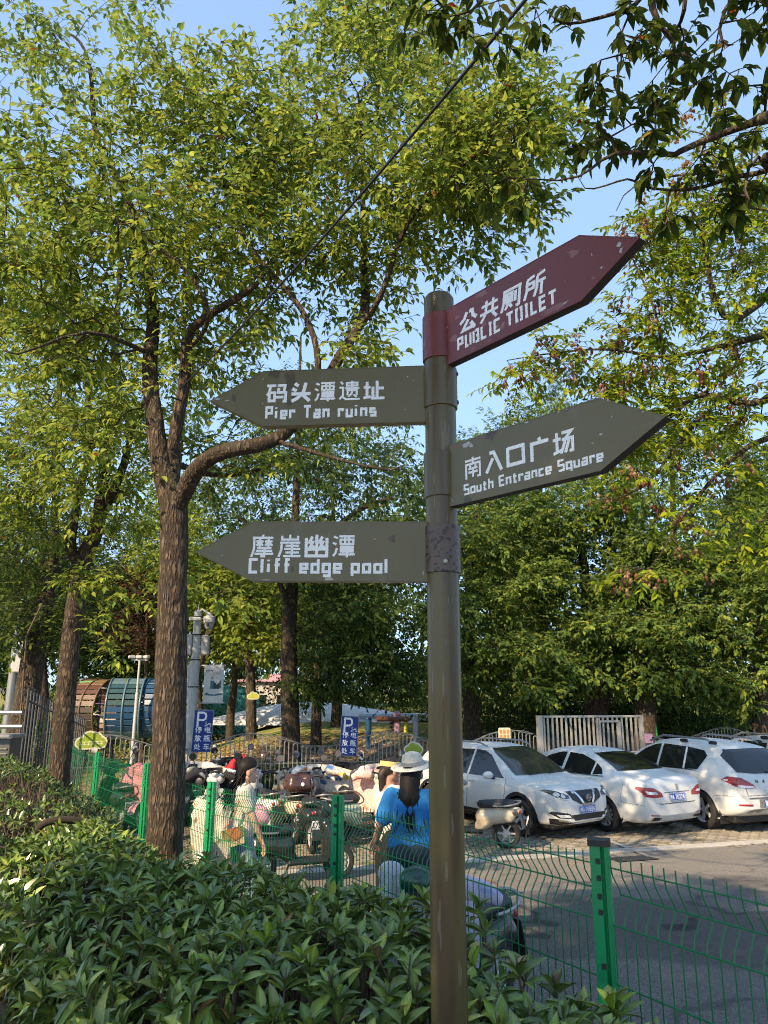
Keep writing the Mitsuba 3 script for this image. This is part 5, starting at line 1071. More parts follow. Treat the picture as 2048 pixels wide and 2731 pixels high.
put('windscreen', glass_patch(ws, [(-.74, 1.07), (0, 1.075), (.74, 1.07), (.60, 1.44), (.50, 1.52), (0, 1.535), (-.50, 1.52), (-.60, 1.44)], 1), 'windscreen_glass', k1, tw=m, smooth=True)
for y in (-.36, .30): put('visor_label', end_patch(ws, [(y, 1.44), (y + .22, 1.44), (y + .21, 1.475), (y, 1.475)], .024), 'white_print', k1, tw=m, smooth=True)
put('wiper', MB().tube([[3.40, -.5, 1.08], [3.36, .1, 1.10]], .010, 5).tube([[3.40, .05, 1.08], [3.36, .62, 1.10]], .010, 5), 'trim_black', k1, tw=m)
nz = c.end(True)
put('grille', end_patch(nz, [(-.46, .86), (.46, .86), (.40, .72), (.20, .635), (-.20, .635), (-.40, .72)], .006), 'trim_black', k1, tw=m, smooth=True)
for sg in (1, -1):
    put('chrome_v', end_patch(nz, [(sg * .30, .855), (sg * .245, .855), (sg * .10, .645), (0, .645), (0, .61), (sg * .135, .61)], .020, .03), 'chrome', k1, tw=m, smooth=True)
    hl = put('headlight', end_patch(nz, [(sg * .46, .74), (sg * .46, .80), (sg * .66, .875), (sg * .80, .90), (sg * .83, .87), (sg * .70, .765), (sg * .56, .725)], .010, .03), 'lamp_dark', k1, tw=m, smooth=True)
    for yy, zz in ((.60, .795), (.70, .825)):
        put('projector', end_patch(nz, [(sg * (yy + .045 * math.cos(a)), zz + .036 * math.sin(a)) for a in np.linspace(0, 6.28, 12)[:-1]], .018, .02), 'lamp_clear', hl, tw=m, smooth=True)
    put('daylight_strip', end_patch(nz, [(sg * .47, .735), (sg * .57, .722), (sg * .70, .76), (sg * .69, .775), (sg * .57, .742), (sg * .48, .75)], .016, .02), 'lamp_clear', hl, tw=m, smooth=True)
    fl = put('fog_light_bezel', end_patch(nz, [(sg * .42, .40), (sg * .50, .49), (sg * .78, .53), (sg * .80, .49), (sg * .68, .41)], .008, .03), 'trim_black', k1, tw=m, smooth=True)
    put('fog_light', end_patch(nz, [(sg * .47, .42), (sg * .52, .465), (sg * .72, .475), (sg * .66, .42)], .016, .03), 'lamp_clear', fl, tw=m, smooth=True)
put('lower_grille', end_patch(nz, [(-.46, .46), (.46, .46), (.38, .36), (-.38, .36)], .007), 'trim_black', k1, tw=m, smooth=True)
put('chin_trim', end_patch(nz, [(-.70, .40), (-.44, .34), (.44, .34), (.70, .40), (.68, .36), (.42, .315), (-.42, .315), (-.68, .36)], .014, .03), 'chrome', k1, tw=m, smooth=True)
put('lower_bumper', end_patch(nz, [(-.80, .40), (-.7, .40), (-.40, .31), (.40, .31), (.7, .40), (.80, .40), (.76, .30), (.4, .26), (-.4, .26), (-.76, .30)], .010, .03), 'trim_black', k1, tw=m, smooth=True)
em = m @ frame([4.41, 0, .74], (0, 1, 0), (0, 0, 1))
put('emblem', MB().poly(Point(0, 0).buffer(.062).difference(Point(0, 0).buffer(.046)).union(sbox(-.08, -.014, .08, .014)), .014), 'chrome', k1, tw=em)
plate(k1, m @ frame([4.395, -.02, .535], (0, 1, 0), (.04, 0, 1)), 'A.F088N')
door_mirror(k1, m, 2.78, .93, 1.05, 'white_paint')
hd = lambda y0: [[x, y0 + .05 * (x - 3.5), float(c.top(x)) - .002 - .09 * (y0 / .7) ** 4] for x in np.linspace(3.5, 4.2, 10)]
for y0 in (-.30, .30): put('bonnet_crease', MB().tube(hd(y0), .006, 5), 'white_paint', k1, tw=m, smooth=True)
# ---------------------------------------------------------------- the saloon, tail to the camera
c = Car(4.75, 1.83, [(0, .74), (.02, .92), (.06, 1.01), (.18, 1.065), (.5, 1.095), (.72, 1.12), (1.1, 1.29), (1.5, 1.42), (2.0, 1.495), (2.5, 1.50), (2.9, 1.42), (3.3, 1.24), (3.65, 1.06), (4.1, .97), (4.5, .82), (4.70, .66), (4.75, .55)],
        [(0, .95), (.5, 1.0), (1.2, 1.0), (3.0, .95), (4.75, .9)], [(0, .62), (.03, .70), (.12, .79), (.35, .87), (.9, .91), (3.5, .91), (4.2, .84), (4.6, .68), (4.75, .48)],
        [(0, .6), (1, .58), (2.2, .60), (3.2, .72), (4.75, .7)], [(0, .40), (.1, .27), (.5, .22), (4.2, .22), (4.75, .3)], [1.03, 3.74], .325)
k2 = thing('parked_car', 'white saloon car with its boot towards the road, between the two taller cars', 'car', 'white cars parked in the bays')
m = place((1.03, .80, 0), onz(1629, 2216), -rn(CD, .24)); car_common(k2, c, m, 'white_paint', 10, 0, .80)
for sg in (1, -1):
    put('side_window', side_patch(c, [(3.25, 1.01), (2.78, 1.31), (2.45, 1.40), (2.30, 1.405), (2.30, 1.0)], .004, sg), 'tinted_glass', k2, tw=m, smooth=True)
    put('side_window', side_patch(c, [(2.22, 1.01), (2.22, 1.405), (1.85, 1.385), (1.45, 1.27), (1.42, 1.03)], .004, sg), 'tinted_glass', k2, tw=m, smooth=True)
    put('quarter_window', side_patch(c, [(1.37, 1.04), (1.40, 1.25), (1.22, 1.16), (1.12, 1.06)], .004, sg), 'tinted_glass', k2, tw=m, smooth=True)
    put('window_trim', side_patch(c, [(3.30, .985), (3.28, 1.0), (1.10, 1.035), (1.04, 1.03), (1.1, 1.015)], .009, sg, .03), 'chrome', k2, tw=m, smooth=True)
    put('door_handle', MB().ell((1.62, sg * .915, .90), (.12, .022, .024), n=2), 'white_paint', k2, tw=m, smooth=True)
    put('mud_flap', MB().box((.62, sg * .76, .26), (.03, .22, .26), bev=.008), 'trim_black', k2, tw=m)
seam(k2, c, m, [(2.26, 1.0), (2.27, .6), (2.24, .3)]); seam(k2, c, m, [(1.36, 1.0), (1.42, .8), (1.36, .66), (1.30, .60)]); seam(k2, c, m, [(.52, .98), (.60, .66), (.50, .60), (.10, .58)])
rw = c.front(.70, 1.75, 1.08)
put('rear_window', glass_patch(rw, [(-.66, 1.135), (0, 1.14), (.66, 1.135), (.56, 1.33), (.48, 1.42), (0, 1.435), (-.48, 1.42), (-.56, 1.33)], -1), 'tinted_glass', k2, tw=m, smooth=True)
tl = c.end(False)
for sg in (1, -1):
    t = put('tail_light', end_patch(tl, [(sg * .40, .735), (sg * .42, .80), (sg * .62, .90), (sg * .84, .915), (sg * .85, .88), (sg * .80, .80), (sg * .79, .745), (sg * .6, .725)], -.010, .03), 'lamp_red', k2, tw=m, smooth=True)
    put('reversing_lamp', end_patch(tl, [(sg * .53, .785), (sg * .58, .825), (sg * .78, .845), (sg * .745, .785)], -.018, .03), 'lamp_clear', t, tw=m, smooth=True)
    put('exhaust_trim', end_patch(tl, [(sg * .46, .36), (sg * .42, .30), (sg * .72, .30), (sg * .66, .385)], -.012, .03), 'chrome', k2, tw=m, smooth=True)
    put('exhaust', end_patch(tl, [(sg * .49, .352), (sg * .455, .312), (sg * .68, .312), (sg * .645, .37)], -.018, .03), 'trim_black', k2, tw=m, smooth=True)
    put('reflector', end_patch(tl, [(sg * .52, .41), (sg * .70, .425), (sg * .70, .405), (sg * .52, .392)], -.012, .03), 'lamp_red', k2, tw=m, smooth=True)
put('boot_recess', end_patch(tl, [(-.36, .80), (.36, .80), (.36, .81), (-.36, .81)], -.008, .03), 'trim_black', k2, tw=m, smooth=True)
put('boot_seam', end_patch(tl, [(-.52, .625), (-.46, .600), (.46, .600), (.52, .625), (.44, .612), (-.44, .612)], -.006, .03), 'trim_black', k2, tw=m, smooth=True)
plate(k2, m @ frame([-.012, 0, .715], (0, -1, 0), (.05, 0, 1)), 'A.703Z4')
put('emblem', MB().poly(Polygon([(-.03, -.05), (-.012, -.05), (0, -.02), (.015, -.05), (.03, -.05), (.014, .0), (.036, .02), (.03, .035), (.008, .03), (.01, .055), (-.02, .06), (-.034, .035), (-.012, .02), (-.026, -.02)]), .008), 'steel_grey', k2, tw=m @ frame([-.004, 0, .90], (0, -1, 0), (.12, 0, 1)))
put('name_badge', MB().box((0, 0, 0), (.20, .022, .006)).box((.0, 0, 0), (.001, .001, .001)), 'trim_black', k2, tw=m @ frame([.03, .45, .825], (0, -1, 0), (.1, 0, 1)))
door_mirror(k2, m, 3.12, .93, 1.02, 'white_paint')
# ---------------------------------------------------------------- the tall estates, tails to the camera
def suv(label, m, paint, text, lettering):
    c = Car(4.64, 1.83, [(0, .86), (.03, 1.02), (.07, 1.10), (.30, 1.38), (.50, 1.56), (.62, 1.61), (1.1, 1.66), (1.8, 1.69), (2.3, 1.66), (2.75, 1.52), (3.2, 1.29), (3.5, 1.14), (4.0, 1.04), (4.4, .92), (4.58, .75), (4.64, .6)],
            [(0, 1.05), (.8, 1.10), (1.5, 1.10), (3.0, 1.04), (4.64, .95)], [(0, .66), (.04, .76), (.15, .84), (.4, .89), (.9, .915), (3.5, .915), (4.1, .85), (4.5, .7), (4.64, .5)],
            [(0, .62), (1, .64), (2.2, .65), (3.2, .76), (4.64, .7)], [(0, .46), (.12, .36), (.5, .28), (4.2, .28), (4.64, .35)], [.95, 3.63], .36)
    k = thing('parked_car', label, 'car', 'white cars parked in the bays'); car_common(k, c, m, paint, 5, 1, .80)
    for sg in (1, -1):
        put('side_window', side_patch(c, [(3.2, 1.10), (2.75, 1.42), (2.45, 1.53), (2.25, 1.56), (2.25, 1.09)], .004, sg), 'tinted_glass', k, tw=m, smooth=True)
        put('side_window', side_patch(c, [(2.18, 1.09), (2.18, 1.565), (1.50, 1.545), (1.44, 1.11)], .004, sg), 'tinted_glass', k, tw=m, smooth=True)
        put('quarter_window', side_patch(c, [(1.38, 1.11), (1.44, 1.545), (.98, 1.50), (.86, 1.40), (1.02, 1.13)], .004, sg), 'tinted_glass', k, tw=m, smooth=True)
        put('window_trim', side_patch(c, [(3.25, 1.075), (3.24, 1.09), (1.05, 1.115), (1.05, 1.10)], .009, sg, .03), 'trim_black', k, tw=m, smooth=True)
        put('door_handle', MB().box((1.62, sg * .925, .96), (.2, .03, .035), bev=.01), 'trim_black', k, tw=m)
        rr = put('roof_rail', MB().tube([[.75, sg * .60, 1.64], [.95, sg * .61, 1.72], [2.2, sg * .63, 1.74], [2.6, sg * .66, 1.60]], .022, 8), 'steel_grey', k, tw=m)
        for x in (.78, 1.6, 2.5): put('rail_foot', MB().box((x, sg * .61, 1.66 - .02 * (x > 2)), (.22, .05, .07), bev=.02), 'trim_black', rr, tw=m)
        put('mud_flap', MB().box((.50, sg * .76, .30), (.03, .24, .30), bev=.008), 'trim_black', k, tw=m)
    seam(k, c, m, [(2.22, 1.1), (2.22, .7), (2.2, .36)]); seam(k, c, m, [(1.36, 1.1), (1.44, .85), (1.36, .72)]); seam(k, c, m, [(.62, .66), (.35, .70), (.12, .70)])
    rw = c.front(-.1, .70, 1.08)
    put('rear_window', glass_patch(rw, [(-.72, 1.145), (-.3, 1.11), (.3, 1.11), (.72, 1.145), (.66, 1.42), (.58, 1.54), (0, 1.555), (-.58, 1.54), (-.66, 1.42)], -1), 'tinted_glass', k, tw=m, smooth=True)
    put('rear_wiper', MB().tube([[.04, .05, 1.15], [.08, -.38, 1.19]], .014, 6), 'trim_black', k, tw=m)
    tl = c.end(False)
    for sg in (1, -1):
        t = put('tail_light', end_patch(tl, [(sg * .40, .865), (sg * .45, .93), (sg * .70, 1.055), (sg * .84, 1.07), (sg * .88, .99), (sg * .83, .90), (sg * .6, .855)], -.012, .03), 'lamp_red', k, tw=m, smooth=True)
        put('reversing_lamp', end_patch(tl, [(sg * .44, .872), (sg * .46, .90), (sg * .80, .925), (sg * .78, .885), (sg * .6, .865)], -.020, .03), 'lamp_clear', t, tw=m, smooth=True)
        put('reflector', end_patch(tl, [(sg * .52, .535), (sg * .52, .57), (sg * .80, .575), (sg * .79, .545)], -.012, .03), 'lamp_red', k, tw=m, smooth=True)
    put('bumper_skid', end_patch(tl, [(-.66, .40), (.66, .40), (.50, .48), (-.50, .48)], -.012), 'steel_grey', k, tw=m, smooth=True)
    put('boot_lip', end_patch(tl, [(-.6, .665), (.6, .665), (.6, .69), (-.6, .69)], -.012), 'chrome', k, tw=m, smooth=True)
    put('boot_seam', end_patch(tl, [(-.70, 1.06), (-.62, .72), (.62, .72), (.70, 1.06), (.69, 1.06), (.61, .728), (-.61, .728), (-.69, 1.06)], -.005, .03), 'trim_black', k, tw=m, smooth=True)
    put('boot_handle', MB().box((-.012, .06, .80), (.02, .20, .08), bev=.008), paint, k, tw=m)
    put('plate_recess', end_patch(tl, [(-.34, .49), (.34, .49), (.34, .655), (-.34, .655)], -.006), 'steel_grey', k, tw=m, smooth=True)
    if text: plate(k, m @ frame([-.022, 0, .57], (0, -1, 0), (.03, 0, 1)), text)
    if lettering:
        for q, ch in enumerate('HAVAL'):
            t = meshkit.text_mesh(ch, .05, .006, bold=True); t.vertices[:, 0] *= 1.35
            put('badge_letter', (t.vertices, t.faces), 'trim_black', k, tw=m @ frame([.012, .38 - q * .18, .955], (0, -1, 0), (.2, 0, 1)))
        for q, (tx, y, z) in enumerate((('H6', .56, .80), ('1.5T', .56, .745))):
            t = meshkit.text_mesh(tx, .030, .005, bold=True); put('badge_letter', (t.vertices, t.faces), 'trim_black', k, tw=m @ frame([.006, y, z], (0, -1, 0), (.1, 0, 1)))
    put('antenna_fin', MB().mesh(trimesh.convex.convex_hull(np.array([[.75, -.03, 1.63], [.75, .03, 1.63], [1.0, -.01, 1.655], [1.0, .01, 1.655], [.74, 0, 1.75], [.80, 0, 1.74]]))), paint, k, tw=m)
    door_mirror(k, m, 3.05, .94, 1.13, paint)
    return c
m3_ = place((.95, .80, 0), onz(1890, 2207), -rn(CD, .08)); suv('white sport utility car with dark roof rails and red tail lamps, tail to the road', m3_, 'white_paint', 'C.1008K', True)
m4_ = m3_.copy(); m4_[:3, 3] += np.array([KD[0], KD[1], 0]) * 2.55 + np.array([KN[0], KN[1], 0]) * .45; suv('pale car cut off by the right edge of the picture', m4_, 'silver_paint', None, False)
# ================================================================== people
def flesh(bones, res=.030, it=7):
    ms = []
    for (p, q, r0, r1) in bones:
        p, q = np.asarray(p, float), np.asarray(q, float)
        a = m3.Manifold.sphere(r0, 14).translate(tuple(p)); b = m3.Manifold.sphere(r1, 14).translate(tuple(q)); ms.append(m3.Manifold.batch_hull([a, b]))
    u = ms[0]
    for m in ms[1:]: u = u + m
    u = u.refine_to_length(res); q = u.to_mesh(); t = trimesh.Trimesh(q.vert_properties[:, :3], q.tri_verts, process=True)
    trimesh.smoothing.filter_taubin(t, iterations=it); return t
plain('skin', (.52, .31, .22), .55); plain('skin_tanned', (.40, .22, .15), .55)
plain('hair_black', (.011, .009, .008), .6, specular=.25); plain('hair_brown', (.022, .013, .010), .6)
def clothm(name, c, k=.12, f=9):
    def fn(p, n, uv): return mi.Color3f(c) * (1 - k + 2 * k * FB(p.x * f, p.y * f, p.z * f, 3))
    mat(name, two(bump(P(mikit.proc(fn), .9, sheen=.3), lambda p, n, uv: FB(p.x * 9 + p.z * 3, p.y * 9, p.z * 5, 3) + .15 * N(p.x * 400, p.y * 400, p.z * 400), .035)))
clothm('cream_cotton', (.62, .58, .50)); clothm('blue_linen', (.018, .17, .46)); clothm('pale_denim', (.24, .31, .38), .2, 16); clothm('dark_denim', (.022, .032, .055), .2); clothm('straw', (.60, .57, .50), .08, 60)
clothm('black_cloth', (.014, .014, .016)); plain('tan_leather', (.34, .15, .055), .5); plain('cream_leather', (.50, .38, .22), .55); plain('white_rubber', (.6, .6, .58), .6)
def hand(m, sgn, size=.17):
    """palm, four curled fingers of different lengths and a thumb from the side; +x is the finger direction"""
    L = [.42, .48, .45, .36]; bn = [((0, 0, 0), (.45 * size, 0, 0), .026, .030)]; ms = []
    palm = m3.Manifold.batch_hull([m3.Manifold.sphere(.013, 10).translate(t) for t in ((0, -.022, 0), (0, .022, 0), (.50 * size, -.034, 0), (.52 * size, .034, 0))]); ms = palm
    for q, l in enumerate(L):
        y = (-.030 + .020 * q); a = np.array([.50 * size, y, 0]); b = a + np.array([l * size * .5, 0, -.012]); c = b + np.array([l * size * .36, 0, -.030])
        for p0, p1, r0, r1 in ((a, b, .0095, .0088), (b, c, .0088, .0075)): ms = ms + m3.Manifold.batch_hull([m3.Manifold.sphere(r0, 8).translate(tuple(p0)), m3.Manifold.sphere(r1, 8).translate(tuple(p1))])
    a = np.array([.14 * size, .03 * sgn, 0]); b = a + [.05, .028 * sgn, -.012]; c = b + [.03, .006 * sgn, -.014]
    for p0, p1, r0, r1 in ((a, b, .012, .0105), (b, c, .0105, .008)): ms = ms + m3.Manifold.batch_hull([m3.Manifold.sphere(r0, 8).translate(tuple(p0)), m3.Manifold.sphere(r1, 8).translate(tuple(p1))])
    q = ms.to_mesh(); return xf(m, q.vert_properties[:, :3]), q.tri_verts
def head(key, c, fwd, skin, R=None, tw=None):
    """face with brow, nose, lips, chin, eyes and ears; c = centre of the skull, local x forward"""
    c = np.asarray(c, float); y = np.array([-fwd[1], fwd[0], 0]); z = np.array([0, 0, 1.0]); M = np.stack([fwd, y, z], 1)
    p = lambda a, b, d: c + M @ np.array([a, b, d])
    bn = [(p(-.015, 0, .025), p(-.005, 0, .03), .092, .090), (p(.005, 0, .02), p(.035, 0, -.07), .078, .050), (p(.035, 0, -.07), p(.058, 0, -.095), .048, .028), (p(-.01, .03, -.05), p(.04, .015, -.085), .045, .03), (p(-.01, -.03, -.05), p(.04, -.015, -.085), .045, .03),
          (p(.072, 0, .0), p(.098, 0, -.032), .012, .013), (p(.075, .0, -.062), p(.082, 0, -.062), .018, .014), (p(-.03, 0, -.06), p(-.035, 0, -.16), .052, .052)]
    t = flesh(bn, .012, 5); hk = put('head', t, skin, key, smooth=True, tw=tw)
    e = MB()
    for s in (1, -1): e.ell(p(.073, s * .032, .012), (.010, .014, .008), M)
    put('eyes', e, 'hair_black', hk, smooth=True, tw=tw)
    e = MB()
    for s in (1, -1): e.ell(p(.078, s * .033, .032), (.008, .020, .004), M)
    put('eyebrows', e, 'hair_black', hk, smooth=True, tw=tw)
    put('lips', MB().ell(p(.090, 0, -.064), (.008, .020, .008), M), 'tan_leather', hk, smooth=True, tw=tw)
    for s in (1, -1): put('ear', MB().ell(p(-.012, s * .090, -.01), (.022, .011, .034), M), skin, hk, smooth=True, tw=tw)
    return hk, p
def strands(base_pts, tips, rng, n, r=.006, wob=.03):
    mb = MB()
    for k in range(n):
        a = base_pts[rng.integers(len(base_pts))] + rng.normal(0, .015, 3); b = tips[rng.integers(len(tips))] + rng.normal(0, .035, 3)
        mid = (a + b) / 2 + rng.normal(0, wob, 3); mb.tube(spline([a, mid, b], 6), [r, r, r, r * .9, r * .6, r * .15], 4)
    return mb
# ---- woman walking past the scooters, in profile to the right
rng = np.random.default_rng(21)
w1 = thing('person', 'woman in cream top and jeans walking to the right with a small tan shoulder bag', 'person')
px_, py_ = at(650, 2200, 8.6)[:2]; z0 = float(road_z(px_, py_)); M1 = frame([px_, py_, z0], (.97, .22, 0), z=(0, 0, 1)) @ np.diag([1, 1, 1.015, 1]); A_ = lambda *q: np.array(q)
sh, el, wr = A_(.0, -.165, 1.345), A_(.10, -.205, 1.10), A_(.20, -.175, .87)
shl, ell_, wrl = A_(.0, .165, 1.345), A_(-.02, .215, 1.09), A_(.08, .21, .86)
put('body', flesh([(A_(0, 0, 1.05), A_(.01, 0, 1.30), .105, .11), (A_(0, -.1, 1.33), A_(0, .1, 1.33), .07, .07), (A_(0, 0, 1.34), A_(.015, 0, 1.44), .055, .05), (sh, el, .050, .039), (el, wr, .039, .027), (shl, ell_, .050, .039), (ell_, wrl, .039, .027), (A_(0, 0, .95), A_(0, 0, 1.05), .12, .11)]), 'skin', w1, smooth=True, tw=M1)
put('blouse', flesh([(A_(-.01, -.115, 1.335), A_(-.01, .115, 1.335), .078, .078), (A_(-.01, 0, 1.32), A_(.0, 0, 1.08), .128, .125), (A_(.045, -.05, 1.22), A_(.045, .05, 1.22), .095, .095), (A_(-.01, 0, 1.08), A_(-.02, 0, .93), .128, .150), (A_(-.0, -.08, .93), A_(-.01, .08, .93), .115, .115), (sh, A_(.05, -.19, 1.20), .075, .070), (shl, A_(-.01, .2, 1.2), .075, .07)]), 'cream_cotton', w1, smooth=True, tw=M1)
for s, hip, kn, an in ((-1, A_(.0, -.085, .88), A_(.13, -.09, .49), A_(.10, -.085, .10)), (1, A_(-.01, .085, .88), A_(.0, .09, .47), A_(-.20, .09, .14))):
    put('trouser_leg', flesh([(hip, kn, .112, .085), (kn, an, .085, .085), (A_(-.02, s * .04, .92), hip, .115, .112)]), 'pale_denim', w1, smooth=True, tw=M1)
    d = A_(1, 0, -.15 if s > 0 else 0); put('shoe', flesh([(an + A_(-.04, 0, -.05), an + d * .12 + A_(0, 0, -.06), .036, .032)], .02, 3), 'white_rubber', w1, smooth=True, tw=M1)
for s, w_, e_ in ((-1, wr, el), (1, wrl, ell_)): put('hand', hand(frame(w_, w_ - e_, (.3 * s, 1, 0)), s), 'skin', w1, smooth=40, tw=M1)
hk, hp = head(w1, A_(.045, 0, 1.545), A_(1.0, 0, 0), 'skin', tw=M1)
hr = flesh([(hp(-.035, 0, .045), hp(-.01, 0, .055), .100, .094), (hp(-.055, 0, .02), hp(-.085, 0, -.10), .088, .062), (hp(-.085, 0, -.10), hp(-.15, 0, -.22), .060, .036), (hp(-.15, 0, -.22), hp(-.23, 0, -.34), .036, .010), (hp(.03, 0, .085), hp(-.02, 0, .09), .055, .07)], .025, 5)
hkey = put('hair', hr, 'hair_black', w1, smooth=True, tw=M1)
put('loose_strands', strands([hp(-.08, s * .06, -.02) for s in (-1, 1)] + [hp(-.10, 0, -.06)], [hp(-.26, 0, -.40), hp(-.30, .06, -.32), hp(-.22, -.08, -.44), hp(-.16, -.07, -.34)], rng, 60), 'hair_black', hkey, smooth=True, tw=M1, kind='stuff')
bg = thing('shoulder_bag', 'small cream bag with tan flap worn at the walking woman\'s hip', 'bag')
bf = M1 @ frame([-.10, -.20, .92], (1, .1, .22), z=(-.1, -1, .1)) @ np.diag([.78, .78, .78, 1])
put('pouch', MB().poly(Polygon([(-.12, -.10), (.12, -.10), (.135, .09), (-.135, .09)]).buffer(.015), .06), 'cream_leather', bg, tw=bf)
put('flap', MB().poly(Polygon([(-.15, .11), (.15, .11), (.14, -.01), (.0, -.05), (-.14, -.01)]), .012, frame([0, 0, .061], (1, 0, 0), (0, 1, 0))), 'tan_leather', bg, tw=bf)
put('strap', MB().tube(spline([A_(-.20, -.20, 1.0), A_(-.06, -.17, 1.25), A_(.02, -.02, 1.43), A_(.10, .12, 1.28), A_(.04, .15, 1.05)], 20), .009, 5), 'tan_leather', bg, tw=M1)
# ---- woman with the straw hat, seen from behind, turned a little to the right
rng = np.random.default_rng(22)
w2 = thing('person', 'woman from behind in blue shirt and dark jeans, long black hair under straw hat', 'person')
q2 = at(1102, 2150, 7.0); z0 = float(road_z(q2[0], q2[1])); M2 = frame([q2[0], q2[1], z0 + .02], (.16, .98, 0), z=(0, 0, 1)) @ np.diag([.95, .98, .965, 1])
sh, el, wr = A_(-.02, .185, 1.37), A_(-.05, .285, 1.13), A_(.14, .36, .95)
shr, elr, wrr = A_(-.02, -.185, 1.37), A_(-.02, -.27, 1.11), A_(.15, -.25, .95)
put('body', flesh([(A_(0, 0, 1.0), A_(0, 0, 1.32), .11, .12), (A_(0, -.1, 1.35), A_(0, .1, 1.35), .07, .07), (A_(0, 0, 1.36), A_(.02, 0, 1.46), .055, .05), (sh, el, .055, .042), (el, wr, .042, .028), (shr, elr, .055, .042), (elr, wrr, .042, .028)]), 'skin_tanned', w2, smooth=True, tw=M2)
put('shirt', flesh([(A_(-.01, -.13, 1.36), A_(-.01, .13, 1.36), .082, .082), (A_(-.01, -.07, 1.28), A_(-.01, .07, 1.28), .135, .135), (A_(-.01, -.06, 1.25), A_(0, -.05, 1.0), .135, .135), (A_(-.01, .06, 1.25), A_(0, .05, 1.0), .135, .135), (A_(-.02, -.09, .98), A_(-.02, .09, .98), .135, .135), (A_(-.02, -.10, .95), A_(-.02, .10, .95), .120, .120), (sh, A_(-.04, .255, 1.19), .085, .082), (shr, A_(-.02, -.24, 1.18), .085, .08)]), 'blue_linen', w2, smooth=True, tw=M2)
for s in (-1, 1):
    hip, kn, an = A_(-.03, s * .095, .88), A_(.0, s * .10, .48), A_(-.03, s * .10, .09)
    put('trouser_leg', flesh([(hip, kn, .135, .088), (kn, an, .088, .062), (A_(-.05, s * .06, .90), hip, .14, .13)]), 'dark_denim', w2, smooth=True, tw=M2)
    put('shoe', flesh([(an + A_(-.03, 0, -.045), an + A_(.14, 0, -.055), .036, .032)], .02, 3), 'black_cloth', w2, smooth=True, tw=M2)
for s, w_, e_ in ((1, wr, el), (-1, wrr, elr)): put('hand', hand(frame(w_, w_ - e_, (.2 * s, 1, .1)), -s), 'skin_tanned', w2, smooth=40, tw=M2)
hk, hp = head(w2, A_(.03, -.01, 1.565), A_(.95, -.3, 0), 'skin_tanned', tw=M2)
hr = flesh([(hp(-.03, 0, .04), hp(-.02, 0, .04), .10, .10), (hp(-.06, .0, .0), hp(-.105, .0, -.2), .098, .088), (hp(-.105, .05, -.2), hp(-.12, .055, -.44), .062, .035), (hp(-.105, -.05, -.2), hp(-.12, -.045, -.46), .062, .035), (hp(-.105, .0, -.2), hp(-.125, .005, -.50), .078, .045)], .025, 5)
hkey = put('hair', hr, 'hair_black', w2, smooth=True, tw=M2)
put('loose_strands', strands([hp(-.12, s * .07, -.15) for s in (-1, 1)], [hp(-.15, y, -.52 - abs(y) * .2) for y in np.linspace(-.12, .16, 7)], rng, 80, .0042, .015), 'hair_black', hkey, smooth=True, tw=M2, kind='stuff')
ht = thing('straw_hat', 'off white straw hat with a grey band on the woman in blue', 'hat')
hm = M2 @ frame(hp(-.012, 0, .075), (1, 0, .16), z=(-.20, .10, 1))
pr = [(0, .125), (.035, .128), (.06, .118), (.088, .100), (.100, .05), (.106, .012), (.125, .0), (.17, -.010), (.205, -.004), (.208, -.0), (.205, .002), (.17, -.004), (.125, .008)]
put('crown_and_brim', MB().lathe(pr, 40), 'straw', ht, smooth=True, tw=hm)
put('band', MB().lathe([(.107, .014), (.1085, .016), (.104, .050), (.102, .050)], 40), 'steel_grey', ht, smooth=40, tw=hm)
# ---- companion behind her, cream shirt, yellow sun visor
w3 = thing('person', 'woman in cream shirt with a yellow sun visor beyond the woman in blue', 'person')
q3 = at(1040, 2150, 8.3); z0 = float(road_z(q3[0], q3[1])); M3 = frame([q3[0], q3[1], z0], (.85, .52, 0), z=(0, 0, 1))
sh, el, wr = A_(0, .175, 1.33), A_(-.01, .23, 1.08), A_(.12, .22, .92)
put('body', flesh([(A_(0, 0, 1.0), A_(0, 0, 1.3), .11, .115), (A_(0, 0, 1.32), A_(.015, 0, 1.43), .055, .05), (sh, el, .05, .04), (el, wr, .04, .028), (A_(0, -.175, 1.33), A_(.02, -.22, 1.08), .05, .04), (A_(.02, -.22, 1.08), A_(.15, -.2, .92), .04, .028)]), 'skin_tanned', w3, smooth=True, tw=M3)
put('shirt', flesh([(A_(0, -.12, 1.32), A_(0, .12, 1.32), .082, .082), (A_(0, -.06, 1.25), A_(0, .06, 1.25), .13, .13), (A_(0, 0, 1.25), A_(0, 0, .95), .14, .15), (sh, A_(0, .21, 1.16), .078, .072), (A_(0, -.175, 1.33), A_(.01, -.21, 1.16), .078, .072)]), 'cream_cotton', w3, smooth=True, tw=M3)
for s in (-1, 1):
    put('trouser_leg', flesh([(A_(0, s * .09, .88), A_(.0, s * .1, .47), .125, .085), (A_(.0, s * .1, .47), A_(-.02, s * .1, .09), .085, .062)]), 'black_cloth', w3, smooth=True, tw=M3)
    put('shoe', flesh([(A_(-.04, s * .1, .045), A_(.12, s * .1, .04), .036, .032)], .02, 3), 'black_cloth', w3, smooth=True, tw=M3)
for s, w_, e_ in ((1, wr, el), (-1, A_(.15, -.2, .92), A_(.02, -.22, 1.08))): put('hand', hand(frame(w_, w_ - e_, (.2 * s, 1, .1)), -s), 'skin_tanned', w3, smooth=40, tw=M3)
hk, hp = head(w3, A_(.03, 0, 1.53), A_(1, 0, 0), 'skin_tanned', tw=M3)
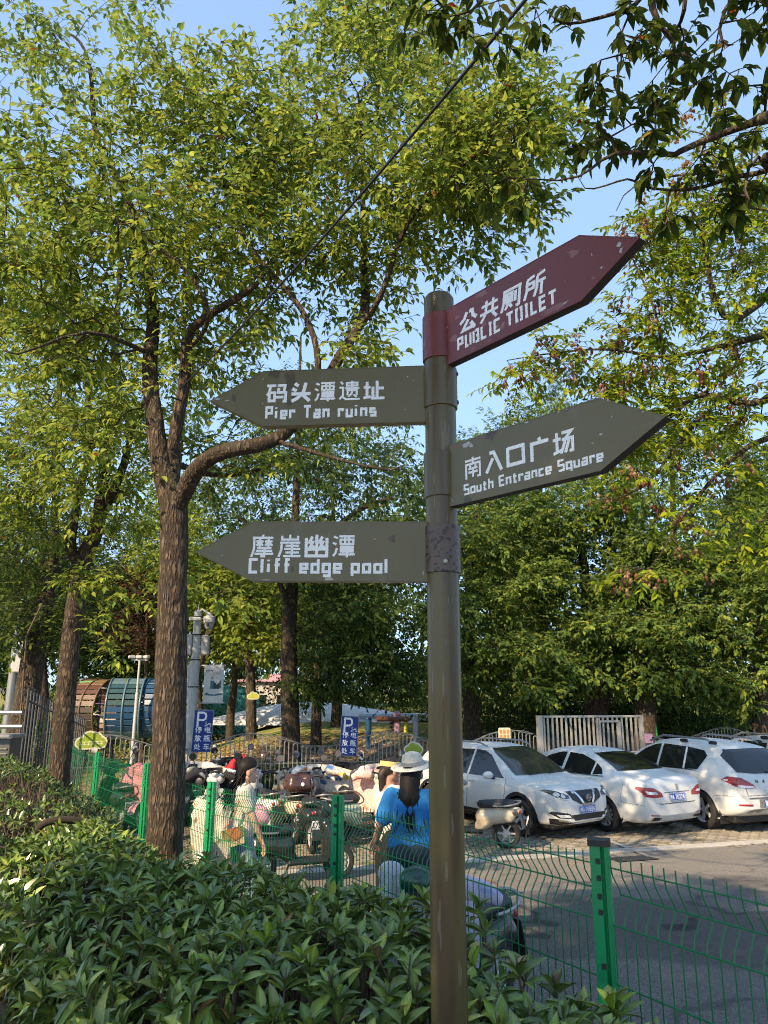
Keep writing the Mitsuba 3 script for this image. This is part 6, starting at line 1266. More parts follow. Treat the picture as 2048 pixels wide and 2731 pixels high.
put('hair', flesh([(hp(-.03, 0, .04), hp(-.02, 0, .045), .098, .098), (hp(-.08, 0, .02), hp(-.12, 0, -.03), .05, .045), (hp(-.12, 0, -.03), hp(-.12, 0, -.2), .045, .025)], .025, 5), 'hair_brown', w3, smooth=True, tw=M3)
vs = thing('sun_visor', 'pale yellow sun visor on the woman beyond the blue shirt', 'hat'); plain('visor_yellow', (.62, .47, .16), .7)
put('band', MB().lathe([(.104, 0), (.108, 0), (.104, .05), (.10, .05)], 30), 'visor_yellow', vs, tw=M3 @ frame(hp(-.02, 0, .05), (1, 0, -.1), (0, 1, 0)))
put('peak', MB().poly(Point(.06, 0).buffer(.115).difference(Point(-.02, 0).buffer(.10)), .004), 'visor_yellow', vs, tw=M3 @ frame(hp(-.02, 0, .052), (1, 0, -.3), (0, 1, 0)))
# ---- a small child far behind, in white
ch = thing('person', 'small child in white running on the grass beyond the white camera pole', 'person')
q4 = at(528, 1930, 26.0); z0 = float(ground_z(q4[0], q4[1])); s_ = .64; M4 = frame([q4[0], q4[1], z0], (.9, .3, 0), z=(0, 0, 1)) @ np.diag([s_, s_, s_, 1])
put('body', flesh([(A_(0, 0, .95), A_(.05, 0, 1.3), .13, .13), (A_(.05, 0, 1.32), A_(.07, 0, 1.5), .06, .10), (A_(.07, 0, 1.55), A_(.08, 0, 1.6), .14, .13)]), 'skin', ch, smooth=True, tw=M4)
put('white_suit', flesh([(A_(0, -.08, .92), A_(.05, 0, 1.32), .15, .16), (A_(0, .08, .92), A_(.05, 0, 1.32), .15, .16), (A_(.05, .17, 1.3), A_(.2, .2, 1.1), .07, .06), (A_(.05, -.17, 1.3), A_(-.12, -.25, 1.12), .07, .06), (A_(0, .09, .9), A_(.2, .1, .5), .11, .08), (A_(.2, .1, .5), A_(.1, .1, .12), .08, .07), (A_(0, -.09, .9), A_(-.1, -.1, .5), .11, .08), (A_(-.1, -.1, .5), A_(-.38, -.1, .3), .08, .07)]), 'cream_cotton', ch, smooth=True, tw=M4)
put('hair', flesh([(A_(.04, 0, 1.62), A_(.06, 0, 1.66), .14, .13)]), 'hair_brown', ch, smooth=True, tw=M4)
# ================================================================== electric scooters
def sm(bones, res=.05, it=3): return flesh(bones, res, it)
for nm, c in (('cream', (.55, .47, .34)), ('black', (.02, .02, .022)), ('white', (.62, .62, .60)), ('pink', (.62, .25, .32)), ('pale_green', (.42, .50, .36)), ('grey', (.22, .23, .24)), ('brown', (.055, .026, .02)), ('teal', (.010, .042, .038))):
    mat('shell_' + nm, two(P(c, .28, specular=.5, clearcoat=.7, clearcoat_gloss=.9)))
mat('mirror_glass', two(P((.85, .86, .88), .03, metallic=1.0)))
plain('seat_vinyl', (.022, .022, .024), .5)
def plate_white(parent, m, rows, w=.20, h=.13, name='licence_plate'):
    p = put(name, MB().poly(rrect(w, h, .012), .004), 'white_print', parent, tw=m)
    for tx, y, hh in rows:
        x = 0; t = meshkit.text_mesh(tx, hh, .002, bold=True); b = t.bounds; sc = min(1.0, (w - .03) / (b[1][0] - b[0][0]))
        t.vertices[:, 0] = (t.vertices[:, 0] - (b[0][0] + b[1][0]) / 2) * sc; t.vertices[:, 1] += y; t.vertices[:, 2] += .0042
        put('plate_number', (t.vertices, t.faces), 'black_plastic', p, tw=m, kind='stuff')
def cover_mesh(w, h, seed, colour, bulge=.16, flare=.25):
    """padded wind cover hung over the handlebars, falling in folds to the footboard"""
    rng = np.random.default_rng(seed); nu, nv = 38, 34
    u, v = np.meshgrid(np.linspace(-1, 1, nu), np.linspace(0, 1, nv)); ww = w * (1 - .18 * v + flare * np.sin(np.pi * v) * .5)
    y = u * ww; z = -h * v - .10 * np.abs(u) ** 2 * (1 - v); x = bulge * (1 - u ** 2) * (1 - .4 * v) + .05 * np.sin(v * 3) - .18 * np.abs(u) ** 1.5
    p = np.stack([u * 2.3 + seed, v * 1.7, np.full_like(u, seed)], -1); f = meshkit.fbm(p * 1.8, 3); x = x + (f - .5) * .14 + .012 * np.sin(u * 13 + 4 * f)
    V = np.stack([x, y, z], -1).reshape(-1, 3); i, j = np.meshgrid(np.arange(nv - 1), np.arange(nu - 1), indexing='ij')
    q = np.stack([i * nu + j, i * nu + j + 1, (i + 1) * nu + j + 1, (i + 1) * nu + j], -1).reshape(-1, 4)
    return (V, np.vstack([q[:, [0, 1, 2]], q[:, [0, 2, 3]]])), colour(u.ravel(), v.ravel(), rng)
def spots(base, cols, n, r0, r1):
    def fn(u, v, rng):
        c = np.tile(np.array(base), (len(u), 1))
        for k in range(n):
            cu, cv, r = rng.uniform(-1, 1), rng.uniform(0, 1), rng.uniform(r0, r1); m = np.hypot((u - cu) * .7, v - cv) < r * (1 + .3 * np.sin(3 * np.arctan2(v - cv, u - cu) + k)); c[m] = cols[k % len(cols)]
        return c
    return fn
def solid_c(a, b):
    return lambda u, v, rng: np.where((np.abs(v * 7 % 1 - .5) > .44)[:, None], np.array(b), np.array(a))
def scooter(label, x, y, heading, shell, seat='seat_vinyl', cover=None, plate=None, box=None, mirrors=(1, -1), lean=.0, scale=1.0, wide=1.0, group='scooters parked in front of the railing', z=0.0, poster=False):
    k = thing('scooter', label, 'scooter', group)
    f = np.array([math.cos(heading), math.sin(heading), 0]); m = frame([x, y, z], f, z=(-f[1] * lean, f[0] * lean, 1)) @ np.diag([scale, scale, scale, 1])
    for wx in (-.56, .60):
        w = put('wheel', MB().lathe([(.15, -.045), (.21, -.05), (.235, -.03), (.24, 0), (.235, .03), (.21, .05), (.15, .045)], 28), 'dark_rubber', k, smooth=40, tw=m @ frame([wx, 0, .24], (1, 0, 0), z=(0, 1, 0)))
        r = MB().lathe([(.15, -.03), (.16, -.03), (.16, .03), (.15, .03), (.15, -.03)], 24).lathe([(0, -.05), (.06, -.05), (.06, .05), (0, .05)], 14)
        for q in range(6): r.box((math.cos(q * 1.047) * .10, math.sin(q * 1.047) * .10, 0), (.10, .022, .03), rotz(q * 1.047))
        put('rim', r, 'rim_alloy', w, smooth=30, tw=m @ frame([wx, 0, .24], (1, 0, 0), z=(0, 1, 0)))
    put('rear_shell', sm([((-.62, -.06, .52), (-.62, .06, .52), .10, .10), ((-.60, 0, .55), (-.20, 0, .50), .14, .15), ((-.25, 0, .48), (-.12, 0, .34), .15, .09), ((-.78, 0, .60), (-.5, 0, .55), .06, .13)]), shell, k, smooth=True, tw=m)
    put('footboard', MB().box((.12, 0, .28), (.62, .30, .07), bev=.03), 'black_plastic', k, tw=m)
    sh = put('front_shield', sm([((.42, -.13, .34), (.42, .13, .34), .05, .05), ((.42, -.15, .50), (.42, .15, .50), .05, .05), ((.38, -.12, .74), (.38, .12, .74), .05, .05), ((.38, 0, .74), (.33, 0, .92), .09, .07), ((.42, 0, .34), (.42, 0, .74), .07, .07), ((.42, -.13, .34), (.42, -.15, .50), .05, .05), ((.42, .13, .34), (.42, .15, .50), .05, .05), ((.42, -.15, .50), (.38, -.12, .74), .05, .05), ((.42, .15, .50), (.38, .12, .74), .05, .05)]), shell, k, smooth=True, tw=m)
    put('front_mudguard', MB().add(*(lambda th: (np.array([[.60 + .275 * math.cos(t), s * .065, .24 + .275 * math.sin(t)] for t in th for s in (-1, 1)]), np.array([[2 * q, 2 * q + 1, 2 * q + 3, 2 * q + 2] for q in range(len(th) - 1)])))(np.linspace(.3, 2.6, 12))), shell, k, smooth=True, tw=m)
    put('fork', MB().tube([[.60, -.07, .24], [.40, -.05, .70]], .022, 8).tube([[.60, .07, .24], [.40, .05, .70]], .022, 8), 'steel_grey', k, tw=m)
    put('seat', sm([((-.66, 0, .72), (-.15, 0, .70), .075, .07), ((-.62, -.07, .71), (-.2, -.05, .70), .06, .05), ((-.62, .07, .71), (-.2, .05, .70), .06, .05)]), seat, k, smooth=True, tw=m)
    put('handlebar', MB().tube(spline([[.24, -.36, .98], [.30, -.2, 1.0], [.34, 0, .96], [.30, .2, 1.0], [.24, .36, .98]], 17), .018, 8), 'black_plastic', k, smooth=True, tw=m)
    hd = put('headlamp_cowl', sm([((.38, -.07, .94), (.38, .07, .94), .09, .09), ((.36, 0, 1.0), (.30, 0, 1.02), .08, .06)]), shell, k, smooth=True, tw=m)
    put('headlamp', MB().ell((.46, 0, .95), (.03, .07, .06)), 'lamp_clear', hd, smooth=True, tw=m)
    put('dashboard', MB().box((.27, 0, 1.05), (.10, .16, .02), rot([0, 1, 0], .5), bev=.008), 'black_plastic', hd, tw=m)
    put('tail_lamp', MB().ell((-.80, 0, .60), (.03, .08, .035)), 'lamp_red', k, smooth=True, tw=m)
    put('grab_rail', MB().tube(spline([[-.35, -.16, .70], [-.7, -.15, .73], [-.82, 0, .76], [-.7, .15, .73], [-.35, .16, .70]], 17), .014, 6), 'steel_grey', k, smooth=True, tw=m)
    put('side_stand', MB().tube([[-.10, .12, .28], [-.14, .26, .02]], .014, 6), 'black_plastic', k, tw=m)
    put('rear_mudguard', MB().box((-.88, 0, .40), (.02, .17, .34), rot([0, 1, 0], .35), bev=.006), 'black_plastic', k, tw=m)
    for s in mirrors:
        mr = put('mirror', MB().tube([[.28, s * .26, 1.0], [.25, s * .36, 1.25]], .007, 6), 'black_plastic', k, tw=m)
        put('mirror_housing', MB().lathe([(0, .014), (.05, .012), (.062, .004), (.062, -.006), (.0, -.006)], 20), 'chrome' if s > 0 else 'black_plastic', mr, smooth=40, tw=m @ frame([.25, s * .37, 1.30], (0, 1, 0), z=(1, 0, .1)))
        put('mirror_glass', MB().lathe([(0, -.0075), (.056, -.0075), (.056, -.0068)], 20), 'mirror_glass', mr, tw=m @ frame([.25, s * .37, 1.30], (0, 1, 0), z=(1, 0, .1)))
    if plate: plate_white(k, m @ frame([-.915, 0, .455], (0, -1, 0), (-.34, 0, 1)), plate)
    if poster:
        pp = m @ frame([-.885, 0, .32], (0, -1, 0), (-.34, 0, 1))
    if box:
        b = put('top_box', sm([((-.78, -.13, .90), (-.78, .13, .90), .11, .11), ((-.58, -.13, .90), (-.58, .13, .90), .11, .11), ((-.78, -.13, .90), (-.58, -.13, .90), .11, .11), ((-.78, .13, .90), (-.58, .13, .90), .11, .11), ((-.78, -.13, .98), (-.58, .13, .98), .09, .09), ((-.78, .13, .98), (-.58, -.13, .98), .09, .09)]), box, k, smooth=True, tw=m)
        put('box_badge', MB().lathe([(0, .008), (.028, .006), (.03, 0)], 14), 'white_print', b, tw=m @ frame([-.893, 0, .93], (0, 1, 0), z=(-1, 0, 0)))
    if cover:
        (w, h, seed, fn), cl = cover[:4], cover[4] if len(cover) > 4 else 'wind cover'
        ms, col = cover_mesh(w, h, seed, fn)
        ck = put('wind_cover', ms, 'cloth', k, smooth=True, color=col, tw=m @ frame([.42, 0, 1.10], (1, 0, 0), z=(0, 0, 1)))
        for s in (1, -1):
            t = MB().tube(spline([[.36, s * .20, 1.02], [.24, s * .36, 1.0], [.12, s * .46, .94]], 8), [.085, .088, .085, .078, .070, .062, .055, .045], 12)
            v, fcs = t.get(); v = v + (meshkit.fbm(v * 9 + seed, 2)[:, None] - .5) * .05
            put('cover_sleeve', (v, fcs), 'cloth', ck, smooth=True, color=fn(np.clip(v[:, 1] * 2, -1, 1), np.clip(v[:, 2] * 3 % 1, 0, 1), np.random.default_rng(seed)), tw=m)
    return k, m
H0 = math.atan2(KN[1], KN[0])
def scoot_at(px, py, **k): return onz(px, py)[:2]
LEM = [(.55, .52, .05), (.05, .12, .32), (.42, .18, .07), (.50, .48, .45)]
S = [
 ('dark scooter with a white number plate behind the mesh between the two left posts', (300, 2215), H0 + .35, 'shell_black', dict(plate=[('鄂', -.2, .01)][:0] + [('05554', -.035, .075)], scale=1.08)),
 ('scooter with a pink wind cover half hidden by the forked trunk', (420, 2215), H0 + 2.6, 'shell_pink', dict(cover=(.42, .78, 3, solid_c((.62, .24, .30), (.45, .12, .18))))),
 ('scooter under a grey blue wind cover right of the forked trunk', (515, 2225), H0 + .1, 'shell_grey', dict(cover=(.46, .72, 5, spots((.50, .50, .47), [(.30, .36, .42), (.62, .62, .60)], 14, .06, .16)))),
 ('scooter with a black and white patterned wind cover beside the sunlit fence post', (560, 2262), H0 - .25, 'shell_white', dict(cover=(.42, .7, 7, spots((.018, .017, .02), [(.60, .60, .58), (.60, .60, .58)], 16, .03, .09)))),
 ('scooter with a crimson rain cape over its seat behind the walking woman', (625, 2200), H0 + .15, 'shell_black', dict(cover=(.34, .5, 9, spots((.03, .03, .035), [(.55, .55, .55)], 9, .03, .07)))),
 ('cream retro scooter carrying a rounded dark brown top box', (775, 2243), H0 + .10, 'shell_cream', dict(box='shell_brown', plate=[('4382', -.04, .08)], mirrors=(1,))),
 ('scooter draped in a white wind cover printed with lemons and blue shapes', (860, 2240), H0 - .05, 'shell_grey', dict(cover=(.50, .62, 12, spots((.66, .64, .60), LEM, 22, .04, .13)), plate=[('078G', -.04, .08)])),
 ('black scooter hung with a dark jacket and a round chrome mirror', (925, 2225), H0 - .10, 'shell_black', dict(cover=(.42, .8, 14, solid_c((.016, .016, .02), (.03, .03, .035))))),
 ('dark green scooter with a bare seat between the top box and the lemon cover', (822, 2268), H0 + .05, 'shell_black', dict(plate=[('1756', -.04, .08)])),
 ('white scooter with a black seat close left of the near fence post', (700, 2238), H0 + .2, 'shell_white', dict(mirrors=(1, -1))),
 ('scooter under a creased pale pink and white wind cover beyond the mint scooter', (1040, 2235), H0 - .1, 'shell_grey', dict(cover=(.42, .7, 29, spots((.60, .52, .48), [(.55, .30, .28)], 12, .03, .07)))),
 ('mint and white scooter wearing a pink wind cover, left of the woman in blue', (985, 2262), H0 - 1.15, 'shell_pale_green', dict(cover=(.48, .66, 16, spots((.70, .44, .40), [(.62, .20, .12), (.75, .62, .58)], 22, .02, .05)), mirrors=(1, -1))),
]
for lb, (px, py), hd, shell, kw in S:
    q = onz(px, py); q = q[:2] + KN * .35
    kw = dict(kw); kw['scale'] = 1.13
    if 'cover' in kw: kw['cover'] = (kw['cover'][0] * 1.30, kw['cover'][1] * 1.05, *kw['cover'][2:])
    kk, mm = scooter(lb, q[0], q[1], hd, shell, **kw)
    if 'crimson' in lb:
        cp = thing('rain_cape', 'crimson and black rain cape bundled on a scooter left of the walking woman', 'cape'); plain('crimson_cloth', (.42, .012, .022), .7)
        for s, mt in ((-1, 'crimson_cloth'), (0, 'black_cloth'), (1, 'crimson_cloth')):
            t = flesh([((-.45, s * .13, .80), (-.42, s * .20, .95), .10, .10), ((-.42, s * .18, .95), (-.40, s * .05, 1.20), .09, .03)] if s else [((-.50, 0, .80), (-.44, 0, 1.05), .10, .07), ((-.44, 0, 1.05), (-.40, 0, 1.26), .05, .02)], .03, 3)
            t.vertices += (meshkit.fbm(np.array(t.vertices) * 11, 2)[:, None] - .5) * .04; put('fold', t, mt, cp, smooth=True, tw=mm)
# the cow-spotted cover in front, turned towards the camera
q = onz(595, 2330); scooter('scooter in a long cream wind cover with brown spots, nearest the sunlit fence post', q[0] - .02, q[1] + .2, -1.75, 'shell_white', cover=(.42, .98, 18, spots((.66, .60, .50), [(.26, .10, .04), (.30, .14, .06)], 13, .025, .06)), group='scooters standing near the fence', z=float(road_z(q[0], q[1])))
q = onz(745, 2372); scooter('small black scooter with a pink helmet shaped box beside the walking woman', q[0] + .25, q[1] + .3, .35, 'shell_black', box='shell_pink', group='scooters standing near the fence', z=float(road_z(q[0], q[1])), mirrors=(1,))
# cream scooter right of the signpost with its number plate and sticker
q = onz(1290, 2262)
k10, m10 = scooter('cream scooter with a white number plate and a colourful mudguard sticker, beside the crossover', q[0] - .15, q[1] + .1, math.atan2(.30, -.95) + .15, 'shell_cream', plate=[('B3381', -.028, .060)], cover=(.40, .75, 20, solid_c((.26, .26, .29), (.18, .18, .21))), group='scooters standing near the fence', lean=.06, scale=1.05)
for tx, y, c in (('XIN', .10, (.65, .10, .18)), ('LONG', .02, (.62, .52, .05)), ('EV', -.06, (.10, .35, .5))):
    pass
pp = m10 @ frame([-.93, 0, .33], (0, -1, 0), (-.34, 0, 1))
plain('sticker_pink', (.62, .10, .20), .5); plain('sticker_yellow', (.60, .50, .05), .5); plain('sticker_blue', (.20, .42, .60), .5)
fl = put('mud_flap', MB().box((0, -.03, -.004), (.20, .36, .008), bev=.002), 'black_plastic', k10, tw=pp)
for (y, hgt, mt, n) in ((.06, .05, 'sticker_pink', 3), (-.01, .045, 'sticker_yellow', 4), (-.07, .035, 'white_print', 5), (-.12, .03, 'sticker_blue', 4)):
    for j in range(n):
        g = strokes([[(0, 0), (60, 0)], [(30, -30 + j * 9), (30, 50)], [(5, 50), (60, 40 - j * 6)]], 14)
        put('sticker_mark', MB().poly(shapely.affinity.affine_transform(g, [hgt / 90, 0, 0, hgt / 90, -.075 + j * .15 / n, y]), .002), mt, fl, tw=pp)
put('round_lamp', MB().lathe([(0, .01), (.04, .008), (.048, 0)], 20), 'lamp_dark', k10, smooth=True, tw=m10 @ frame([-.72, .13, .60], (1, 0, 0), z=(-.45, .9, .1)))
# lavender-covered scooter close to the fence, behind the signpost
q = at(1150, 2470, 5.3); zz = float(road_z(q[0], q[1]))
k11, m11 = scooter('scooter under a quilted lavender wind cover close behind the fence and signpost', q[0] + .16, q[1] + .25, -2.25, 'shell_black', cover=(.40, .74, 23, spots((.42, .38, .48), [(.22, .26, .48), (.60, .58, .62), (.55, .38, .20), (.40, .38, .55)], 26, .02, .06)), group='scooters standing near the fence', z=zz, mirrors=())
hl = thing('helmet', 'dark teal helmet with white marks resting on the lavender covered scooter', 'helmet')
hm = frame(at(1115, 2350, 4.95), (.6, -.7, .1), z=(0, 0, 1))
put('shell', MB().ell((0, 0, 0), (.118, .10, .092), n=3), 'shell_teal', hl, smooth=True, tw=hm)
put('brim', MB().poly(Point(.05, 0).buffer(.13).difference(Point(0, 0).buffer(.112)), .012, frame([0, 0, -.05], (1, 0, 0), (0, 1, 0))), 'black_plastic', hl, tw=hm)
# ================================================================== signs, poles and playground pieces
plain('sign_blue', (.012, .035, .22), .45)
RX, RZ = np.array([KD[0], KD[1], 0]), np.array([0, 0, 1.0]); RNF = -np.array([KN[0], KN[1], 0])
def facing(o, x=RX, tilt=0.0):
    x = nrm(x); x = x * math.cos(tilt) - RZ * math.sin(tilt); return frame(o, x, z=RNF)
def glyph(parent, ch, m, x, y, h, w=None, mt='white_print', dp=.004):
    put('character', MB().poly(shapely.affinity.affine_transform(han(ch, w), [h, 0, 0, h, x, y]), dp), mt, parent, tw=m)
for q, (px, py, Y, lb) in enumerate(((545, 1951, 17.5, 'blue electric bike parking sign beside the white camera pole'), (932, 1964, 18.3, 'blue electric bike parking sign left of the signpost, under the dark boughs'))):
    k = thing('parking_sign', lb, 'sign', 'electric bike parking signs on the railing')
    s = along(px); o = np.array([*rp(s, -.06), at(px, py, Y)[2]]); w, h = .425, .92
    m = facing(o, tilt=.025 + .03 * q)
    put('panel', MB().poly(rrect(w, h, .01), .012), 'sign_blue', k, tw=m); mt = m @ frame([0, 0, .0125], (1, 0, 0), (0, 1, 0))
    put('frame', MB().poly(rrect(w + .012, h + .012, .012).difference(rrect(w - .008, h - .008, .008)), .016), 'steel_grey', k, tw=m)
    t = strokes([[(0, 104), (0, 0), (40, 0), (56, 8), (60, 26), (56, 44), (40, 54), (0, 54)]], 15)
    put('letter', MB().poly(shapely.affinity.affine_transform(t, [.0030, 0, 0, -.0030, -.125, .40]), .004), 'white_print', k, tw=mt)
    ic = strokes([[(0, 80), (30, 84), (44, 60), (78, 60), (96, 76)], [(24, 20), (14, 30), (20, 70)], [(50, 52), (94, 46)]], 9).union(Point(8, 88).buffer(11).difference(Point(8, 88).buffer(5))).union(Point(92, 90).buffer(12).difference(Point(92, 90).buffer(5)))
    put('scooter_symbol', MB().poly(shapely.affinity.affine_transform(ic, [.0014, 0, 0, -.0014, .04, .235]), .004), 'white_print', k, tw=mt)
    for j, (a, b) in enumerate((('停', '电'), ('放', '瓶'), ('处', '车'))):
        glyph(k, a, mt, -.165, -.05 - j * .185, .145, 11); glyph(k, b, mt, .035, -.05 - j * .185, .145, 11)
# white camera pole with banners
cp = thing('camera_pole', 'white street pole with a dome camera, cabinet and two banners behind the railing', 'pole')
pb = at(505, 2040, 19.0); zb = g0(pb[0], 19.0); zt = at(529, 1632, 19.0)[2]
put('pole', MB().lathe([(0, zb - .1), (.13, zb - .1), (.125, 3.4), (.10, 3.42), (.095, zt), (0, zt + .02)], 20, frame([pb[0], 19.0, 0], (1, 0, 0), (0, 1, 0))), 'white_metal', cp, smooth=40)
pole = lambda z, dx=0, dy=0: np.array([pb[0] + dx, 19.0 + dy, z])
for z in (2.75, 3.42, 4.05, 4.5): put('clamp_band', MB().lathe([(.128, z), (.132, z), (.132, z + .03), (.128, z + .03)], 20, frame([pb[0], 19.0, 0], (1, 0, 0), (0, 1, 0))), 'black_plastic', cp)
put('antenna', MB().tube([pole(zt, .0), pole(zt + .25, .02)], .012, 6), 'white_metal', cp)
zc = at(545, 1660, 19.0)[2]
cam = put('dome_camera', MB().lathe([(0, .22), (.06, .22), (.07, .16), (.15, .12), (.155, -.02), (.13, -.05), (0, -.05)], 20, frame(pole(zc, .30), (1, 0, 0), (0, 1, 0))), 'white_metal', cp, smooth=40)
put('lens_ball', MB().ell(pole(zc - .08, .30), (.12, .12, .13), n=3), 'white_metal', cam, smooth=True)
put('lens', MB().lathe([(0, .02), (.035, .015), (.045, 0)], 14, frame(pole(zc - .09, .30, -.118), (1, 0, 0), z=(0, -1, 0))), 'black_plastic', cam)
for a in (-1, 1):
    for b in (-1, 0, 1): put('infrared_lamp', MB().lathe([(0, .008), (.014, 0)], 8, frame(pole(zc - .09 + b * .05, .30 + a * .075, -.095), (1, 0, 0), z=(a * .3, -1, 0))), 'black_plastic', cam)
put('camera_arm', MB().tube([pole(zc + .2, 0), pole(zc + .32, .1), pole(zc + .2, .30)], .028, 8), 'white_metal', cp)
put('bullet_camera', MB().box(pole(zc + .05, -.02, -.18), (.30, .10, .10), rotz(.3), bev=.02), 'white_metal', cp)
put('cabinet', MB().box(pole(at(500, 1722, 19)[2], -.26, .0), (.34, .26, .52), bev=.02), 'white_metal', cp)
put('cabinet', MB().box(pole(at(500, 1722, 19)[2], .20, .12), (.20, .2, .5), bev=.02), 'white_metal', cp)
put('cabinet_cable', MB().tube(spline([pole(zb + 3.25, -.22, -.05), pole(zb + 3.0, -.2, -.1), pole(zb + 2.95, -.1, -.13)], 9), .014, 6), 'white_metal', cp)
plain('banner_cloth', (.58, .58, .55), .85); plain('ink_dark', (.03, .05, .055), .8); plain('ink_teal', (.06, .16, .19), .8); plain('ink_orange', (.55, .17, .06), .8)
for sg, px in ((1, 572), (-1, 484)):
    o = np.array([at(px, 1826, 19.0)[0], 19.0 - .02, at(px, 1826, 19.0)[2]]); m = frame(o, (1, 0, .01), z=(0, -1, 0))
    b = put('banner', MB().box((0, 0, 0), (.50, .90, .03), bev=.004), 'banner_cloth', cp, tw=m); mt = m @ frame([0, 0, .0155], (1, 0, 0), (0, 1, 0))
    put('banner_arm', MB().box((-sg * .02, .46, 0), (.62, .03, .03)).box((-sg * .02, -.46, 0), (.62, .03, .03)), 'white_metal', b, tw=m)
    if sg > 0:
        for j, ch in enumerate('仁心'): put('character', MB().poly(shapely.affinity.affine_transform(han(ch, 8), [.10, 0, 0, .10, -.06 + j * .11, .22]), .002), 'ink_orange', b, tw=mt)
        for j in range(5): put('small_character', MB().poly(sbox(-.21 + j * .04, .315, -.18 + j * .04, .34), .002), 'ink_dark', b, tw=mt)
        put('seal', MB().poly(sbox(-.06, .12, -.01, .17), .002), 'ink_orange', b, tw=mt)
        put('painted_window', MB().poly(sbox(-.08, -.12, .0, .08).union(sbox(.15, -.10, .19, .08)), .002), 'ink_teal', b, tw=mt)
        put('painted_shade', MB().poly(Polygon([(0, .08), (.08, -.02), (.15, .04), (.15, -.12), (.0, -.12)]), .0018), 'ink_dark', b, tw=mt)
        put('painted_hills', MB().poly(Polygon([(-.24, -.27), (-.16, -.20), (-.1, -.24), (.0, -.26), (.1, -.24), (.22, -.22), (.24, -.26), (.1, -.285), (-.05, -.29)]), .002), 'ink_teal', b, tw=mt)
    else:
        rr = np.random.default_rng(3)
        for j in range(16): put('painted_twig', MB().poly(LineString([(.05 + rr.uniform(-.05, .12), rr.uniform(-.3, .05)), (.05 + rr.uniform(-.05, .14), rr.uniform(-.3, .05))]).buffer(.008), .002), 'ink_dark', b, tw=mt)
# slim white pole with floodlights in front of the tunnels
fp = thing('floodlight_pole', 'slim white pole with paired floodlights beside the blue tunnel', 'pole')
b0 = at(360, 1950, 23.0); t0 = at(372, 1762, 23.0)
put('pole', MB().tube([[b0[0], 23, g0(b0[0], 23) - .1], [b0[0], 23, 2.6]], .05, 12).tube([[b0[0], 23, 2.6], [b0[0], 23, t0[2]]], .036, 12), 'white_metal', fp, smooth=40)
put('crossarm', MB().box((b0[0], 23, t0[2]), (.5, .05, .05)), 'white_metal', fp)
for dx, a in ((-.24, .5), (.0, -.2), (.22, -.6)): put('floodlight', MB().box((b0[0] + dx, 22.95, t0[2] + .08), (.20, .14, .09), rotz(a), bev=.02), 'white_metal', fp)
# tunnels of the climbing frame: slatted hoops
def tunnel(name, label, px, py, Y, R, Lx, axis, mats, seed):
    k = thing(name, label, 'play tunnel'); c = at(px, py, Y); ax = nrm(np.array([*axis, 0])); side = np.cross([0, 0, 1.0], ax); n = 26
    for q in range(n):
        a = -math.pi * .30 + q * (1.6 * math.pi) / (n - 1); o = c + side * (R * math.cos(a)) + np.array([0, 0, R * math.sin(a)])
        tg = nrm(-side * math.sin(a) + np.array([0, 0, math.cos(a)]))
        put('slat', MB().box((0, 0, 0), (Lx, R * .165, .035), bev=.006), mats[(q // 4) % len(mats)], k, tw=frame(o, ax, tg))
    for e in (-1, 0, 1):
        put('hoop', MB().tube([c + ax * e * Lx * .5 + side * (R * 1.03 * math.cos(a)) + np.array([0, 0, R * 1.03 * math.sin(a)]) for a in np.linspace(-.3 * math.pi, 1.3 * math.pi, 34)], .03, 7), mats[0], k, smooth=True)
    for e in (-.4, .4): put('foot', MB().tube([c + ax * e * Lx + [0, 0, -R * .9], [*(c + ax * e * Lx)[:2], g0(*(c + ax * e * Lx)[:2]) - .1]], .06, 8), 'black_plastic', k)
plain('slat_tan', (.14, .085, .04), .4); plain('slat_brown', (.09, .035, .016), .4); plain('slat_dark', (.05, .03, .02), .5); plain('slat_blue', (.016, .062, .135), .35); plain('slat_teal', (.028, .07, .075), .35); plain('slat_steel', (.10, .17, .20), .3)
tunnel('slatted_tunnel', 'brown and tan slatted play tunnel at the left, half open at its end', 262, 1900, 24.5, .98, .95, (.92, -.2), ['slat_tan', 'slat_brown', 'slat_dark'], 1)
tunnel('slatted_tunnel', 'blue and green striped slatted play tunnel left of the slim white pole', 343, 1898, 24.2, .98, 1.0, (.95, .15), ['slat_steel', 'slat_teal', 'slat_blue'], 2)
tunnel('slatted_tunnel', 'bright blue slatted play tunnel beside the forked trunk', 407, 1896, 24.4, .96, .9, (.95, -.1), ['slat_blue', 'slat_blue'], 3)
cf = thing('climbing_frame', 'purple tube climbing frame at the left of the brown tunnel', 'climbing frame'); plain('tube_purple', (.10, .05, .16), .4); plain('tube_green', (.03, .25, .06), .4)
ca = at(218, 1960, 24); zg = g0(ca[0], 24)
for dx in (0, .55): put('upright', MB().tube([[ca[0] + dx, 24, zg - .1], [ca[0] + dx * .9, 24, at(222, 1835, 24)[2]]], .04, 8), 'tube_purple', cf)
for py in (1838, 1880, 1915, 1950): put('rung', MB().tube([[ca[0] - .9, 24, at(218, py, 24)[2]], [ca[0] + .7, 24, at(218, py, 24)[2]]], .025, 7), 'tube_purple' if py > 1850 else 'white_metal', cf)
for cx, cy in ((210, 1945), (250, 1945)): put('ring', MB().tube([at(cx, cy, 23.8) + [.42 * math.cos(a), 0, .42 * math.sin(a)] for a in np.linspace(0, 6.283, 28)], .028, 6), 'steel_grey', cf, smooth=True)
put('green_beam', MB().tube([at(212, 1824, 24.2), at(258, 1822, 24.2)], .045, 7), 'tube_green', cf)
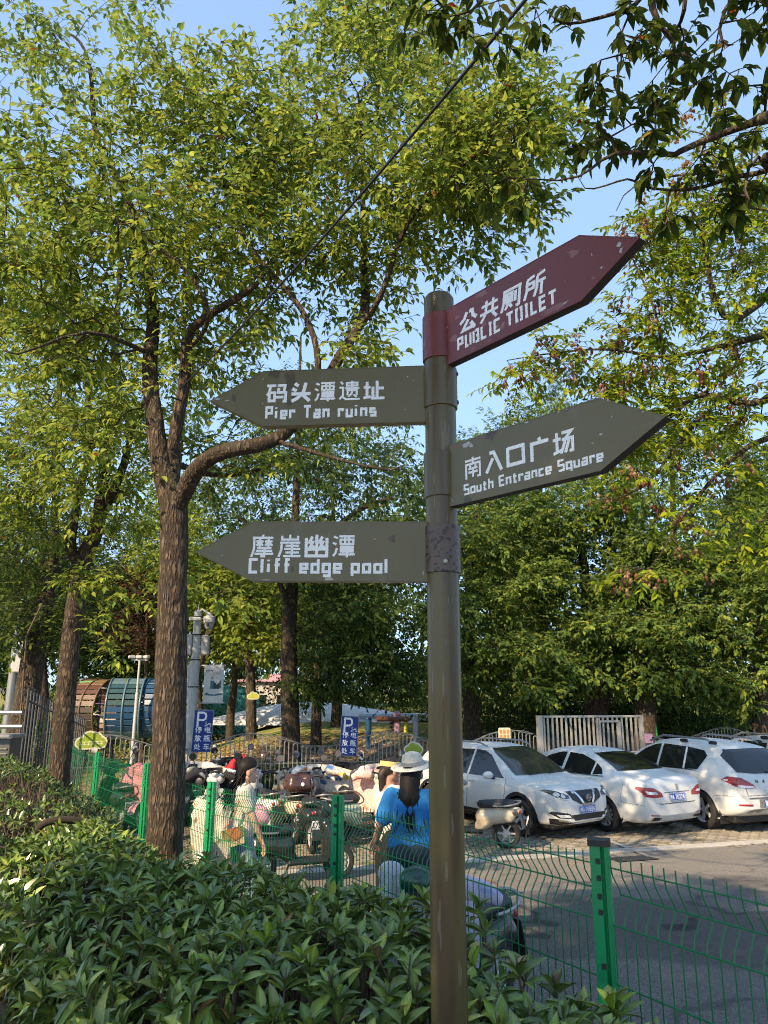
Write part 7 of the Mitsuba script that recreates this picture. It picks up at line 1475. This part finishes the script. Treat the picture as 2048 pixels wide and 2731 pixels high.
# animal-shaped notice clouds: the plain cloud plates only, the figures on them are left out
plain('notice_green', (.28, .36, .03), .5); plain('notice_edge', (.62, .62, .45), .5); plain('notice_orange', (.55, .25, .06), .5); plain('notice_pink', (.42, .24, .34), .5); plain('notice_yellow', (.50, .50, .08), .5)
def cloud(label, px, py, Y, w, mt, tilt=0.0, bars=True, stake=False):
    k = thing('cloud_notice', label, 'sign'); o = at(px, py, Y); s = w / 2
    g = unary_union([Point(-.62 * s, -.15 * s).buffer(.36 * s), Point(.62 * s, -.15 * s).buffer(.36 * s), Point(-.1 * s, .12 * s).buffer(.46 * s), Point(.35 * s, .1 * s).buffer(.36 * s), sbox(-.62 * s, -.5 * s, .62 * s, .1 * s)])
    m = facing(o, tilt=tilt); put('edge', MB().poly(g.buffer(.025), .014), 'notice_edge', k, tw=m); put('face', MB().poly(g.buffer(-.008), .004, frame([0, 0, .0145], (1, 0, 0), (0, 1, 0))), mt, k, tw=m)
    mt2 = m @ frame([0, 0, .019], (1, 0, 0), (0, 1, 0))
    if bars:
        for j in range(6): put('worn_lettering', MB().poly(strokes([[(0, 0), (60, 0)], [(30, -20), (30, 60)], [(0, 40 + 4 * j), (60, 60 - 6 * j)]], 12), .002, frame([0, 0, 0], (.0009 * w, 0, 0), (0, 1, 0)) @ np.diag([w * .0018, w * .0016, 1, 1])) if False else MB().poly(shapely.affinity.affine_transform(strokes([[(0, 0), (60, 0)], [(30, -20), (30, 60)], [(0, 40 + 4 * j), (60, 60 - 6 * j)]], 13), [w * .0019, 0, 0, w * .0016, -.40 * w + j * .135 * w, -.12 * w]), .002), 'notice_edge', k, tw=mt2)
    if stake: put('stake', MB().tube([o - [0, 0, .3 * w], [o[0], o[1], g0(o[0], o[1]) - .1]], .02, 6), 'steel_grey', k)
cloud('lime green cloud shaped notice with worn lettering hung on the left railing', 246, 1978, 16.5, .62, 'notice_green', -.04)
cloud('small yellow cloud shaped notice fixed to the sunlit pale trunk', 677, 1857, 24.2, .36, 'notice_yellow', bars=False)
cloud('green cloud notice on the railing behind the woman in the straw hat', 1105, 1995, 18.6, .46, 'notice_green', .03, bars=False)
nt = thing('safety_notice', 'small orange and cream notice board on the railing above the crossover', 'sign'); s = along(1343)
m = facing(np.array([*rp(s, -.05), at(1343, 1957, 19.4)[2]])); put('panel', MB().poly(rrect(.34, .30, .04), .01), 'notice_edge', nt, tw=m)
for j in range(3):
    for i_ in range(2): put('picture_field', MB().poly(rrect(.075, .10, .01), .003, frame([-.10 + j * .10, -.07 + i_ * .12, .0105], (1, 0, 0), (0, 1, 0))), 'notice_orange', nt, tw=m)
nt = thing('pink_notice', 'small faded pink notice on the railing right of the gate', 'sign'); s = along(1722)
m = facing(np.array([*rp(s, -.08), at(1722, 1968, 20.5)[2]])); put('panel', MB().poly(rrect(.26, .24, .01), .012), 'notice_pink', nt, tw=m)
put('hanger', MB().tube([m[:3, 3] + [-.1, 0, .12], m[:3, 3] + [0, 0, .2], m[:3, 3] + [.1, 0, .12]], .008, 5), 'chrome', nt)
# white sheeted mound, netting and the pale building beyond the grass
mat('sheet_white', two(bump(P((.60, .60, .60), .7), lambda p, n, uv: FB(p.x * 1.5, p.y * 1.5, p.z * 3, 3), .1)))
mo = thing('sheeted_mound', 'low mound covered with white sheeting behind the slim trunks', 'mound'); c = at(810, 1935, 31); zc = g0(c[0], 31) - .15
u, v = np.meshgrid(np.linspace(-1, 1, 60), np.linspace(-1, 1, 26)); r = np.clip(1 - np.maximum(np.abs(u) ** 2.2, v ** 2), 0, 1); h = .82 * r ** .55 * (.85 + .3 * meshkit.fbm(np.stack([u * 3, v * 3, u * 0], -1), 2)) * (1 - .55 * np.clip(-u, 0, 1) ** 1.2 - .35 * np.clip(u, 0, 1))
V = np.stack([c[0] + u * 4.4 + .3, 31 + v * 2.0, zc + h], -1).reshape(-1, 3); i_, j_ = np.meshgrid(np.arange(25), np.arange(59), indexing='ij'); q = np.stack([i_ * 60 + j_, i_ * 60 + j_ + 1, (i_ + 1) * 60 + j_ + 1, (i_ + 1) * 60 + j_], -1).reshape(-1, 4)
put('sheeting', (V, q), 'sheet_white', mo, smooth=True)
sh2 = thing('ground_sheet', 'pale blue sheet on the grass at the right of the white mound', 'sheet'); plain('sheet_blue', (.42, .48, .58), .6)
put('sheet', MB().box((0, 0, 0), (3.4, 1.4, .25), bev=.06), 'sheet_blue', sh2, tw=frame(at(1070, 1915, 30) * [1, 1, 0] + [0, 0, g0(at(1070, 1915, 30)[0], 30) + .12], (1, .1, 0), z=(0, 0, 1)))
nt = thing('teal_netting', 'pale teal construction netting hung beyond the hedge at the centre left', 'netting'); o = at(620, 1800, 36); plain('net_teal', (.10, .36, .31), .9); zz = g0(o[0], 36)
u, v = np.meshgrid(np.linspace(-1, 1, 40), np.linspace(0, 1, 20)); f = meshkit.fbm(np.stack([u * 4, v * 3, u * 0], -1), 3)
V = np.stack([o[0] + u * 1.35, 36 + .3 * f, zz + v * (2.3 - .35 * np.abs(u)) + .2], -1).reshape(-1, 3); i_, j_ = np.meshgrid(np.arange(19), np.arange(39), indexing='ij'); q = np.stack([i_ * 40 + j_, i_ * 40 + j_ + 1, (i_ + 1) * 40 + j_ + 1, (i_ + 1) * 40 + j_], -1).reshape(-1, 4)
put('net', (V, q), 'net_teal', nt, smooth=True)
bl = thing('pale_building', 'low pale building with pink upper wall glimpsed between trunks beyond the netting', 'building'); plain('wall_pale', (.52, .48, .46), .8); plain('wall_pink', (.50, .30, .38), .8); plain('window_dark', (.03, .035, .04), .2)
o = at(665, 1880, 42); zz = g0(o[0], 42)
put('wall', MB().box((o[0] + 1.2, 43.5, zz + 1.4), (4.2, 3, 2.8)), 'wall_pale', bl); put('upper_wall', MB().box((o[0] + 2.9, 43.6, zz + 3.0), (3.6, 3, .4)), 'wall_pink', bl)
put('window', MB().box((o[0] + .3, 41.98, zz + 1.3), (1.3, .06, 1.5)), 'window_dark', bl); put('window', MB().box((o[0] + 2.2, 41.98, zz + 1.3), (1.3, .06, 1.5)), 'window_dark', bl); put('ledge', MB().box((o[0] + 1.2, 41.9, zz + 2.83), (4.4, .3, .12)), 'wall_pink', bl)
# play posts behind the second sign
for nm, lb, px, Y, r, mt, py0, py1 in (('blue_play_bollard', 'short bright blue padded play post behind the second parking sign', 985, 23, .09, 'slat_blue', 1918, 1960), ('yellow_post', 'yellow post on the grass left of the signpost', 1085, 25, .07, 'notice_yellow', 1912, 1962), ('grey_post', 'grey post on the grass close left of the signpost', 1110, 22, .09, 'steel_grey', 1920, 1985), ('pink_play_post', 'pink and grey play post under the dark boughs', 1060, 25, .13, 'notice_pink', 1905, 1935), ('green_pole', 'bright green slanting pole right of the gate', 1737, 22.0, .07, 'tube_green', 1890, 1975), ('blue_pole', 'slim blue pole behind the gate trunk', 1600, 24.5, .06, 'slat_blue', 1862, 1910)):
    a, b = at(px, py0, Y), at(px, py1, Y); z0 = g0(a[0], Y); k = thing(nm, lb, 'post')
    put('shaft', MB().tube([[a[0] + (.0 if 'green' not in nm else .28), Y, z0 - .1], [a[0], Y, a[2]]], r, 12), mt, k, smooth=40); put('cap', MB().ell((a[0], Y, a[2]), (r * 1.08, r * 1.08, r * .8)), mt, k, smooth=True)
se = thing('spring_seat', 'dark low play seat on the grass under the dark boughs', 'play equipment'); o = at(1050, 1945, 25); zz = g0(o[0], 25)
put('seat', MB().box((o[0], 25, zz + .42), (1.1, .5, .16), bev=.06), 'slat_brown', se); put('spring', MB().tube([[o[0] + .1 * math.cos(a), 25 + .1 * math.sin(a), zz + a * .018] for a in np.linspace(0, 20, 60)], .025, 5), 'black_plastic', se)
# shrubs: the low hedge at the foot of the railing and the dark undergrowth
def shrub(label, boxes, n, size, pal, seed, name='shrub', kind=None, cat='shrub', group=None):
    rng = np.random.default_rng(seed); k = thing(name, label, cat, group, kind); V, Fc, C, nv = [], [], [], 0
    st = MB()
    for (c, r) in boxes:
        c = np.array(c); m = max(int(n * r[0] * r[2]), 60); d = nrm(rng.normal(0, 1, (m, 3))) * rng.uniform(.3, 1, (m, 1)) ** .4; lump = (.8 + .4 * meshkit.fbm(d * 2.2 + seed, 2))[:, None]
        b = c + d * lump * np.array(r); b[:, 2] = np.maximum(b[:, 2], ground_z(b[:, 0], b[:, 1]) + .02)
        v, f, cc = leaves(b, nrm(d + rng.normal(0, .6, (m, 3)) + [0, 0, -.2]), nrm(np.array([0, 0, 1.]) + rng.normal(0, .5, (m, 3)) + d * .5), size * rng.uniform(.6, 1.3, m), np.full(m, .5), pal[rng.integers(0, len(pal), m)] * rng.uniform(.65, 1.25, (m, 1)), LEAF4)
        V.append(v); Fc.append(f + nv); C.append(cc); nv += len(v); g = float(ground_z(c[0], c[1]))
        for q in range(5): st.tube([[c[0] + rng.normal(0, r[0] * .2), c[1], g - .1], c + np.array([rng.normal(0, r[0] * .4), rng.normal(0, r[1] * .3), r[2] * .3])], [.02, .008], 5)
    put('foliage', (np.vstack(V), np.vstack(Fc)), 'leaf', k, smooth=True, color=np.vstack(C), kind='stuff'); put('stems', st, 'twig', k, kind='stuff')
ss = np.arange(-1.0, gate_s0 - .3, .55)
shrub('low dark clipped hedge along the foot of the hooped railing', [((*rp(u, .75), .45), (.55, .42, .50)) for u in ss], 3300, .10, DARK, 301, 'low_hedge', cat='hedge')
shrub('dark clipped hedge beyond the grass at the centre left', [((x, 33.5, g0(x, 33.5) + .7), (1.5, .7, .9)) for x in np.arange(-17, 1, 1.6)], 260, .16, DARK * .9, 302, 'low_hedge', cat='hedge')
for q, (px, Y, rr, h, lb) in enumerate([(1250, 26, 2.0, 1.7, 'dark undergrowth close right of the signpost'), (1390, 25, 1.6, 1.3, 'dark undergrowth left of the gate'), (1480, 27, 2.2, 2.0, 'dark undergrowth behind the left leaf of the gate'), (1620, 27.5, 2.2, 2.2, 'dark undergrowth behind the right leaf of the gate'), (1780, 25, 1.8, 1.9, 'dark undergrowth right of the gate trunk'), (1880, 24, 1.6, 1.7, 'dark shrub over the roof of the tall white car'), (1990, 26, 1.9, 2.3, 'dark shrub at the far right edge'), (1820, 23, .9, 1.2, 'pale leaved bush beside the green pole'), (262, 27.5, 1.0, .8, 'bright green bush between the brown and blue tunnels'), (120, 28, 2.2, 2.2, 'dark shrub behind the tall side railing'), (480, 30, 1.6, 1.4, 'dark shrub behind the forked trunk'), (40, 25, 1.8, 2.2, 'dark shrub at the far left edge')]):
    c = at(px, 1900, Y); z = g0(c[0], Y)
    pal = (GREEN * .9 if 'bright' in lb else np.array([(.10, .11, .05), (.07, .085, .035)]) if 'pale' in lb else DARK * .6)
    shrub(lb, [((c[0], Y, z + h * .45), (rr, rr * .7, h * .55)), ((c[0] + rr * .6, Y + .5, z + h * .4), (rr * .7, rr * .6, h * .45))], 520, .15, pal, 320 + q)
for q, (x, Y) in enumerate([(-12, 36), (-5, 37.5), (3, 34), (8, 33), (13, 31), (18, 30), (4.2, 28.5), (8.6, 28), (13, 26.5)]):
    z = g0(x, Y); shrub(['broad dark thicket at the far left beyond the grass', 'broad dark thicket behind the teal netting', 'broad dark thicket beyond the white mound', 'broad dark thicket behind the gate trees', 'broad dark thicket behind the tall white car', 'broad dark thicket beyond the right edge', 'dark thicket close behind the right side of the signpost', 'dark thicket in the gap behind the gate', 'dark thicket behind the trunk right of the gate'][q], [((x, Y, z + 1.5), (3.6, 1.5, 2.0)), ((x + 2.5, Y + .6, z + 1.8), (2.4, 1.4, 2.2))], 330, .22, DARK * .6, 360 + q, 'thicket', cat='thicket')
pipe = thing('dead_limb', 'pale bent dead limb lying in the gap between the two hedges', 'branch'); put('wood', MB().tube(spline([at(105, 2225, 7.3), at(130, 2196, 7.3), at(190, 2190, 7.4), at(250, 2200, 7.5)], 14), [.034] * 10 + [.03, .026, .02, .012], 9), 'twig', pipe, smooth=True)
st = thing('leaning_stay', 'thin pale rope stay beside the leftmost trunk', 'rope'); put('line', MB().tube([at(52, 2045, 13.2), at(58, 1900, 13.2), at(72, 1700, 13.2), at(110, 1620, 13.2)], .018, 6), 'twig_pale', st, smooth=True)
lp = thing('edge_lamp_post', 'white lamp post with small box cut off by the left edge behind leaves', 'pole'); o = at(8, 2050, 16)
put('post', MB().tube([[o[0], 16, .2], [o[0], 16, 4.4]], .09, 12), 'steel_grey', lp, smooth=40); put('box', MB().box((o[0] + .25, 15.9, at(20, 1760, 16)[2]), (.4, .3, .6), bev=.02), 'white_metal', lp)
put('spot', MB().box(at(52, 1735, 15.9), (.12, .12, .35), rot([0, 1, 0], .3), bev=.02), 'white_metal', lp); put('spot_arm', MB().tube([[o[0], 16, 3.6], at(52, 1760, 15.9)], .02, 6), 'white_metal', lp)
ub = thing('utility_box', 'grey ribbed utility box at the left edge under the handrails', 'box'); o = at(12, 1990, 13.0)
put('case', MB().box((o[0], 13.0, o[2] - .2), (.42, .4, .62), bev=.01), 'dark_steel', ub); put('lid', MB().box((o[0], 13.0, o[2] + .14), (.50, .46, .07), bev=.015), 'steel_grey', ub)
for j in range(5): put('louvre', MB().box((o[0], 12.79, o[2] - .38 + j * .08), (.34, .02, .03), rot([1, 0, 0], .5)), 'steel_grey', ub)
